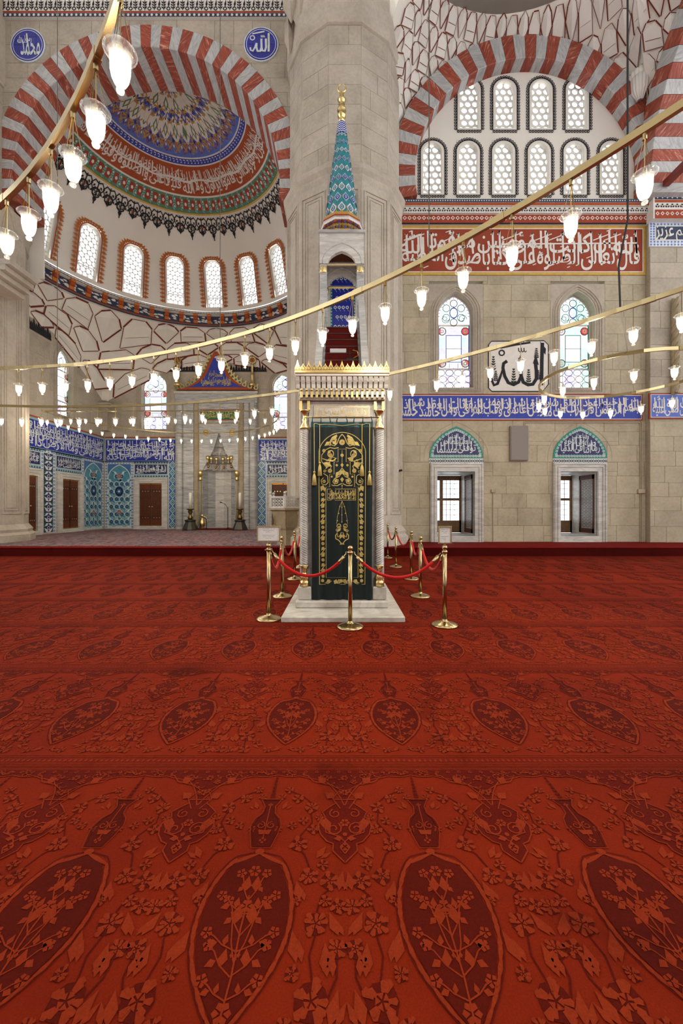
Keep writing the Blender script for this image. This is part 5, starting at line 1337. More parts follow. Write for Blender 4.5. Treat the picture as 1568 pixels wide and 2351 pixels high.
def frieze(parent, fmap, u0, u1, words, seed):
    a = Art(); a.rect(u0, u1, b0 - .08, b1 + .10, 'tile_aqua', 1); a.rect(u0 + .05, u1 - .05, b0, b1, 'tile_cobalt', 2)
    h = len(words) // 2
    a.thuluth(words[:h], u0 + .1, u1 - .1, b0 + .04, b0 + (b1 - b0) * .62, 'tile_white', 3, seed); a.thuluth(words[h:], u0 + .1, u1 - .1, b0 + (b1 - b0) * .45, b1 - .03, 'tile_white', 3, seed + 1)
    a.rect(u0 + .4, u1 - .5, (b0 + b1) / 2 - .015, (b0 + b1) / 2 + .015, 'tile_white', 4)
    a.rect(u0, u1, b1 + .10, b1 + .20, 'paint_rust', 1)
    n = round((u1 - u0) / .2)
    for k in range(n): a.disc((u0 + (k + .5) * (u1 - u0) / n, b0 - .04), .03, 'paint_navy', 2, 4)
    a.emit('tile_frieze', fmap, parent, .0035)
frieze(ab, bm_, XL + .05, T(405), verse[:18], 2); frieze(ab, bm_, T(592), XR - .1, verse[18:34], 5)
# dark cresting painted above the niche
a = Art()
for u0, u1 in ((T(388), T(452)), (T(528), T(612))):
    z0, z1 = pZ(854, YB), pZ(836, YB); a.rect(u0, u1, z0, z0 + .06, 'ink', 1); n = round((u1 - u0) / .3)
    for k in range(n * 2):
        c = u0 + (k + .5) * (u1 - u0) / n / 2; h = (z1 - z0) * (1.0 if k % 2 == 0 else .7); a.poly([(c - .1, z0), (c - .06, z0 + h * .35), (c - .07, z0 + h * .5), (c, z0 + h), (c + .07, z0 + h * .5), (c + .06, z0 + h * .35), (c + .1, z0)], 'ink', 2)
a.emit('painted_cresting', plane_map(YB - .03), ab)
# -- tiles of the side wall (u = distance along the wall)
U = lambda px: 13.7 * F / (784 - px)
tile_field(al, xm, U(188), YB - .05, zf, zt1, 'arch', 6); tile_field(al, xm, U(94), U(127), zf, zt1, 'palmette', 7)
tile_field(al, xm, 14.5, U(30), zf, zt1, 'palmette', 8)
cartouche(al, xm, U(30), U(94), pZ(1096, YB), zt1, 'عليهم ولا الضالين امين'.split()); cartouche(al, xm, U(127), U(188), pZ(1096, YB), zt1, 'صراط الذين انعمت عليهم غير المغضوب'.split())
shut_door('door_3', 'carved wooden double door beside the left pillar', xm, U(30), U(93), ZP, pZ(1097, YB), 1)
shut_door('door_4', 'carved wooden double door in the apse side wall near the tiled corner', xm, U(128), U(187), ZP, pZ(1097, YB), 1)
tile_field(al, xm, U(30), U(94), ZP, ZP + .2, 'strip', 1)
frieze(al, xm, 14.5, YB - .05, verse[10:44], 9)
a = Art(); z0, z1 = 9.35, 9.95; u0, u1 = 15.4, lwY[0] - .35; a.rect(u0, u1, z0, z0 + .09, 'ink', 1); n = 12
for k in range(n * 2):
    c = u0 + (k + .5) * (u1 - u0) / n / 2; h = (z1 - z0) * (1.0 if k % 2 == 0 else .7); a.poly([(c - .09, z0), (c - .06, z0 + h * .35), (c - .08, z0 + h * .5), (c, z0 + h), (c + .08, z0 + h * .5), (c + .06, z0 + h * .35), (c + .09, z0)], 'ink', 2)
a.emit('painted_cresting', lambda u, v, d: (XL + .03 + d, u, v), al)
# carved corner corbel
mb = MB(); q = (XL + .5, YB - .5)
for k in range(5): mb.box(XL, XL + .7 - .06 * k, YB - .7 + .06 * k, YB, 7.3 - .09 * k, 7.4 - .09 * k)
mb.box(XL, XL + .42, YB - .42, YB, 5.9, 6.95); mb.build('corner_corbel', 'stone_grey', ab)

# -- prayer niche
MY = YB - .12
mh = empty('mihrab', (T(498), YB, ZP)); mh.location = (0, 0, 0); tag(mh, 'tall grey marble prayer niche with gilded gable', 'prayer niche', kind='structure')
u0, u1 = MHX; zt_ = pZ(903, YB); n0, n1 = T(467), T(541); nz = pZ(1080, YB)
mm = plane_map(MY)
holed([(u0, ZP), (u0, zt_), (u1, zt_), (u1, ZP)], [(n0, ZP + .12), (n0, nz), ((n0 * 2 + n1) / 3, nz + 1.2), ((n0 + n1) / 2, nz + 2.2), ((n0 + 2 * n1) / 3, nz + 1.2), (n1, nz), (n1, ZP + .12)], mm, -.12, .0, 'marble_front', 'marble_grey', mh)
for px0, px1, mat in ((405, 422, 'marble_grey'), (424, 447, 'marble_grey'), (448, 457, 'limestone'), (551, 560, 'limestone'), (562, 573, 'marble_grey'), (574, 591, 'marble_grey')):
    # piers built of stacked stripes
    z = ZP; k = 0
    while z < zt_ - .6 - .01:
        h = min(.75, zt_ - .6 - z); rnd = px1 - px0 > 15 and (px0 in (405, 574))
        x0, x1 = T(px0), T(px1); mb = MB()
        if rnd:
            c = (x0 + x1) / 2; rr = (x1 - x0) / 2; vs = []; N = 9
            for zz in (z + .004, z + h - .004): vs += [(c - rr * cos(pi * j / (N - 1)), MY - .02 - rr * .8 * sin(pi * j / (N - 1)), zz) for j in range(N)]
            mb.add(vs, [(j, j + 1, N + j + 1, N + j) for j in range(N - 1)])
        else: mb.cbox(x0, x1, MY - .07, MY, z + .003, z + h - .003, .008)
        mb.build('pier_stone', mat, mh); z += h; k += 1
MB().box(u0, u1, MY - .10, MY, zt_ - .6, zt_).build('lintel', 'marble_grey', mh)
MB().box(u0 - .03, u1 + .03, MY - .15, MY, zt_ - .06, zt_ + .05).build('lintel_moulding', 'marble', mh)
fz0, fz1 = pZ(1078, YB), pZ(972, YB)
moulding([(T(457), fz0), (T(457), fz1), (T(550), fz1), (T(550), fz0)], .12, mm, .0, .05, 'inner_frame', 'limestone', mh)
# niche: seven-sided recess of banded marble
pts = [(n0 + (n1 - n0) * (.5 - .5 * cos(pi * k / 6)), YB + .85 * sin(pi * k / 6)) for k in range(7)]
bk = MB()
for j in range(6):
    z = ZP
    while z < nz - .01:
        h = min(.42, nz - z); p_, q_ = pts[j], pts[j + 1]
        m_ = MB(); m_.add([(*p_, z + .004), (*q_, z + .004), (*q_, z + h - .004), (*p_, z + h - .004)], [(0, 1, 2, 3)]); m_.build('niche_stone', 'marble_grey' if j in (0, 1, 4, 5) else 'marble', mh); z += h
MB().box(n0 - .3, n1 + .3, YB + .9, YB + 1.0, ZP, nz + 2.6).box(n0 - .3, n0 - .05, YB + .02, YB + 1, ZP, nz + 2.6).box(n1 + .05, n1 + .3, YB + .02, YB + 1, ZP, nz + 2.6).box(n0 - .3, n1 + .3, YB + .02, YB + 1, nz + 2.5, nz + 2.6).build('niche_backing', 'marble', mh)
for r_ in range(5):                                   # stalactite hood
    fr_ = 1 - r_ / 5.4; z0 = nz + r_ * .46; cxm = (n0 + n1) / 2; N = 7 - r_
    mb = MB()
    for j in range(N):
        a0, a1 = pi * j / N, pi * (j + 1) / N; am = (a0 + a1) / 2; rr = (n1 - n0) / 2 * fr_; ry = .85 * fr_
        P3 = lambda a_, rsc, z: (cxm - rr * rsc * cos(a_), YB + ry * rsc * sin(a_) - .05, z)
        mb.add([P3(a0, 1, z0), P3(a1, 1, z0), P3(a1, .95, z0 + .46), P3(a0, .95, z0 + .46), P3(am, .72, z0 + .1), P3(am, 1.05, z0 + .4)], [(0, 4, 5, 3), (4, 1, 2, 5), (0, 1, 4), (3, 5, 2)])
    mb.build('hood_tier', 'marble', mh)
for px_, py_ in ((477, 1051), (485, 1053), (497, 1054), (512, 1054), (524, 1053), (531, 1051)):
    q = at(px_, py_, YB - .16); m_ = MB(); m_.lathe([(.0, -.32), (.06, -.24), (.03, -.16), (.1, -.06), (.1, .12), (.0, .12)], 8, q, 0, cap=False); m_.build('gilt_pendant', 'gold', mh, True)
for px_, py_ in ((478, 1071), (496, 1073), (514, 1073), (531, 1072)):
    q = at(px_, py_, YB - .15); m_ = MB(); m_.ball(q, .08, 6); m_.build('gilt_boss', 'copper_gold', mh, True)
for px_ in (473, 533):
    q = at(px_, 993, MY - .04); m_ = MB(); m_.prism([(q.x + .19 * cos(k * pi / 10), q.z + .19 * sin(k * pi / 10)) for k in range(20)], plane_map(MY), 0, .06); g_ = m_.build('gilt_disc', 'gold', mh)
    a = Art(); a.ring((q.x, q.z), .13, .15, 'brass_dark', 1, 14); a.rect(q.x - .1, q.x + .1, q.z - .02, q.z + .02, 'brass_dark', 1); a.emit('disc_pattern', plane_map(MY - .06), g_, .004)
for px_ in (463, 546):                                # slim corner columns
    x = T(px_); zc0, zc1 = ZP + .1, pZ(1085, YB)
    m_ = MB(); m_.lathe([(.07, zc0), (.07, zc1 - .5)], 8, (x, MY - .08, 0)); m_.build('corner_column', 'limestone', mh, True)
    m_ = MB(); m_.lathe([(.06, 0), (.13, .08), (.06, .18), (.09, .25), (.16, .45), (.13, .6), (.03, .62)], 10, (x, MY - .08, zc1 - .5)); m_.build('gilt_capital', 'gold', mh, True)
gp = MB().box(T(462), T(551), MY - .05, MY, pZ(966, YB), pZ(942, YB)).build('green_panel', 'paint_red', mh)
a = Art(); a.rect(T(463.5), T(549.5), pZ(964.5, YB), pZ(943.5, YB), 'panel_green', 1); a.thuluth('كلما دخل عليها زكريا المحراب'.split(), T(466), T(547), pZ(963, YB), pZ(945, YB), 'gold_thread', 2, 2); a.emit('panel_lettering', plane_map(MY - .05), gp, .004)
# gilded gable
gz = pZ(897, YB); ga = pZ(805, YB); cu = T(498); hwg = (T(590) - T(408)) / 2
def gab(t):                                           # ogee half outline, t 0..1 from foot to apex
    return (hwg * (1 - t) ** 1.0 * (1 - .35 * sin(pi * t) ), gz + (ga - gz) * (t ** 1.35))
outl = [(cu - gab(k / 12)[0], gab(k / 12)[1]) for k in range(13)] + [(cu + gab(k / 12)[0], gab(k / 12)[1]) for k in range(11, -1, -1)]
m_ = MB(); m_.prism(outl, plane_map(YB - .15), -.05, .05); gg = m_.build('gable', 'paint_rust', mh)
inn_ = [(cu + (x - cu) * .74, gz + .14 + (z - gz) * .80) for x, z in outl]
a = Art(); a.poly(inn_, 'paint_cobalt', 1); a.line('فولوا وجوهكم شطره'.split(), cu - .85, cu + .85, gz + .2, gz + .75, 'gold_thread', 2); a.line(['المسجد', 'الحرام'], cu - .4, cu + .4, gz + .65, gz + 1.1, 'gold_thread', 2)
for k in range(14):
    s_ = random.choice((-1, 1)); a.scroll((cu + random.uniform(-.9, .9) * .9, gz + .25 + random.uniform(0, .35)), .1, .02, 'gold_thread', 2, 1.2, 0, s_, 8)
a.emit('gable_lettering', plane_map(YB - .2), gg, .004)
for k in range(27):                                   # pierced gilt cresting along the ogee
    t = k / 26 * 2; s_ = -1 if t < 1 else 1; tt = t if t < 1 else 2 - t; x, z = gab(tt)
    rg_ = Art(); c = (cu + s_ * x, z + .12); rg_.ring(c, .075, .135, 'gold', 0, 10); rg_.leaf((c[0] - .03, c[1] - .08), (c[0] + .03, c[1] + .08), .3, 'paint_green', 0); rg_.leaf((c[0] + s_ * .05, c[1] + .1), (c[0] + s_ * .13, c[1] + .24), .35, 'gold', 0)
    rg_.emit('gilt_cresting', plane_map(YB - .17 - .004 * (k % 2)), gg)
for px_ in (411, 581):
    x = T(px_); z = pZ(888, YB); m_ = MB(); m_.lathe([(.22, 0), (.18, .1), (.1, .2), (.09, .5), (.14, .56), (.08, .62), (.07, 1.1), (.11, 1.15), (.05, 1.25)], 10, (x, YB - .2, z)); fn = m_.build('finial', 'gold', mh, True)
    a = Art(); a.flower((x, z + 1.46), .26, 'brass_dark', 1, 10, 'paint_rust'); a.ring((x, z + 1.46), .16, .2, 'gold', 2, 12); a.emit('finial_rosette', plane_map(YB - .2), fn, .006)
m_ = MB(); m_.lathe([(.05, 0), (.12, .1), (.03, .25), (.0, .55)], 8, (cu, YB - .15, ga + .1)); m_.build('finial', 'gold', mh, True)
MB().cbox(T(455), T(552), MY - .9, MY - .05, ZP, ZP + .1, .02).build('niche_step', 'carpet_step', mh)

# -- things in front of the niche
for k, px_ in enumerate((437, 551)):
    Yc = YB - 1.2; x = pX(px_, Yc); cs_ = empty('candlestick', (x, Yc, ZP + .012)); tag(cs_, 'bronze candlestick with tall white candle ' + ('left' if k == 0 else 'right') + ' of the prayer niche', 'candlestick')
    m_ = MB(); m_.lathe([(.42, 0), (.42, .06), (.26, .45), (.30, .5), (.30, .56), (.12, .6)], 12); m_.build('base', 'bronze', cs_)
    m_ = MB(); m_.lathe([(.1, .58), (.16, .68), (.08, .78), (.08, .9), (.14, 1.0), (.1, 1.08), (.2, 1.14), (.2, 1.18), (.05, 1.18)], 12); m_.build('stem', 'brass_dark', cs_, True)
    m_ = MB(); m_.lathe([(.085, 1.18), (.085, 2.02), (.06, 2.05), (.01, 2.05)], 10); m_.build('candle', 'candle_wax', cs_, True)
Yc = YB - 1.0; x = pX(523, Yc)
ms = empty('microphone_stand', (x, Yc, ZP + .012)); tag(ms, 'black microphone stand with tilted boom in front of the prayer niche', 'microphone stand')
MB().tube([(0, 0, .03), (0, 0, 1.2), (0, 0, 1.25)], .02, 6).build('pole', 'black_iron', ms); MB().tube([(0, 0, 1.2), (-.12, -.05, 1.42), (-.28, -.1, 1.5)], .014, 6).build('boom', 'black_iron', ms); MB().tube([(-.28, -.1, 1.5), (-.4, -.14, 1.54)], .03, 6).build('microphone', 'black_iron', ms)
for k in range(3): MB().tube([(0, 0, .12), (.26 * cos(2.1 * k + .3), .26 * sin(2.1 * k + .3), .01)], .014, 5).build('leg', 'black_iron', ms)
x = pX(474, Yc); m2 = empty('microphone_stand', (x, Yc, ZP + .012)); tag(m2, 'short dark microphone stand beside the brass ewer', 'microphone stand')
MB().tube([(0, 0, .02), (0, 0, .62)], .018, 6).build('pole', 'black_iron', m2); MB().tube([(0, 0, .6), (-.3, -.05, .78)], .02, 6).build('microphone', 'black_iron', m2)
for k in range(3): MB().tube([(0, 0, .1), (.16 * cos(2.1 * k), .16 * sin(2.1 * k), .01)], .012, 5).build('leg', 'black_iron', m2)
x = pX(464, Yc); ew = empty('ewer', (x - .06, Yc + .2, ZP + .012)); tag(ew, 'brass ewer standing at the foot of the niche column', 'ewer')
m_ = MB(); m_.lathe([(.12, 0), (.05, .1), (.16, .25), (.18, .4), (.08, .55), (.06, .72), (.1, .8), (.03, .88)], 12); m_.build('body', 'gold', ew, True); MB().tube([(.15, 0, .35), (.28, 0, .5), (.22, 0, .7), (.08, 0, .74)], .018, 6).build('handle', 'gold', ew)
# -- stone preaching pulpit
Yc = 13.15; x = pX(660, Yc); kp = empty('preaching_pulpit', (x, Yc, ZP)); tag(kp, 'carved pale stone preaching pulpit with pierced parapet beside the green curtain', 'pulpit')
hexr = lambda r, z, n=6: [(r * cos(pi / 6 + 2 * pi * k / n), r * sin(pi / 6 + 2 * pi * k / n), z) for k in range(n)]
def hexshell(prof, name, mat):
    m_ = MB(); vs = []
    for r, z in prof: vs += hexr(r, z)
    m_.add(vs, [(i * 6 + k, i * 6 + (k + 1) % 6, (i + 1) * 6 + (k + 1) % 6, (i + 1) * 6 + k) for i in range(len(prof) - 1) for k in range(6)] + [tuple((len(prof) - 1) * 6 + k for k in range(6))]); return m_.build(name, mat, kp)
hexshell([(.36, 0), (.36, .5), (.38, .52), (.52, 1.0), (.54, 1.1), (.62, 1.14), (.62, 1.2)], 'body', 'limestone')
for k in range(6):
    A, B = Vector(hexr(.58, 1.2)[k]), Vector(hexr(.58, 1.2)[(k + 1) % 6]); d = (B - A); L = d.length; d.normalize(); n_ = Vector((d.y, -d.x, 0))
    fm = lambda u, v, dd, A=A, d=d, n_=n_: A + d * u + Vector((0, 0, v)) + n_ * dd
    holed([(0, 0), (0, .38), (L, .38), (L, 0)], [(.06, .05), (.06, .33), (L - .06, .33), (L - .06, .05)], fm, -.04, .03, 'parapet_frame', 'marble', kp)
    a = Art()
    for r_ in range(3):
        for c_ in range(4): a.ring((.06 + (L - .12) * (c_ + .5) / 4, .05 + .28 * (r_ + .5) / 3), .035, .055, 'marble', 0, 6)
    a.emit('parapet_lattice', fm, kp)
    m_ = MB(); m_.cbox(A.x - .04, A.x + .04, A.y - .04, A.y + .04, 1.2, 1.64, .01); m_.ball((A.x, A.y, 1.69), .05, 6); m_.build('parapet_post', 'marble', kp)
    for j in (0, 1): moulding([(.06, -.18), (.06, -.6), (L - .1, -.62), (L - .06, -.18)][:4], .025, lambda u, v, dd, A=A, d=d, n_=n_: A * .86 + Vector((0, 0, .17)) + d * u + Vector((0, 0, v)) + n_ * dd, 0, .012, 'body_moulding', 'limestone', kp, True) if j == 0 else None

# ================================================================== minbar (pulpit stair)
mn = empty('minbar', (0, 0, 0)); tag(mn, 'tall marble pulpit stair with gilded gate and tiled conical cap', 'pulpit')
GX, GY = .007, 5.62
zz = lambda py, Y=5.6: pZ(py, Y)
MB().cbox(.02 - .79, .02 + .79, 5.06, 7.4, 0, .077, .012).build('floor_slab', 'marble_plinth', mn)
MB().cbox(GX - .645, GX + .645, 5.49, 7.2, .077, .173, .015).build('plinth', 'marble_plinth', mn)
# gate posts and lintel
for s_ in (-1, 1):
    x0, x1 = sorted((GX + s_ * .40, GX + s_ * .60))
    MB().cbox(x0, x1, GY + .06, GY + .5, .173, 2.95, .01).build('gate_post', 'marble', mn)
    MB().cbox(*sorted((GX + s_ * .43, GX + s_ * .62)), GY - .06, GY + .1, .173, .36, .015).build('post_base', 'marble_plinth', mn)
    moulding([(GX + s_ * .415, .3), (GX + s_ * .415, 2.6), (GX + s_ * .445, 2.6), (GX + s_ * .445, .3)], .012, plane_map(GY + .06), 0, .01, 'post_moulding', 'marble', mn, True)
    cx_ = GX + s_ * .525
    tw = MB()                                          # twisted shaft
    N, Mz = 24, 180; vs = []; fs = []; z0, z1 = .655, 2.57
    for i in range(Mz + 1):
        z = z0 + (z1 - z0) * i / Mz; th = s_ * i * 2 * pi * 15 / Mz
        for j in range(N):
            a_ = 2 * pi * j / N; r_ = .049 + .011 * cos(4 * (a_ - th / 1.0)); vs.append((cx_ + r_ * cos(a_), GY + r_ * sin(a_), z))
    fs = [(i * N + j, i * N + (j + 1) % N, (i + 1) * N + (j + 1) % N, (i + 1) * N + j) for i in range(Mz) for j in range(N)]
    tcol = mk('twisted_column', vs, fs, 'marble', mn, None, True)
    m_ = MB(); m_.lathe([(.068, .36), (.068, .43), (.05, .45), (.075, .48), (.03, .545), (.028, .565), (.04, .575), (.028, .59), (.065, .645), (.07, .655), (.05, .657)], 14, (cx_, GY, 0)); m_.build('gilt_base', 'gold', tcol, True)
    m_ = MB(); m_.lathe([(.05, 2.565), (.07, 2.57), (.066, 2.60), (.03, 2.67), (.04, 2.70), (.028, 2.72), (.026, 2.76), (.06, 2.82), (.07, 2.83), (.05, 2.84)], 14, (cx_, GY, 0)); m_.build('gilt_capital', 'gold', tcol, True)
    for q in (-.055, .055):
        m_ = MB(); m_.prism([(cx_ + q - .022, 2.84), (cx_ + q - .018, 3.02), (cx_ + q + .018, 3.04), (cx_ + q + .022, 2.84)], plane_map(GY), -.02, .02); m_.build('capital_leaf', 'gold', tcol)
        m_ = MB(); m_.prism([(cx_ + q - .022, .36), (cx_ + q - .016, .2), (cx_ + q + .016, .2), (cx_ + q + .022, .36)], plane_map(GY), .0, .03); m_.build('base_leaf', 'gold', tcol)
MB().cbox(GX - .60, GX + .60, GY + .04, GY + .5, 2.60, 3.0, .008).build('lintel', 'marble', mn)
lz0, lz1 = zz(957), zz(930); lf = plane_map(GY + .04)
MB().box(GX - .40, GX + .40, GY + .025, GY + .05, lz0, lz1).build('inscription_panel', 'marble', mn)
a = Art(); a.frame(GX - .39, GX + .39, lz0 + .005, lz1 - .005, .008, 'gold', 1)
for c0_, c1_ in ((GX - .37, GX - .02), (GX + .02, GX + .37)): a.frame(c0_, c1_, lz0 + .022, lz1 - .022, .006, 'gold', 1)
a.line('لا اله الا الله'.split(), GX + .04, GX + .35, lz0 + .032, lz1 - .03, 'gold', 2); a.line('محمد رسول الله'.split(), GX - .35, GX - .04, lz0 + .032, lz1 - .03, 'gold', 2)
a.flower((GX, (lz0 + lz1) / 2), .03, 'gold', 2, 6)
a.emit('gilt_lettering', plane_map(GY + .025), mn, .0015)
moulding([(GX - .46, 2.60), (GX - .46, 2.955), (GX + .46, 2.955), (GX + .46, 2.60)], .03, lf, 0, .02, 'lintel_moulding', 'marble', mn)
# cornice
MB().cbox(GX - .60, GX + .60, GY - .06, GY + .55, 2.97, 3.02, .006).build('cornice_bed', 'marble', mn)
for k in range(17):
    x = GX - .56 + k * 1.12 / 16
    m_ = MB(); m_.cbox(x - .017, x + .017, GY - .115, GY - .05, 2.985, 3.075, .004); m_.ball((x, GY - .115, 3.095), .022, 6); m_.build('gilt_drop', 'gold', mn)
MB().cbox(GX - .60, GX + .60, GY - .09, GY + .55, 3.03, 3.12, .006).build('cornice_back', 'marble', mn)
for k in range(18):
    x = GX - .61 + k * 1.22 / 17
    m_ = MB(); m_.prism([(GY - .10, 3.115), (GY - .115, 3.17), (GY - .15, 3.215), (GY - .17, 3.26), (GY - .05, 3.26), (GY - .05, 3.115)], lambda u, v, d: (x + d, u, v), -.027, .027); m_.build('cornice_flute', 'marble', mn)
MB().cbox(GX - .64, GX + .64, GY - .13, GY + .58, 3.20, 3.27, .006).build('cornice_slab', 'marble', mn)
MB().cbox(GX - .645, GX + .645, GY - .18, GY + .6, 3.265, 3.30, .006).build('cornice_slab', 'marble', mn)
MB().cbox(GX - .65, GX + .65, GY - .195, GY + .6, 3.298, 3.322, .006).build('gilt_moulding', 'gold', mn)
cy_ = GY - .18; n = 17; per = 1.29 / n
def crest(x, hgt, w_):
    a = Art(); z0 = 3.322
    a.poly([(x - w_ / 2, z0), (x - w_ / 2, z0 + .055), (x - w_ * .32, z0 + .075), (x - w_ * .16, z0 + hgt * .72), (x, z0 + hgt), (x + w_ * .16, z0 + hgt * .72), (x + w_ * .32, z0 + .075), (x + w_ / 2, z0 + .055), (x + w_ / 2, z0)], 'gold', 0)
    a.ring((x, z0 + .048), .020, .026, 'brass_dark', 2, 9); a.fan([(x - .008, z0 + .075), (x, z0 + .1), (x + .008, z0 + .075), (x, z0 + .06)], 'brass_dark', 2)
    for s_ in (-1, 1): a.scroll((x + s_ * .024, z0 + .03), .012, .004, 'brass_dark', 2, 1.2, 0, s_, 7)
    a.emit('gilt_crest', plane_map(cy_), mn, .002)
    m_ = MB(); m_.prism([(x - w_ / 2, z0), (x - w_ / 2, z0 + .05), (x, z0 + hgt * .9), (x + w_ / 2, z0 + .05), (x + w_ / 2, z0)], plane_map(cy_), -.02, -.001); m_.build('gilt_crest', 'gold', mn)
for k in range(n): crest(GX - .645 + (k + .5) * per, .155 if k % 2 == 0 else .115, per)
# stairs, side walls, balustrades
SY0, SZ0, NS, RUN, RISE = 5.98, .173, 25, .186, .2415
st = lambda y: SZ0 + (y - SY0) / RUN * RISE
for k in range(NS):
    y = SY0 + k * RUN; z = SZ0 + k * RISE
    MB().box(GX - .40, GX + .40, y, y + RUN * 1.6, z, z + RISE).build('stair_step', 'carpet_step', mn)
    if k > 12: MB().box(GX - .40, GX + .40, y - .012, y + .01, z + RISE - .02, z + RISE + .004).build('step_edge', 'wood_dark', mn)
PY0, PY1 = 10.66, 11.86; PZ0 = SZ0 + NS * RISE
for s_ in (-1, 1):
    fs_ = lambda u, v, d: (GX + s_ * d, u, v)
    m_ = MB(); m_.prism([(5.9, .173), (PY1, .173), (PY1, PZ0), (PY0 - .05, PZ0), (6.0, .173 + .25)], fs_, .41, .57); m_.build('side_wall', 'marble', mn)
    m_ = MB(); y0, y1 = 6.12, PY0 + .02; m_.prism([(y0, st(y0)), (y1, st(y1)), (y1, st(y1) + .72), (y0, st(y0) + .72)], fs_, .46, .58); m_.build('balustrade', 'marble_grey', mn)
    m_ = MB(); m_.prism([(y0, st(y0) + .70), (y1, st(y1) + .70), (y1, st(y1) + .80), (y0, st(y0) + .80)], fs_, .44, .60); m_.build('handrail', 'marble', mn)
    for k in range(5):
        ya_ = 6.3 + k * .85; pp = [(ya_, st(ya_) + .14), (ya_ + .7, st(ya_ + .7) + .14), (ya_ + .7, st(ya_ + .7) + .6), (ya_, st(ya_) + .6)]
        moulding(pp, .04, fs_, .58, .60, 'balustrade_panel', 'marble', mn, True)
    for k in range(3): moulding([(7.8 + k * 1.3, .5), (7.8 + k * 1.3, 1.6 + k * 1.3), (8.9 + k * 1.3, 1.6 + k * 1.3), (8.9 + k * 1.3, .5)], .07, fs_, .57, .60, 'side_panel_moulding', 'marble', mn, True)
# kiosk at the top of the stairs
kz = lambda py: pZ(py, 10.7)
kw = .595
for s_ in (-1, 1):
    for yy in (PY0 + .09, PY1 - .09):
        x = GX + s_ * (kw - .10)
        m_ = MB(); m_.cbox(x - .095, x + .095, yy - .09, yy + .09, PZ0, kz(607), .02); m_.build('kiosk_column', 'marble_grey', mn)
        m_ = MB(); m_.lathe([(.10, 0), (.12, .06), (.10, .10), (.13, .16), (.10, .18)], 10, (x, yy - .01, kz(628))); m_.build('gilt_collar', 'gold', mn, True)
oz0, oz1 = kz(607), kz(538)
for yy, nm in ((PY0, 'kiosk_arch'), (PY1 - .12, 'kiosk_arch')):
    fm = lambda u, v, d, yy=yy: (GX + u, yy - d, v)
    op = arch_pts(0, .36, oz0 + .003, oz0 + .02, kz(578), 8)
    holed([(-kw, oz0), (-kw, oz1), (kw, oz1), (kw, oz0)], op, fm, -.12, 0, nm, 'marble', mn)
    moulding(arch_pts(0, .52, oz0, oz0 + .05, kz(560), 8), .02, fm, 0, .012, 'arch_moulding', 'marble_grey', mn)
for s_ in (-1, 1):
    fm = lambda u, v, d: (GX + s_ * (kw - .104 + d), u, v)
    holed([(PY0 + .015, oz0), (PY0 + .015, oz1), (PY1 - .13, oz1), (PY1 - .13, oz0)], arch_pts((PY0 + PY1) / 2, .38, oz0 + .003, oz0 + .02, kz(578), 8), fm, 0, .1, 'kiosk_arch', 'marble', mn)
MB().cbox(GX - kw - .03, GX + kw + .03, PY0 - .05, PY1 + .03, oz1, oz1 + .08, .01).build('kiosk_cornice', 'marble_grey', mn)
MB().box(GX - kw + .1, GX + kw - .1, PY0 + .1, PY1 - .1, oz1 - .1, oz1).build('kiosk_ceiling', 'wood_panel', mn)
MB().tube([(GX - .4, PY0 + .06, oz0), (GX + .4, PY0 + .06, oz0)], .018, 6).build('tie_rod', 'gold', mn); MB().tube([(GX - .4, PY1 - .06, oz0 - .02), (GX + .4, PY1 - .06, oz0 - .02)], .018, 6).build('tie_rod', 'gold', mn)
MB().cbox(GX - kw, GX + kw, PY0 + .1, PY1, PZ0 - .12, PZ0 + .02, .01).build('kiosk_floor', 'marble', mn)
# drum and cone
KC = (GX, (PY0 + PY1) / 2); dz0 = oz1 + .08
def poly12(prof, name, mat, n=10):
    m_ = MB(); m_.lathe(prof, n, (*KC, 0), 0); return m_.build(name, mat, mn)
cz0, cz1 = pZ(492, KC[1] - .5), pZ(285, KC[1])
poly12([(.60, dz0), (.60, dz0 + .08), (.56, dz0 + .10), (.56, cz0 - .20)], 'drum', 'paint_gold', 10)
for k, (m2, h0, h1, rr) in enumerate((('paint_rust', -.24, -.18, .585), ('paint_white', -.18, -.13, .60), ('marble_grey', -.13, -.10, .61), ('paint_red', -.10, -.05, .60), ('paint_gold', -.05, .05, .56))): poly12([(rr, cz0 + h0), (rr + .01, cz0 + h1)], 'drum_moulding', m2, 10)
a = Art(); nd = 10
dmap = lambda u, v, d: (KC[0] + (.575 + d) * sin(u) , KC[1] - (.575 + d) * cos(u), v)
for k in range(-11, 12):
    u = k * .145
    for v in (dz0 + .12, dz0 + .26):
        for s_ in (-1, 1): a.scroll((u + s_ * .045, v), .045, .014, 'ink', 1, 1.1, s_, s_, 8)
        a.leaf((u, v - .06), (u, v + .08), .2, 'paint_cobalt' if k % 2 else 'ink', 1)
a.emit('drum_pattern', dmap, mn, .004)
cone_r = lambda z: .50 + (.105 - .50) * (z - cz0) / (cz1 - cz0)
cn = MB().lathe([(.54, cz0 - .04)] + [(cone_r(cz0 + (cz1 - cz0) * k / 10), cz0 + (cz1 - cz0) * k / 10) for k in range(11)], 24, (*KC, 0)).build('tiled_cone', 'tile_turquoise', mn)
cm = lambda u, v, d: (KC[0] + (cone_r(v) + .004 + d) * sin(u), KC[1] - (cone_r(v) + .004 + d) * cos(u), v)
a = Art(); H_ = cz1 - cz0
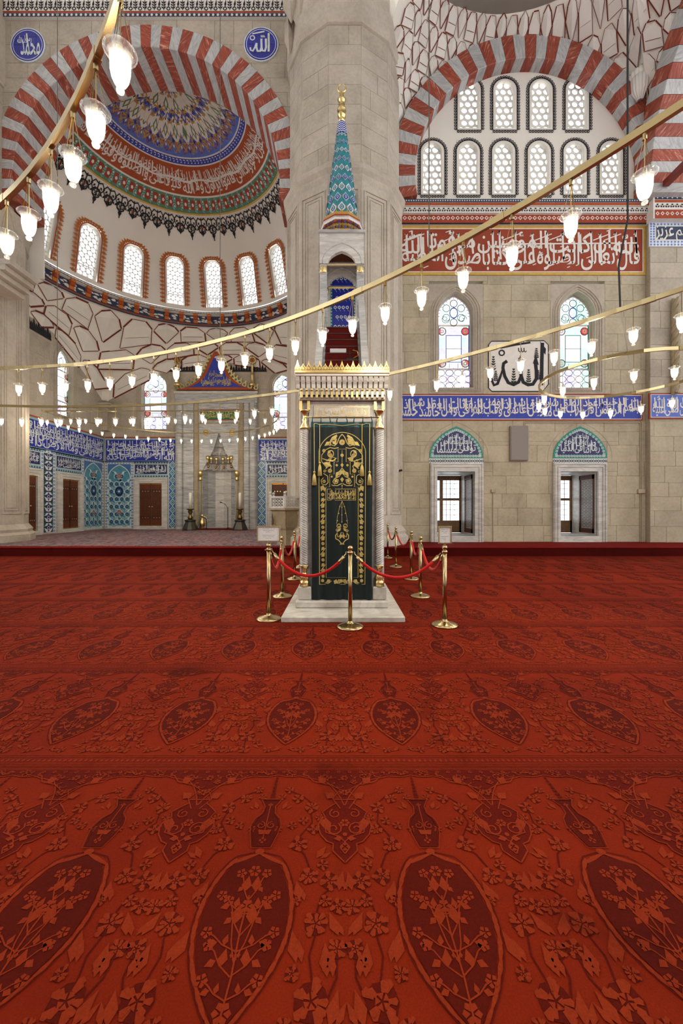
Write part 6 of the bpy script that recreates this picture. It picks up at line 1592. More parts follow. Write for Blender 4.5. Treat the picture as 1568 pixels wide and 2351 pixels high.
for r_ in range(9):
    v = cz0 + .1 + H_ * .86 * (1 - (1 - (r_ + .4) / 9) ** 1.15); rad = cone_r(v); n = 12; sz = 2 * pi * rad / n * .42
    for k in range(n):
        u = -pi + 2 * pi * (k + .5 * (r_ % 2)) / n; su = 1 / rad
        big = r_ % 2 == 0
        Q = lambda x, y: (u + x * sz * su, v + y * sz * 1.25)
        a.poly([Q(0, -1.25), Q(.45, -.75), Q(.95, -.3), Q(.95, .3), Q(.45, .75), Q(0, 1.25), Q(-.45, .75), Q(-.95, .3), Q(-.95, -.3), Q(-.45, -.75)], 'tile_white' if big else 'tile_aqua', 1)
        a.poly([Q(0, -.8), Q(.6, -.2), Q(.6, .2), Q(0, .8), Q(-.6, .2), Q(-.6, -.2)], 'tile_turquoise' if big else 'tile_cobalt', 2)
        a.poly([Q(0, -.5), Q(.34, 0), Q(0, .5), Q(-.34, 0)], 'tile_white', 3); a.poly([Q(0, -.28), Q(.2, 0), Q(0, .28), Q(-.2, 0)], 'tile_cobalt', 4)
        a.poly([Q(1.2, -.3), Q(1.4, 0), Q(1.2, .3), Q(1.0, 0)], 'tile_coral', 2)
for r_ in range(5):
    v = cz1 - .34 + r_ * .068
    for k in range(16):
        u = -pi + 2 * pi * k / 16; s_ = 2 * pi / 16
        a.stroke([(u, v), (u + s_ / 2, v + .03), (u + s_, v)], .028, 'tile_white', 3)
a.rect(-pi, pi, cz1 - .36, cz1, 'tile_cobalt', 2, 24)
a.emit('cone_pattern', cm, mn, .003)
a = Art()
for k in range(20): u = -pi + 2 * pi * k / 20; a.poly([(u - .16, cz0 - .03), (u, cz0 + .17), (u + .16, cz0 - .03)], 'paint_gold', 2); a.disc((u, cz0 + .03), .04, 'ink', 3, 5, 1.0)
a.emit('cone_border', cm, mn, .004)
fz = lambda py: pZ(py, KC[1])
m_ = MB(); m_.lathe([(.105, fz(285)), (.08, fz(275)), (.085, fz(272)), (.12, fz(268)), (.12, fz(264)), (.07, fz(261)), (.13, fz(255)), (.12, fz(249)), (.06, fz(245)), (.09, fz(241)), (.06, fz(237)), (.09, fz(234)), (.12, fz(230)), (.07, fz(225)), (.05, fz(222)), (.06, fz(219)), (.03, fz(215)), (.04, fz(213))], 14, (*KC, 0)); m_.build('finial', 'gold', mn, True)
m_ = MB(); c = Vector((KC[0], KC[1], fz(203))); pts = []; rad = []
for k in range(25):
    t = k / 24; a_ = R(-250 + 320 * t + 20) ; pts.append(c + Vector((.11 * sin(2 * pi * (t - .5) * .93), 0, -.115 * cos(2 * pi * (t - .5) * .93)))); rad.append(.012 + .022 * sin(pi * t))
m_.tube(pts, rad, 8); m_.build('crescent', 'gold', mn, True)
# blue tile panel on the pillar, behind the kiosk
TY = 12.19; tp = empty('tile_panel'); tag(tp, 'dark blue floral tile panel behind the pulpit kiosk', 'tile panel', kind='structure')
x0, x1, z0, z1 = pX(757, TY), pX(818, TY), 5.6, pZ(640, TY)
op = arch_pts((x0 + x1) / 2, (x1 - x0) / 2, z0, z1 - .1, pZ(618, TY), 8)
m_ = MB(); m_.prism(op, plane_map(TY), -.04, 0); m_.build('tile_ground', 'tile_cobalt', tp)
a = Art(); a.stroke(op, .16, 'tile_turquoise', 1, True); a.stroke(op, .05, 'tile_white', 2, True); rn = random.Random(4)
for k in range(40):
    u = x0 + .13 + ((k % 4) + .3 + .5 * ((k // 4) % 2)) * (x1 - x0 - .26) / 4.5; v = z0 + .1 + (k // 4 + .5) * (z1 + .05 - z0) / 10
    a.ring((u, v), .025, .05, 'tile_white', 2, 8); a.stroke([(u, v - .05), (u + .05, v - .12)], .012, 'tile_aqua', 2)
for k in range(30):
    for s_ in (x0 + .05, x1 - .05): a.disc((s_, z0 + (k + .5) * (z1 - z0) / 30), .025, 'tile_white', 3, 4)
a.emit('tile_pattern', plane_map(TY), tp, .003)
holed([(x0 - .28, z0), (x0 - .28, z1 + .75), (x1 + .28, z1 + .75), (x1 + .28, z0)], arch_pts((x0 + x1) / 2, (x1 - x0) / 2, z0 + .01, z1 - .1, pZ(618, TY), 8), plane_map(TY), -.02, .05, 'stone_surround', 'stone_shaft', tp)
# things left on the stairs
m_ = MB(); sy = SY0 + 20 * RUN + .09; sz = SZ0 + 21 * RISE
m_.cbox(-.24, .16, -.04, .04, 0, .13, .01); o = m_.build('paper_roll', 'paper'); o.location = (GX - .05, sy + .0, sz + .001); tag(o, 'pale folded sheet lying on the pulpit stairs', 'sheet')
dv = empty('small_device', (GX + .26, sy - RUN, sz - RISE + .001)); tag(dv, 'small black device with cables on the dark red pulpit stairs', 'device')
m_ = MB(); m_.cbox(-.16, .14, -.04, .05, 0, .07, .015); m_.build('device_base', 'black_iron', dv); MB().tube([(-.05, 0, .07), (-.08, 0, .28), (.0, 0, .36), (.06, 0, .25)], .01, 6).build('cable_loop', 'black_iron', dv); MB().tube([(.02, 0, .07), (.14, 0, .14), (.12, 0, .24), (0, 0, .27)], .014, 6).build('cable_loop', 'copper_gold', dv)

# ---- curtain over the gate
CY = GY - .055
ct = empty('curtain', (GX, CY, 2.72)); ct.location = (0, 0, 0); tag(ct, 'dark green velvet curtain with gold embroidery hanging in the pulpit gate', 'curtain')
cu0, cu1, cv0, cv1 = pX(714, CY), pX(856, CY), zz(1382), zz(970)
def wave(u, v):
    t = (v - cv0) / (cv1 - cv0)
    return (.010 * sin(u * 23 + 1.5) + .007 * sin(u * 41 + v * 1.3) + .004 * sin(u * 60)) * (1.1 - .7 * t) + .012 * (1 - t)
def cloth(u, v, d=0.0):
    t = (v - cv0) / (cv1 - cv0); uu = u * (1 - .035 * (1 - t)) 
    return (uu, CY + wave(u, v) - d, v)
NU, NV = 72, 40; vs = [cloth(cu0 + (cu1 - cu0) * j / NU, cv0 + (cv1 - cv0) * i / NV + (.008 * sin(j * .35) if i == 0 else 0)) for i in range(NV + 1) for j in range(NU + 1)]
mk('velvet_cloth', vs, [(i * (NU + 1) + j, i * (NU + 1) + j + 1, (i + 1) * (NU + 1) + j + 1, (i + 1) * (NU + 1) + j) for i in range(NV) for j in range(NU)], 'velvet_green', ct, None, True)
a = Art(); a.rect(cu0, cu1, cv1 - .075, cv1, 'satin_teal', 1, 40)
a.emit('satin_hem', cloth, ct, .002)
MB().tube([(GX - .52, CY - .01, zz(960)), (GX + .52, CY - .01, zz(960))], .008, 6).build('curtain_rod', 'brass_dark', ct)
for k in range(8):
    x = (714 + 4 + k * 134 / 7); p0 = Vector((pX(x, CY), CY - .018, zz(959))); s_ = (-.006, .0, .012, -.014, .014, -.01, .0, .012)[k]
    m_ = MB(); m_.tube([p0 + Vector((0, .012, 0)), p0, p0 + Vector((s_, 0, -.05)), p0 + Vector((s_, .01, -.075))], .008, 5); m_.build('hanging_loop', 'satin_teal', ct)
# embroidery, traced in curtain coordinates
def Eu(x): return pX(690 + x / 8.252, CY)
def Ez(y): return pZ(950 + y / 8.252, CY)
def E_(x, y): return (Eu(x), Ez(y))
LO = 1815                                             # offset of the lower half
a = Art(); G = 'gold_thread'; lw_ = .0095
arch = [E_(345, LO + 1420), E_(345, 720)]
for k in range(1, 10):
    t = k / 10; arch.append(E_(345 + (790 - 345) * (1 - cos(t * pi / 2)) ** .9, 720 - 365 * sin(t * pi / 2) ** 1.05))
full = arch + [E_(790, 352)] + [(2 * Eu(790) - x, z) for x, z in arch[::-1]]
a.stroke(full, lw_, G, 2, True)
stp = [(475, LO + 1290), (475, 1385), (550, 1385), (550, 1145), (632, 1145), (632, 910), (710, 910), (710, 668)]
inn = [E_(*p) for p in stp]; inn = inn + [(2 * Eu(787) - x, z) for x, z in inn[::-1]]
a.stroke(inn, lw_ * .8, G, 2, True)
a.frame(Eu(500), Eu(1052), Ez(1640), Ez(1422), .006, G, 2)
a.thuluth('لا اله الا الله محمد رسول الله'.split(), Eu(520), Eu(1034), Ez(1622), Ez(1440), G, 2, 6)
def mir(fn):
    for s_ in (1, -1): fn(lambda x, y: (Eu(787) + s_ * (Eu(x) - Eu(787)), Ez(y)), s_)
u8 = Eu(8.252) - Eu(0)                                # one picture pixel in metres
def top(M, s_):
    a.stroke([M(720, 640), M(640, 660), M(560, 640), M(480, 680), M(400, 780), M(395, 900), M(440, 960)], .011, G, 2)
    a.stroke([M(790, 385), M(740, 440), M(690, 560), M(640, 610), M(580, 590), M(555, 530), M(600, 450), M(690, 400)], .012, G, 2)
    a.leaf(M(690, 470), M(540, 610), .3, G, 2); a.leaf(M(700, 420), M(580, 480), .25, G, 2); a.leaf(M(560, 530), M(450, 610), .3, G, 2); a.leaf(M(600, 520), M(680, 590), .3, G, 2)
    a.ring(M(570, 760), .028 * 1.25, .028 * 1.25 + .012, G, 2, 14, sy=1.15); a.flower(M(565, 785), .030, G, 3, 7, 'paint_gold'); a.leaf(M(560, 690), M(520, 760), .4, G, 2)
    a.flower(M(440, 700), .026, G, 3, 8, 'paint_gold')
    a.leaf(M(690, 840), M(470, 890), .22, G, 2); a.stroke([M(660, 880), M(560, 900), M(480, 870), M(410, 850)], .011, G, 2)
    a.leaf(M(410, 930), M(600, 1000), .25, G, 2); a.leaf(M(560, 900), M(470, 1050), .25, G, 2); a.stroke([M(540, 930), M(580, 1000), M(560, 1060)], .012, G, 2)
    a.flower(M(555, 1080), .034, G, 3, 9, 'paint_gold'); a.scroll(M(455, 1090), .022, .009, G, 2, 1.1, 0, s_, 9)
    a.stroke([M(430, 1130), M(510, 1180), M(520, 1300), M(470, 1350), M(400, 1330), M(385, 1260), M(430, 1210)], .011, G, 2); a.flower(M(440, 1280), .026, G, 3, 6); a.leaf(M(430, 1350), M(380, 1470), .35, G, 2); a.leaf(M(440, 1380), M(450, 1480), .25, G, 2)
    a.disc(M(685, 975), .017, G, 2, 9); a.disc(M(590, 1192), .015, G, 2, 9); a.disc(M(685, 975), .008, 'paint_gold', 3, 7)
    a.stroke([M(787, 1030), M(730, 1100), M(680, 1150), M(690, 1200)], .013, G, 2); a.leaf(M(730, 1090), M(660, 1200), .3, G, 2); a.leaf(M(787, 1060), M(740, 1180), .25, G, 2)
    a.stroke([M(740, 1180), M(640, 1230), M(610, 1290), M(640, 1330), M(700, 1310), M(715, 1250), M(660, 1240)], .012, G, 2); a.leaf(M(690, 1240), M(640, 1310), .4, G, 2); a.stroke([M(780, 1320), M(700, 1360), M(600, 1360), M(590, 1340)], .011, G, 2)
    # border vine down the side
    for k in range(13):
        y = 1530 + k * 155
        if y > LO + 1270: break
        if k % 2 == 0: a.flower(M(415, y), .027, G, 3, 8, 'paint_gold'); a.disc(M(415, y), .018, G, 3, 8)
        else:
            a.leaf(M(440, y - 95), M(380, y - 20), .35, G, 2); a.leaf(M(385, y + 100), M(455, y + 15), .35, G, 2); a.stroke([M(365, y + 60), M(420, y - 10), M(460, y - 70)], .012, G, 2); a.leaf(M(400, y + 10), M(450, y + 60), .35, G, 2)
    for x in (430, 640): a.leaf(M(x + 130, LO + 1330), M(x + 40, LO + 1385), .35, G, 2); a.stroke([M(x + 20, LO + 1390), M(x + 90, LO + 1400), M(x + 150, LO + 1350)], .010, G, 2)
    a.flower(M(405, LO + 1350), .027, G, 3, 8); a.disc(M(405, LO + 1350), .018, G, 3, 8); a.leaf(M(620, LO + 1350), M(710, LO + 1390), .5, G, 2)
    # hanging lamp
    a.stroke([M(787, 1650), M(740, 1760), M(700, LO + 120), M(680, LO + 270)], .005, G, 2)
    for q in ((745, 1755), (722, LO + 70), (696, LO + 210)): a.disc(M(*q), .009, G, 3, 6)
    a.ring(M(725, LO + 310), .022, .033, G, 2, 10); a.disc(M(730, LO + 320), .012, G, 2, 6); a.leaf(M(770, LO + 350), M(680, LO + 430), .2, G, 2); a.scroll(M(690, LO + 390), .022, .008, G, 2, 1.2, 0, s_, 8)
    a.stroke([M(700, LO + 440), M(660, LO + 490), M(665, LO + 550), M(720, LO + 580), M(770, LO + 640), M(775, LO + 665)], .014, G, 2); a.stroke([M(775, LO + 430), M(740, LO + 500), M(700, LO + 520), M(700, LO + 470)], .012, G, 2); a.leaf(M(780, LO + 470), M(740, LO + 560), .3, G, 2)
    a.leaf(M(787, LO + 640), M(740, LO + 660), .4, G, 2)
mir(top)
a.flower(E_(787, 540), .046, G, 3, 12, 'paint_gold'); a.disc(E_(787, 540), .033, G, 3, 12); a.disc(E_(787, 540), .013, 'paint_gold', 4, 8)
a.disc(E_(787, 785), .024, G, 2, 10); a.stroke([E_(787, 690), E_(787, 960)], .006, G, 2); a.leaf(E_(787, 930), E_(787, 1020), .35, G, 2); a.flower(E_(787, 1090), .018, G, 3, 4); a.leaf(E_(787, 1200), E_(787, 1300), .35, G, 3); a.disc(E_(787, 1360), .011, G, 2, 8); a.stroke([E_(787, 1370), E_(787, 1420)], .005, G, 2)
a.stroke([E_(783, 1650), E_(783, LO + 240)], .005, G, 2)
for q in ((783, 1770), (783, LO + 100), (783, LO + 235)): a.disc(E_(*q), .009, G, 3, 6)
a.flower(E_(770, LO + 1355), .027, G, 3, 8); a.disc(E_(770, LO + 1355), .018, G, 3, 8)
a.emit('gold_embroidery', lambda u, v, d: cloth(u, v, d + .004), ct, .0012)
# cords and tassels
for x, yk, ln in ((258, 1090, 0), (362, 915, 0), (1165, 920, 0), (1308, 1090, 0)):
    pts = [Vector(cloth(Eu(x), Ez(y), .02)) for y in (195, 500, 800, yk)]
    cord_ = MB().tube(pts, .0045, 5).build('cord', 'gold_thread', ct)
    c = Vector(cloth(Eu(x), Ez(yk), .025)); h = (Ez(yk) - Ez(yk + 270))
    m_ = MB(); m_.lathe([(.006, 0), (.018, -h * .04), (.018, -h * .1), (.01, -h * .14), (.013, -h * .22), (.02, -h * .3), (.024, -h * .4), (.034, -h * .98), (.02, -h)], 10, c); m_.build('tassel', 'gold_thread', cord_, True)
pts = [Vector(cloth(Eu(x), Ez(y), .02)) for x, y in ((258, 195), (300, 190), (362, 215), (480, 205), (790, 232), (1080, 200), (1165, 220), (1240, 190), (1308, 200))]
MB().tube(pts, .0045, 5).build('cord', 'gold_thread', ct)

# ================================================================== rope barrier
def stanchion_proto():
    s = empty('stanchion')
    MB().lathe([(.16, 0), (.163, .008), (.16, .018), (.13, .032), (.06, .052), (.035, .062), (.03, .075), (.03, .08)], 28).build('base', 'brass', s, True)
    MB().lathe([(.0255, .075), (.0255, .90)], 16).build('post', 'brass', s, True)
    cl_ = MB().lathe([(.0255, .895), (.034, .90), (.034, .925), (.026, .93), (.016, .936), (.014, .944)], 14).build('collar', 'brass', s, True)
    MB().ball((0, 0, .967), .034, 12).build('ball', 'brass', s, True)
    for k in range(2):
        a = k * pi; m = MB(); m.tube([(.03 * cos(a), 0, .915), (.052 * cos(a), 0, .922), (.056 * cos(a), 0, .908), (.048 * cos(a), 0, .9)], .004, 6); m.build('hook', 'brass', cl_)
    return s
posts = [('F', 804, 1440.5), ('L1', 617, 1422), ('R1', 1021, 1436), ('L2', 648, 1370), ('L3', 677, 1330), ('L4', 689, 1303), ('R2', 965, 1370), ('R3', 944, 1330), ('R4', 909, 1302), ('R5', 890, 1281)]
plab = {'F': 'brass rope post standing alone in front of the green curtain', 'L1': 'brass rope post carrying the wide framed notice', 'R1': 'brass rope post carrying the upright framed notice',
        'L2': 'second brass rope post behind the wide notice, left of the pulpit slab', 'L3': 'third brass rope post from the front on the left of the pulpit', 'L4': 'last brass rope post mostly hidden behind the left twisted column',
        'R2': 'second brass rope post from the front on the right of the pulpit', 'R3': 'third brass rope post from the front on the right of the pulpit', 'R4': 'fourth brass rope post on the right, next to the carpet step', 'R5': 'farthest brass rope post on the right, beside the pillar'}
ppos = {}; first = stanchion_proto()
for k, (n_, px_, py_) in enumerate(posts):
    Y = HC * F / (py_ - HZ); o = first if k == 0 else copy_tree(first); o.location = (pX(px_, Y), Y, .001); ppos[n_] = Vector(o.location)
    tag(o, plab[n_], 'rope post', 'brass rope posts around the pulpit')
    o.rotation_euler.z = {'F': 0}.get(n_, R(90) if n_ not in ('L1', 'R1') else R(45))
def rope(a, b, label, sag=.30):
    A, B = ppos[a] + Vector((0, 0, .90)), ppos[b] + Vector((0, 0, .90)); d = (B - A).normalized(); A = A + d * .05; B = B - d * .05
    r = empty('barrier_rope', A); r.location = (0, 0, 0); tag(r, label, 'rope', 'red velvet ropes around the pulpit')
    pts = []
    for k in range(25):
        t = k / 24; p = A.lerp(B, t); p.z -= sag * (1 - (2 * t - 1) ** 2) ** .92; pts.append(p)
    MB().tube(pts[2:-2], .0195, 10).build('cord', 'velvet_red', r, True)
    for p, q in ((pts[0], pts[2]), (pts[-1], pts[-3])):
        m = MB(); m.tube([p.lerp(q, .35), q, q.lerp(p, -.1)], .0215, 10); ec_ = m.build('end_cap', 'brass', r, True); MB().tube([p, p.lerp(q, .4)], .007, 6).build('clip', 'brass', ec_)
rope('L1', 'F', 'red velvet rope sagging across the left half of the curtain'); rope('F', 'R1', 'red velvet rope sagging across the right front corner of the slab')
rope('L1', 'L2', 'red velvet rope behind the wide framed notice', .32); rope('L2', 'L3', 'red velvet rope between the second and third posts on the left', .3); rope('L3', 'L4', 'red velvet rope ending behind the left twisted column', .3)
rope('R1', 'R2', 'red velvet rope running back from the upright framed notice', .32); rope('R2', 'R3', 'red velvet rope between the second and third posts on the right', .3); rope('R3', 'R4', 'red velvet rope between the third and fourth posts on the right', .28); rope('R4', 'R5', 'farthest red velvet rope, in front of the pillar', .28)
def notice(n_, label, wd, ht, zc):
    p = ppos[n_]; s = empty('notice_sign', p + Vector((0, 0, .99))); tag(s, label, 'sign')
    h = zc - ht / 2 - .99
    MB().tube([(0, 0, .012), (0, 0, max(.03, h + .02))], .010, 6).build('stem', 'brass', s)
    rot = R(4); fm = lambda u, v, d: (u, -d - .01, h + v)
    holed([(-wd / 2, 0), (-wd / 2, ht), (wd / 2, ht), (wd / 2, 0)], [(-wd / 2 + .012, .012), (-wd / 2 + .012, ht - .012), (wd / 2 - .012, ht - .012), (wd / 2 - .012, .012)], fm, -.01, .012, 'frame', 'brass', s)
    MB().box(-wd / 2 + .005, wd / 2 - .005, -.008, .0, h + .005, h + ht - .005).build('sheet', 'paper', s)
    a = Art(); rn = random.Random(len(label))
    for k in range(3):
        for g in (0, 1):
            w2 = wd * (.30, .26, .14)[k] * .9; v = ht * (.80 - .10 * k - .40 * g)
            n = 9
            for j in range(n):
                if rn.random() < .85: a.rect(-w2 + 2 * w2 * j / n, -w2 + 2 * w2 * (j + .8) / n, v, v + ht * .022, 'print_grey', 1)
    a.emit('printed_lines', lambda u, v, d: (u, -.0085 - d, h + v), s, .0006)
notice('L1', 'wide brass framed paper notice on a rope post beside the stone pulpit', .305, .205, pZ(1225.5, ppos['L1'].y)); notice('R1', 'upright brass framed paper notice on the rope post near the window', .165, .215, pZ(1228, ppos['R1'].y))

# ================================================================== ring chandeliers and lamps
def lamp_proto(near):
    o = empty('hanging_lamp'); zt, zb_ = -.275, -.485; n = 18 if near else 10
    H_ = zt - zb_
    pr = [(.058, zt), (.062, zt - .006), (.05, zt - .012), (.040, zt - .03), (.038, zt - .06), (.037, zt - .10), (.031, zt - .14), (.022, zt - .165), (.011, zt - .178), (.010, zt - .186), (.016, zt - .195), (.014, zt - .206), (.001, zt - .212)]
    pr = [(r_ * 1.28, z_) for r_, z_ in pr]
    MB().lathe(pr, n, cap=False).build('glass_bell', 'lamp_glass', o, True)
    MB().lathe([(.001, zt - .155), (.016, zt - .148), (.032, zt - .115), (.036, zt - .08), (.024, zt - .055), (.012, zt - .045), (.001, zt - .04)], 10 if near else 7, cap=False).build('lamp_bulb', 'lamp_light', o, True)
    MB().lathe([(.013, zt - .05), (.013, zt + .03), (.004, zt + .035)], 8).build('bulb_holder', 'brass', o)
    if near:
        for k in range(3):
            a = 2.1 * k + .5; MB().tube([(.056 * cos(a), .056 * sin(a), zt), (.006 * cos(a), .006 * sin(a), -.04)], .0022, 4).build('chain', 'brass_dark', o)
        MB().tube([(0, 0, zt + .03), (0, 0, -.03)], .0035, 5).build('cord', 'brass', o)
        MB().lathe([(.014, -.045), (.014, 0)], 8).build('ceiling_cap', 'brass', o)
    else: MB().tube([(0, 0, zt + .03), (0, 0, 0)], .005, 4).build('cord', 'brass_dark', o)
    pl_ = bpy.data.lights.new('lamp_light', 'POINT'); pl_.energy = 24.0; pl_.color = (1.0, .86, .66); pl_.shadow_soft_size = .03
    lo = bpy.data.objects.new('lamp_light', pl_); lo.location = (0, 0, zt - .235); link(lo, o)
    return o
PN = lamp_proto(True); PF = lamp_proto(False); used = {'n': False, 'f': False}; extra = []
ordn = ['first', 'second', 'third', 'fourth', 'fifth', 'sixth', 'seventh', 'eighth', 'ninth', 'tenth', 'eleventh', 'twelfth', 'thirteenth', 'fourteenth', 'fifteenth', 'sixteenth', 'seventeenth', 'eighteenth', 'nineteenth', 'twentieth']
ordn += ['twenty-' + x for x in ordn[:9]] + ['thirtieth'] + ['thirty-' + x for x in ordn[:9]]
def hang(p, key, label, group):
    src = PN if key == 'n' else PF
    o = src if not used[key] else copy_tree(src); used[key] = True; o.location = p; used['c'] = used.get('c', 0) + 1
    if used['c'] % 3: extra.extend(c for c in o.children if c.type == 'LIGHT')        # one light source for every three lamps
    tag(o, label, 'lamp', group)
def brass_ring(label, c, r, z, a0, a1, seg, hgt=.055, thk=.035, chord=False):
    g = empty('ring_chandelier', (c[0], c[1], z)); g.location = (0, 0, 0); tag(g, label, 'chandelier', 'brass ring chandeliers')
    n = max(1, round((a1 - a0) / seg))
    for k in range(n):
        b0, b1 = a0 + (a1 - a0) * k / n, a0 + (a1 - a0) * (k + 1) / n; m = MB(); N = 6 if r > 3 else 4; vs = []
        for j in range(N + 1):
            a = b0 + (b1 - b0) * j / N
            for rr, zz_ in ((r - thk / 2, z), (r + thk / 2, z), (r + thk / 2, z + hgt), (r - thk / 2, z + hgt)): vs.append((c[0] + rr * sin(a), c[1] + rr * cos(a), zz_))
        m.add(vs, [(4 * j + q, 4 * j + (q + 1) % 4, 4 * j + 4 + (q + 1) % 4, 4 * j + 4 + q) for j in range(N) for q in range(4)]); m.build('ring_segment', 'brass', g)
        a = b0; x, y = c[0] + r * sin(a), c[1] + r * cos(a)
        j_ = MB(); ux, uy = cos(a), -sin(a); nx, ny = sin(a), cos(a); L, T_ = .07, thk / 2 + .004; pts = [(x + s1 * L * ux + s2 * T_ * nx, y + s1 * L * uy + s2 * T_ * ny) for s1, s2 in ((-1, -1), (1, -1), (1, 1), (-1, 1))]
        j_.add([(*p, z - .004) for p in pts] + [(*p, z + hgt + .004) for p in pts], [(0, 3, 2, 1), (4, 5, 6, 7), (0, 1, 5, 4), (1, 2, 6, 5), (2, 3, 7, 6), (3, 0, 4, 7)]); j_.build('joint_sleeve', 'brass', g)
    return g
DC = (-6.94, -3.7); ZR = HC + 2.56
def onring(c, r, a, z): return Vector((c[0] + r * sin(R(a)), c[1] + r * cos(R(a)), z))
brass_ring('inner brass ring chandelier passing close overhead at the upper left', DC, 8.15, ZR, R(-20), R(80), R(12))
brass_ring('middle brass ring chandelier crossing in front of the pulpit and pillar', DC, 11.06, ZR, R(-12), R(75), R(9))
brass_ring('outer brass ring chandelier crossing below the stained glass windows', DC, 13.8, ZR, R(-16), R(68), R(8))
GL = 'glass lamps hanging from the brass rings'
for k in range(7): hang(onring(DC, 8.15, 27.73 + 3.0 * k, ZR), 'n', 'large near glass bell lamp, %s up along the inner ring' % ordn[k], GL)
for k in range(23): hang(onring(DC, 11.06, 2.81 + 2.463 * k, ZR), 'n', 'glass bell lamp, %s from the left along the middle ring' % ordn[k], GL)
for k in range(33):
    if 24.2 < -8.65 + 1.973 * k < 34.5: continue            # hidden by the pulpit gate
    hang(onring(DC, 13.8, -8.65 + 1.973 * k, ZR), 'f', 'small glass bell lamp, %s from the left along the outer ring' % ordn[k], GL)
EC = (5.5, 7.86)
brass_ring('small round brass ring chandelier in front of the blue frieze on the right', EC, 1.44, ZR, 0, 2 * pi, R(45))
for k in range(16): hang(onring(EC, 1.44, 5.15 + 22.5 * k, ZR), 'f', 'small glass bell lamp, %s clockwise from the back of the small round ring' % ordn[k], GL)
AC = (-6.95, 15.3); ZD = HC + 3.73
g = brass_ring('half round brass chandelier hanging in the apse before the prayer niche', AC, 4.5, ZD, R(-90), R(90), R(18), .045, .03)
MB().box(AC[0] - 4.5, AC[0] + 4.5, AC[1] - .015, AC[1] + .015, ZD, ZD + .045).build('straight_bar', 'brass', g)
for k in range(29): hang(onring(AC, 4.5, -87.5 + 6.25 * k, ZD), 'f', 'tiny glass lamp, %s from the left along the curved apse rail' % ordn[k], GL)
for k in range(15): hang(Vector((AC[0] - 4.02 + .574 * k, AC[1], ZD + .0006)), 'f', 'tiny glass lamp, %s from the left along the straight apse rail' % ordn[k], GL)
# suspension cables
def cable(pts, r, mat, label): o = MB().tube(pts, r, 5).build('suspension_cable', mat); tag(o, label, 'cable', 'cables holding the brass rings')
def drop(a, r, label, rad=.006, mat='cable_grey'):
    p = onring(DC, r, a, ZR + .055); cable([p, Vector((p.x, p.y, 23.99))], rad, mat, label)
drop(9.35, 11.06, 'thin cable hanging over the left side of the striped arch'); drop(27.3, 11.06, 'thin cable hanging in front of the half dome above the prayer niche'); drop(45.15, 11.06, 'thin cable hanging in front of the leftmost lunette window')
p = onring(DC, 13.8, 49.95, ZR + .055); cable([p, p + Vector((-.02, 0, .55)), p + Vector((.06, -.05, 1.1)), p + Vector((.06, -.05, 19.9 - 2.0))], .012, 'cable_black', 'thick black cable hanging in front of the lunette and red frieze')
q = onring(EC, 1.44, 45, ZR + .055); cable([p, q], .006, 'cable_grey', 'thin slanted cable between the outer ring and the small round ring')

for o in extra: bpy.data.objects.remove(o)

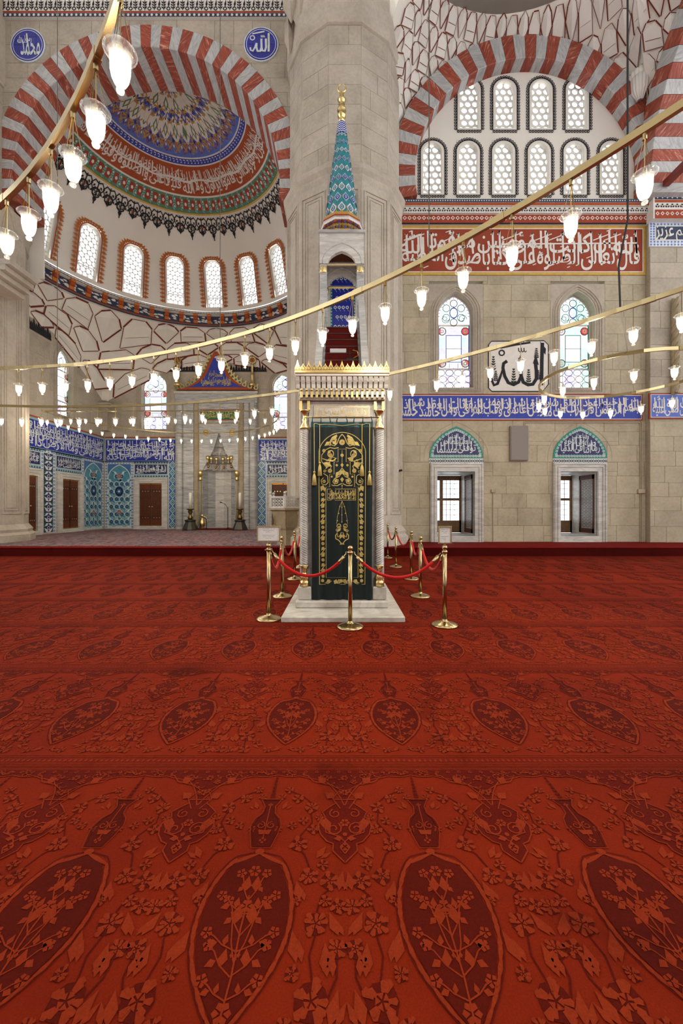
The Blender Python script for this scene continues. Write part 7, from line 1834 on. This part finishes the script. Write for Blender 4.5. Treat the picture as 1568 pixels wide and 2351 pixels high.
# ================================================================== carpet pattern of the prayer rows
UW_, VH, U0_, V0_ = .72, 1.368, .015, .87 - 1.368
def mirror(fn):
    for s in (1, -1): fn(lambda u, v: (s * u, v), s)
def carpet_tile(detail):
    a = Art(); D, Lt, O = 'carpet_dark', 'carpet_light', 'carpet_outline'; rn = random.Random(5)
    # row border
    a.rect(-.36, .36, .0, .105, 'carpet_band', 1); a.rect(-.36, .36, 1.335, 1.368, 'carpet_band', 1); a.rect(-.36, .36, 1.366, 1.368, O, 2)
    for v in (.006, .022, .083, .099, 1.34, 1.36): a.rect(-.36, .36, v, v + .004, Lt, 2)
    if detail:
        for k in range(24):
            u = -.36 + (k + .5) * .03; a.fan([(u - .010, .052), (u, .040), (u + .010, .052), (u, .066)], Lt, 2)
    # spandrels above the scalloped arch
    def arch_v(u):
        t = abs(u) / .36
        return 1.295 - .06 * t ** 2 - .16 * t ** 7 - .012 * abs(sin(t * 9))
    us = [-.36 + .72 * k / 36 for k in range(37)]
    for x, y in zip(us, us[1:]): a.fan([(x, arch_v(x)), (y, arch_v(y)), (y, 1.335), (x, 1.335)], 'carpet_mid', 1)
    a.stroke([(u, arch_v(u)) for u in us], .006, Lt, 2)
    # pendant between two arches (drawn whole at both edges, half in each neighbour)
    pend = [(0, .758), (.030, .79), (.052, .815), (.050, .85), (.078, .862), (.108, .90), (.122, .945), (.112, .985), (.092, 1.0), (.105, 1.03), (.075, 1.06), (.045, 1.085), (.05, 1.11)]
    pl = [(.36 - x, v) for x, v in pend] + [(.36 + x, v) for x, v in pend[::-1]]
    a.poly(pl, 'carpet_mid', 1.5); a.stroke(pl, .006, Lt, 3)
    def pen(M, s):
        P = lambda u, v: (.36 + s * u, v)
        a.scroll(P(.05, .93), .038, .007, Lt, 3, 1.3, 1.0, s, 12); a.scroll(P(.045, 1.02), .03, .006, Lt, 3, 1.2, 2.0, -s, 10)
        a.stroke([P(0, .80), P(.02, .83), P(.0, .86), P(.03, .89), P(.085, .91), (P(.09, .96))], .006, Lt, 3); a.leaf(P(.01, .88), P(.05, .875), .4, Lt, 3)
        a.stroke([P(.02, 1.05), P(.06, 1.12), P(.02, 1.18), P(.08, 1.22), P(.16, 1.24), P(.20, 1.29)], .006, Lt, 3); a.leaf(P(.1, 1.23), P(.14, 1.28), .4, Lt, 3); a.leaf(P(.05, 1.12), P(.10, 1.16), .4, Lt, 3); a.scroll(P(.1, 1.28), .025, .005, Lt, 3, 1.2, 0, s, 8)
    mirror(pen); a.flower((.36, .965), .024, Lt, 3, 6); a.flower((.36, .835), .022, Lt, 3, 4); a.flower((.36, 1.16), .024, Lt, 3, 6); a.flower((.36, 1.27), .022, Lt, 3, 6); a.disc((.36, .90), .011, Lt, 3, 6)
    if detail:                                            # dense vine in the spandrels
        r2 = random.Random(9)
        for k in range(46):
            u = r2.uniform(-.34, .34); lo = arch_v(u) + .014
            if 1.325 - lo < .02: continue
            v = r2.uniform(lo, 1.32); q = r2.uniform(0, 6.28); L = .02
            a.stroke([(u, v), (u + L * cos(q), v + L * .7 * sin(q)), (u + L * 1.7 * cos(q + .8), v + L * sin(q + .8))], .0045, Lt, 3); a.disc((u, v), .006, Lt, 3, 5)
        for k in range(12): u = -.33 + .06 * k; a.flower((u, 1.318), .012, Lt, 3, 5)
    # hanging lamp motif
    vase = [(.036, .836), (.052, .90), (.060, .95), (.050, .99), (.026, 1.02), (.022, 1.06), (.040, 1.10), (.040, 1.108)]
    vl = [(-x, v) for x, v in vase] + [(x, v) for x, v in vase[::-1]]
    a.poly(vl, D, 1.5); a.stroke(vl, .005, O, 3, True); a.stroke([(x * 1.16, .97 + (v - .97) * 1.05) for x, v in vl], .004, Lt, 3, True)
    for k in range(7): a.fan([(-.012 + .001 * k, 1.12 + .024 * k), (.012 - .001 * k, 1.12 + .024 * k), (.010 - .001 * k, 1.136 + .024 * k), (-.010 + .001 * k, 1.136 + .024 * k)], O, 2)
    def vs_(M, s): a.scroll(M(.024, .95), .022, .005, Lt, 3, 1.2, 1.5, s, 9); a.leaf(M(.0, .90), M(.03, .925), .4, Lt, 3)
    mirror(vs_); a.flower((0, .868), .016, Lt, 3, 4); a.stroke([(0, .88), (0, 1.08)], .005, Lt, 3); a.flower((0, 1.075), .012, Lt, 3, 4); a.disc((0, .812), .020, Lt, 2, 8, .8)
    # tree medallion
    def half(t): return .152 * (sin(pi * t ** 1.22) ** (.74 - .40 * t))
    mp = []
    for k in range(25): t = k / 24; mp.append((half(t), .225 + (.79 - .225) * t))
    md = [(-x, v) for x, v in mp[::-1]] + mp[1:-1] if False else [(x, v) for x, v in mp] + [(-x, v) for x, v in mp[-2:0:-1]]
    a.poly(md, D, 1.5)
    for k in range(30 if detail else 16):                     # leafy border
        i0 = k * len(md) // (30 if detail else 16); p, q = md[i0 % len(md)], md[(i0 + 2) % len(md)]; cx_ = (0, .5)
        o = lambda r, f: (r[0] * (1 + f), .51 + (r[1] - .51) * (1 + f * .55))
        a.fan([o(p, .05), o(((p[0] + q[0]) / 2, (p[1] + q[1]) / 2), .03), o(q, .06), o(q, .12), o(((p[0] + q[0]) / 2, (p[1] + q[1]) / 2), .15), o(p, .11)], Lt, 2)
    a.stroke([(x * 1.16, .51 + (v - .51) * 1.085) for x, v in md], .004, O, 2, True)
    a.stroke([(0, .25), (.004, .36), (-.003, .5), (0, .62)], .006, Lt, 3)
    def tree(M, s):
        for v0, du, dv, fl in ((.30, .085, .05, 1), (.36, .095, .09, 1), (.43, .115, .06, 1), (.48, .07, .12, 1), (.55, .10, .07, 1), (.60, .05, .11, 1), (.40, .05, .16, 0)):
            e = M(du, v0 + dv); a.stroke([M(0, v0), M(du * .45, v0 + dv * .35), M(du * .75, v0 + dv * .8), e], .0048, Lt, 3)
            if fl: a.flower(e, .021, Lt, 3, 5, None, rn.random()); a.leaf(M(du * .6, v0 + dv * .5), M(du * .95, v0 + dv * .3), .35, Lt, 3); a.leaf(M(du * .4, v0 + dv * .3), M(du * .35, v0 + dv * .9), .3, Lt, 3)
    mirror(tree); a.flower((0, .72), .026, Lt, 3, 6); a.flower((0, .58), .026, Lt, 3, 6); a.flower((0, .42), .018, Lt, 3, 4); a.flower((0, .27), .03, Lt, 3, 6)
    # field flowers
    def bloom(c, r0):
        r = r0
        n = 9; a.fan([(c[0] + r * cos(2 * pi * k / n), c[1] + r * sin(2 * pi * k / n)) for k in range(n)], O, 1)
        ph = 11 * c[0] + 7 * c[1]
        for k in range(n):
            q = 2 * pi * k / n + .2 + .25 * sin(3 * k + ph); r = r0 * (1 + .16 * sin(2.3 * k + ph * 2)); a.fan([(c[0] + r * .44 * cos(q - .3), c[1] + r * .44 * sin(q - .3)), (c[0] + r * .98 * cos(q - .28), c[1] + r * .98 * sin(q - .28)), (c[0] + r * 1.08 * cos(q), c[1] + r * 1.08 * sin(q)), (c[0] + r * .98 * cos(q + .2), c[1] + r * .98 * sin(q + .2)), (c[0] + r * .44 * cos(q + .25), c[1] + r * .44 * sin(q + .25))], Lt, 2)
        r = r0
        for k in range(5):
            q = 2 * pi * k / 5 + ph; a.fan([(c[0] + r * .08 * cos(q), c[1] + r * .08 * sin(q)), (c[0] + r * .44 * cos(q - .5), c[1] + r * .44 * sin(q - .5)), (c[0] + r * .48 * cos(q + .5), c[1] + r * .48 * sin(q + .5))], Lt, 2)
    def field(M, s):
        for u, v, r in ((.255, .30, .052), (.255, .52, .040), (.30, .68, .036), (.215, .70, .034), (.24, .16, .034), (.16, .85, .036), (.22, .93, .026), (.12, .95, .020), (.20, 1.06, .032), (.13, 1.12, .028), (.08, 1.18, .022), (.33, .44, .030), (.335, .58, .028), (.10, .155, .026), (.17, .98, .022), (.335, .16, .03), (.19, .37, .022), (.185, .24, .024), (.30, .395, .020), (.175, .60, .020), (.285, .60, .022), (.27, .75, .022), (.06, .93, .016), (.24, 1.0, .018), (.05, 1.13, .018), (.29, .22, .018), (.04, .17, .018)):
            bloom(M(u, v), r)
        for p in ([(.255, .35), (.24, .42), (.255, .48)], [(.255, .56), (.27, .62), (.30, .65)], [(.255, .25), (.25, .20)], [(.30, .30), (.33, .36), (.33, .41)], [(.215, .74), (.19, .80), (.17, .82)], [(.16, .89), (.21, .97), (.20, 1.03)], [(.2, 1.09), (.15, 1.14), (.09, 1.17)]):
            a.stroke([M(*x) for x in p], .006, O, 1)
        for p, q in (((.31, .24), (.335, .33)), ((.20, .40), (.175, .50)), ((.30, .36), (.29, .46)), ((.335, .48), (.30, .56)), ((.19, .60), (.17, .68)), ((.24, .78), (.28, .84)), ((.18, .21), (.13, .20)), ((.25, 1.0), (.27, .93)), ((.06, 1.05), (.08, 1.1)), ((.335, .64), (.35, .72)), ((.06, .14), (.03, .19)), ((.30, .13), (.28, .19))):
            a.leaf(M(*p), M(*q), .22, Lt, 2); a.leaf(M(p[0] + .018, p[1]), M(q[0] + .025, q[1] - .03), .18, Lt, 2)
    if detail: mirror(field)
    else:
        def f2(M, s):
            for u, v, r in ((.255, .30, .052), (.255, .52, .040), (.30, .68, .036), (.215, .70, .034), (.16, .85, .034), (.20, 1.05, .03)): a.flower(M(u, v), r, Lt, 2, 6)
        mirror(f2)
    return a
tn, tf = carpet_tile(True), carpet_tile(False)
mats_ = ['carpet_dark', 'carpet_light', 'carpet_outline', 'carpet_mid', 'carpet_band']
for row in range(-1, 9):
    src = tn if row <= 3 else tf; V = []; Fc = []; I = []
    y0 = V0_ + VH * (row + 1); xm_ = .95 * (y0 + VH) + 1.6
    remap = [mats_.index(m) for m in src.mats]
    for col in range(-18, 19):
        x0 = U0_ + UW_ * (col + .5)
        if abs(x0) > xm_: continue
        if y0 + VH > YR - .01: pass
        n = len(V); V += [(x0 + u, y0 + v, .0012 * l + .0003) for u, v, l in src.v]; Fc += [tuple(n + k for k in f) for f in src.f]; I += [remap[i] for i in src.i]
    if y0 + VH > YR: 
        keep = [k for k, f in enumerate(Fc) if all(V[i][1] < YR - .04 for i in f)]; Fc = [Fc[k] for k in keep]; I = [I[k] for k in keep]
    o = mk('woven_pattern', V, Fc, mats_, FLOOR, I); o['kind'] = 'stuff'
COL.objects.unlink(_to); bpy.data.objects.remove(_to); bpy.data.curves.remove(_tc)
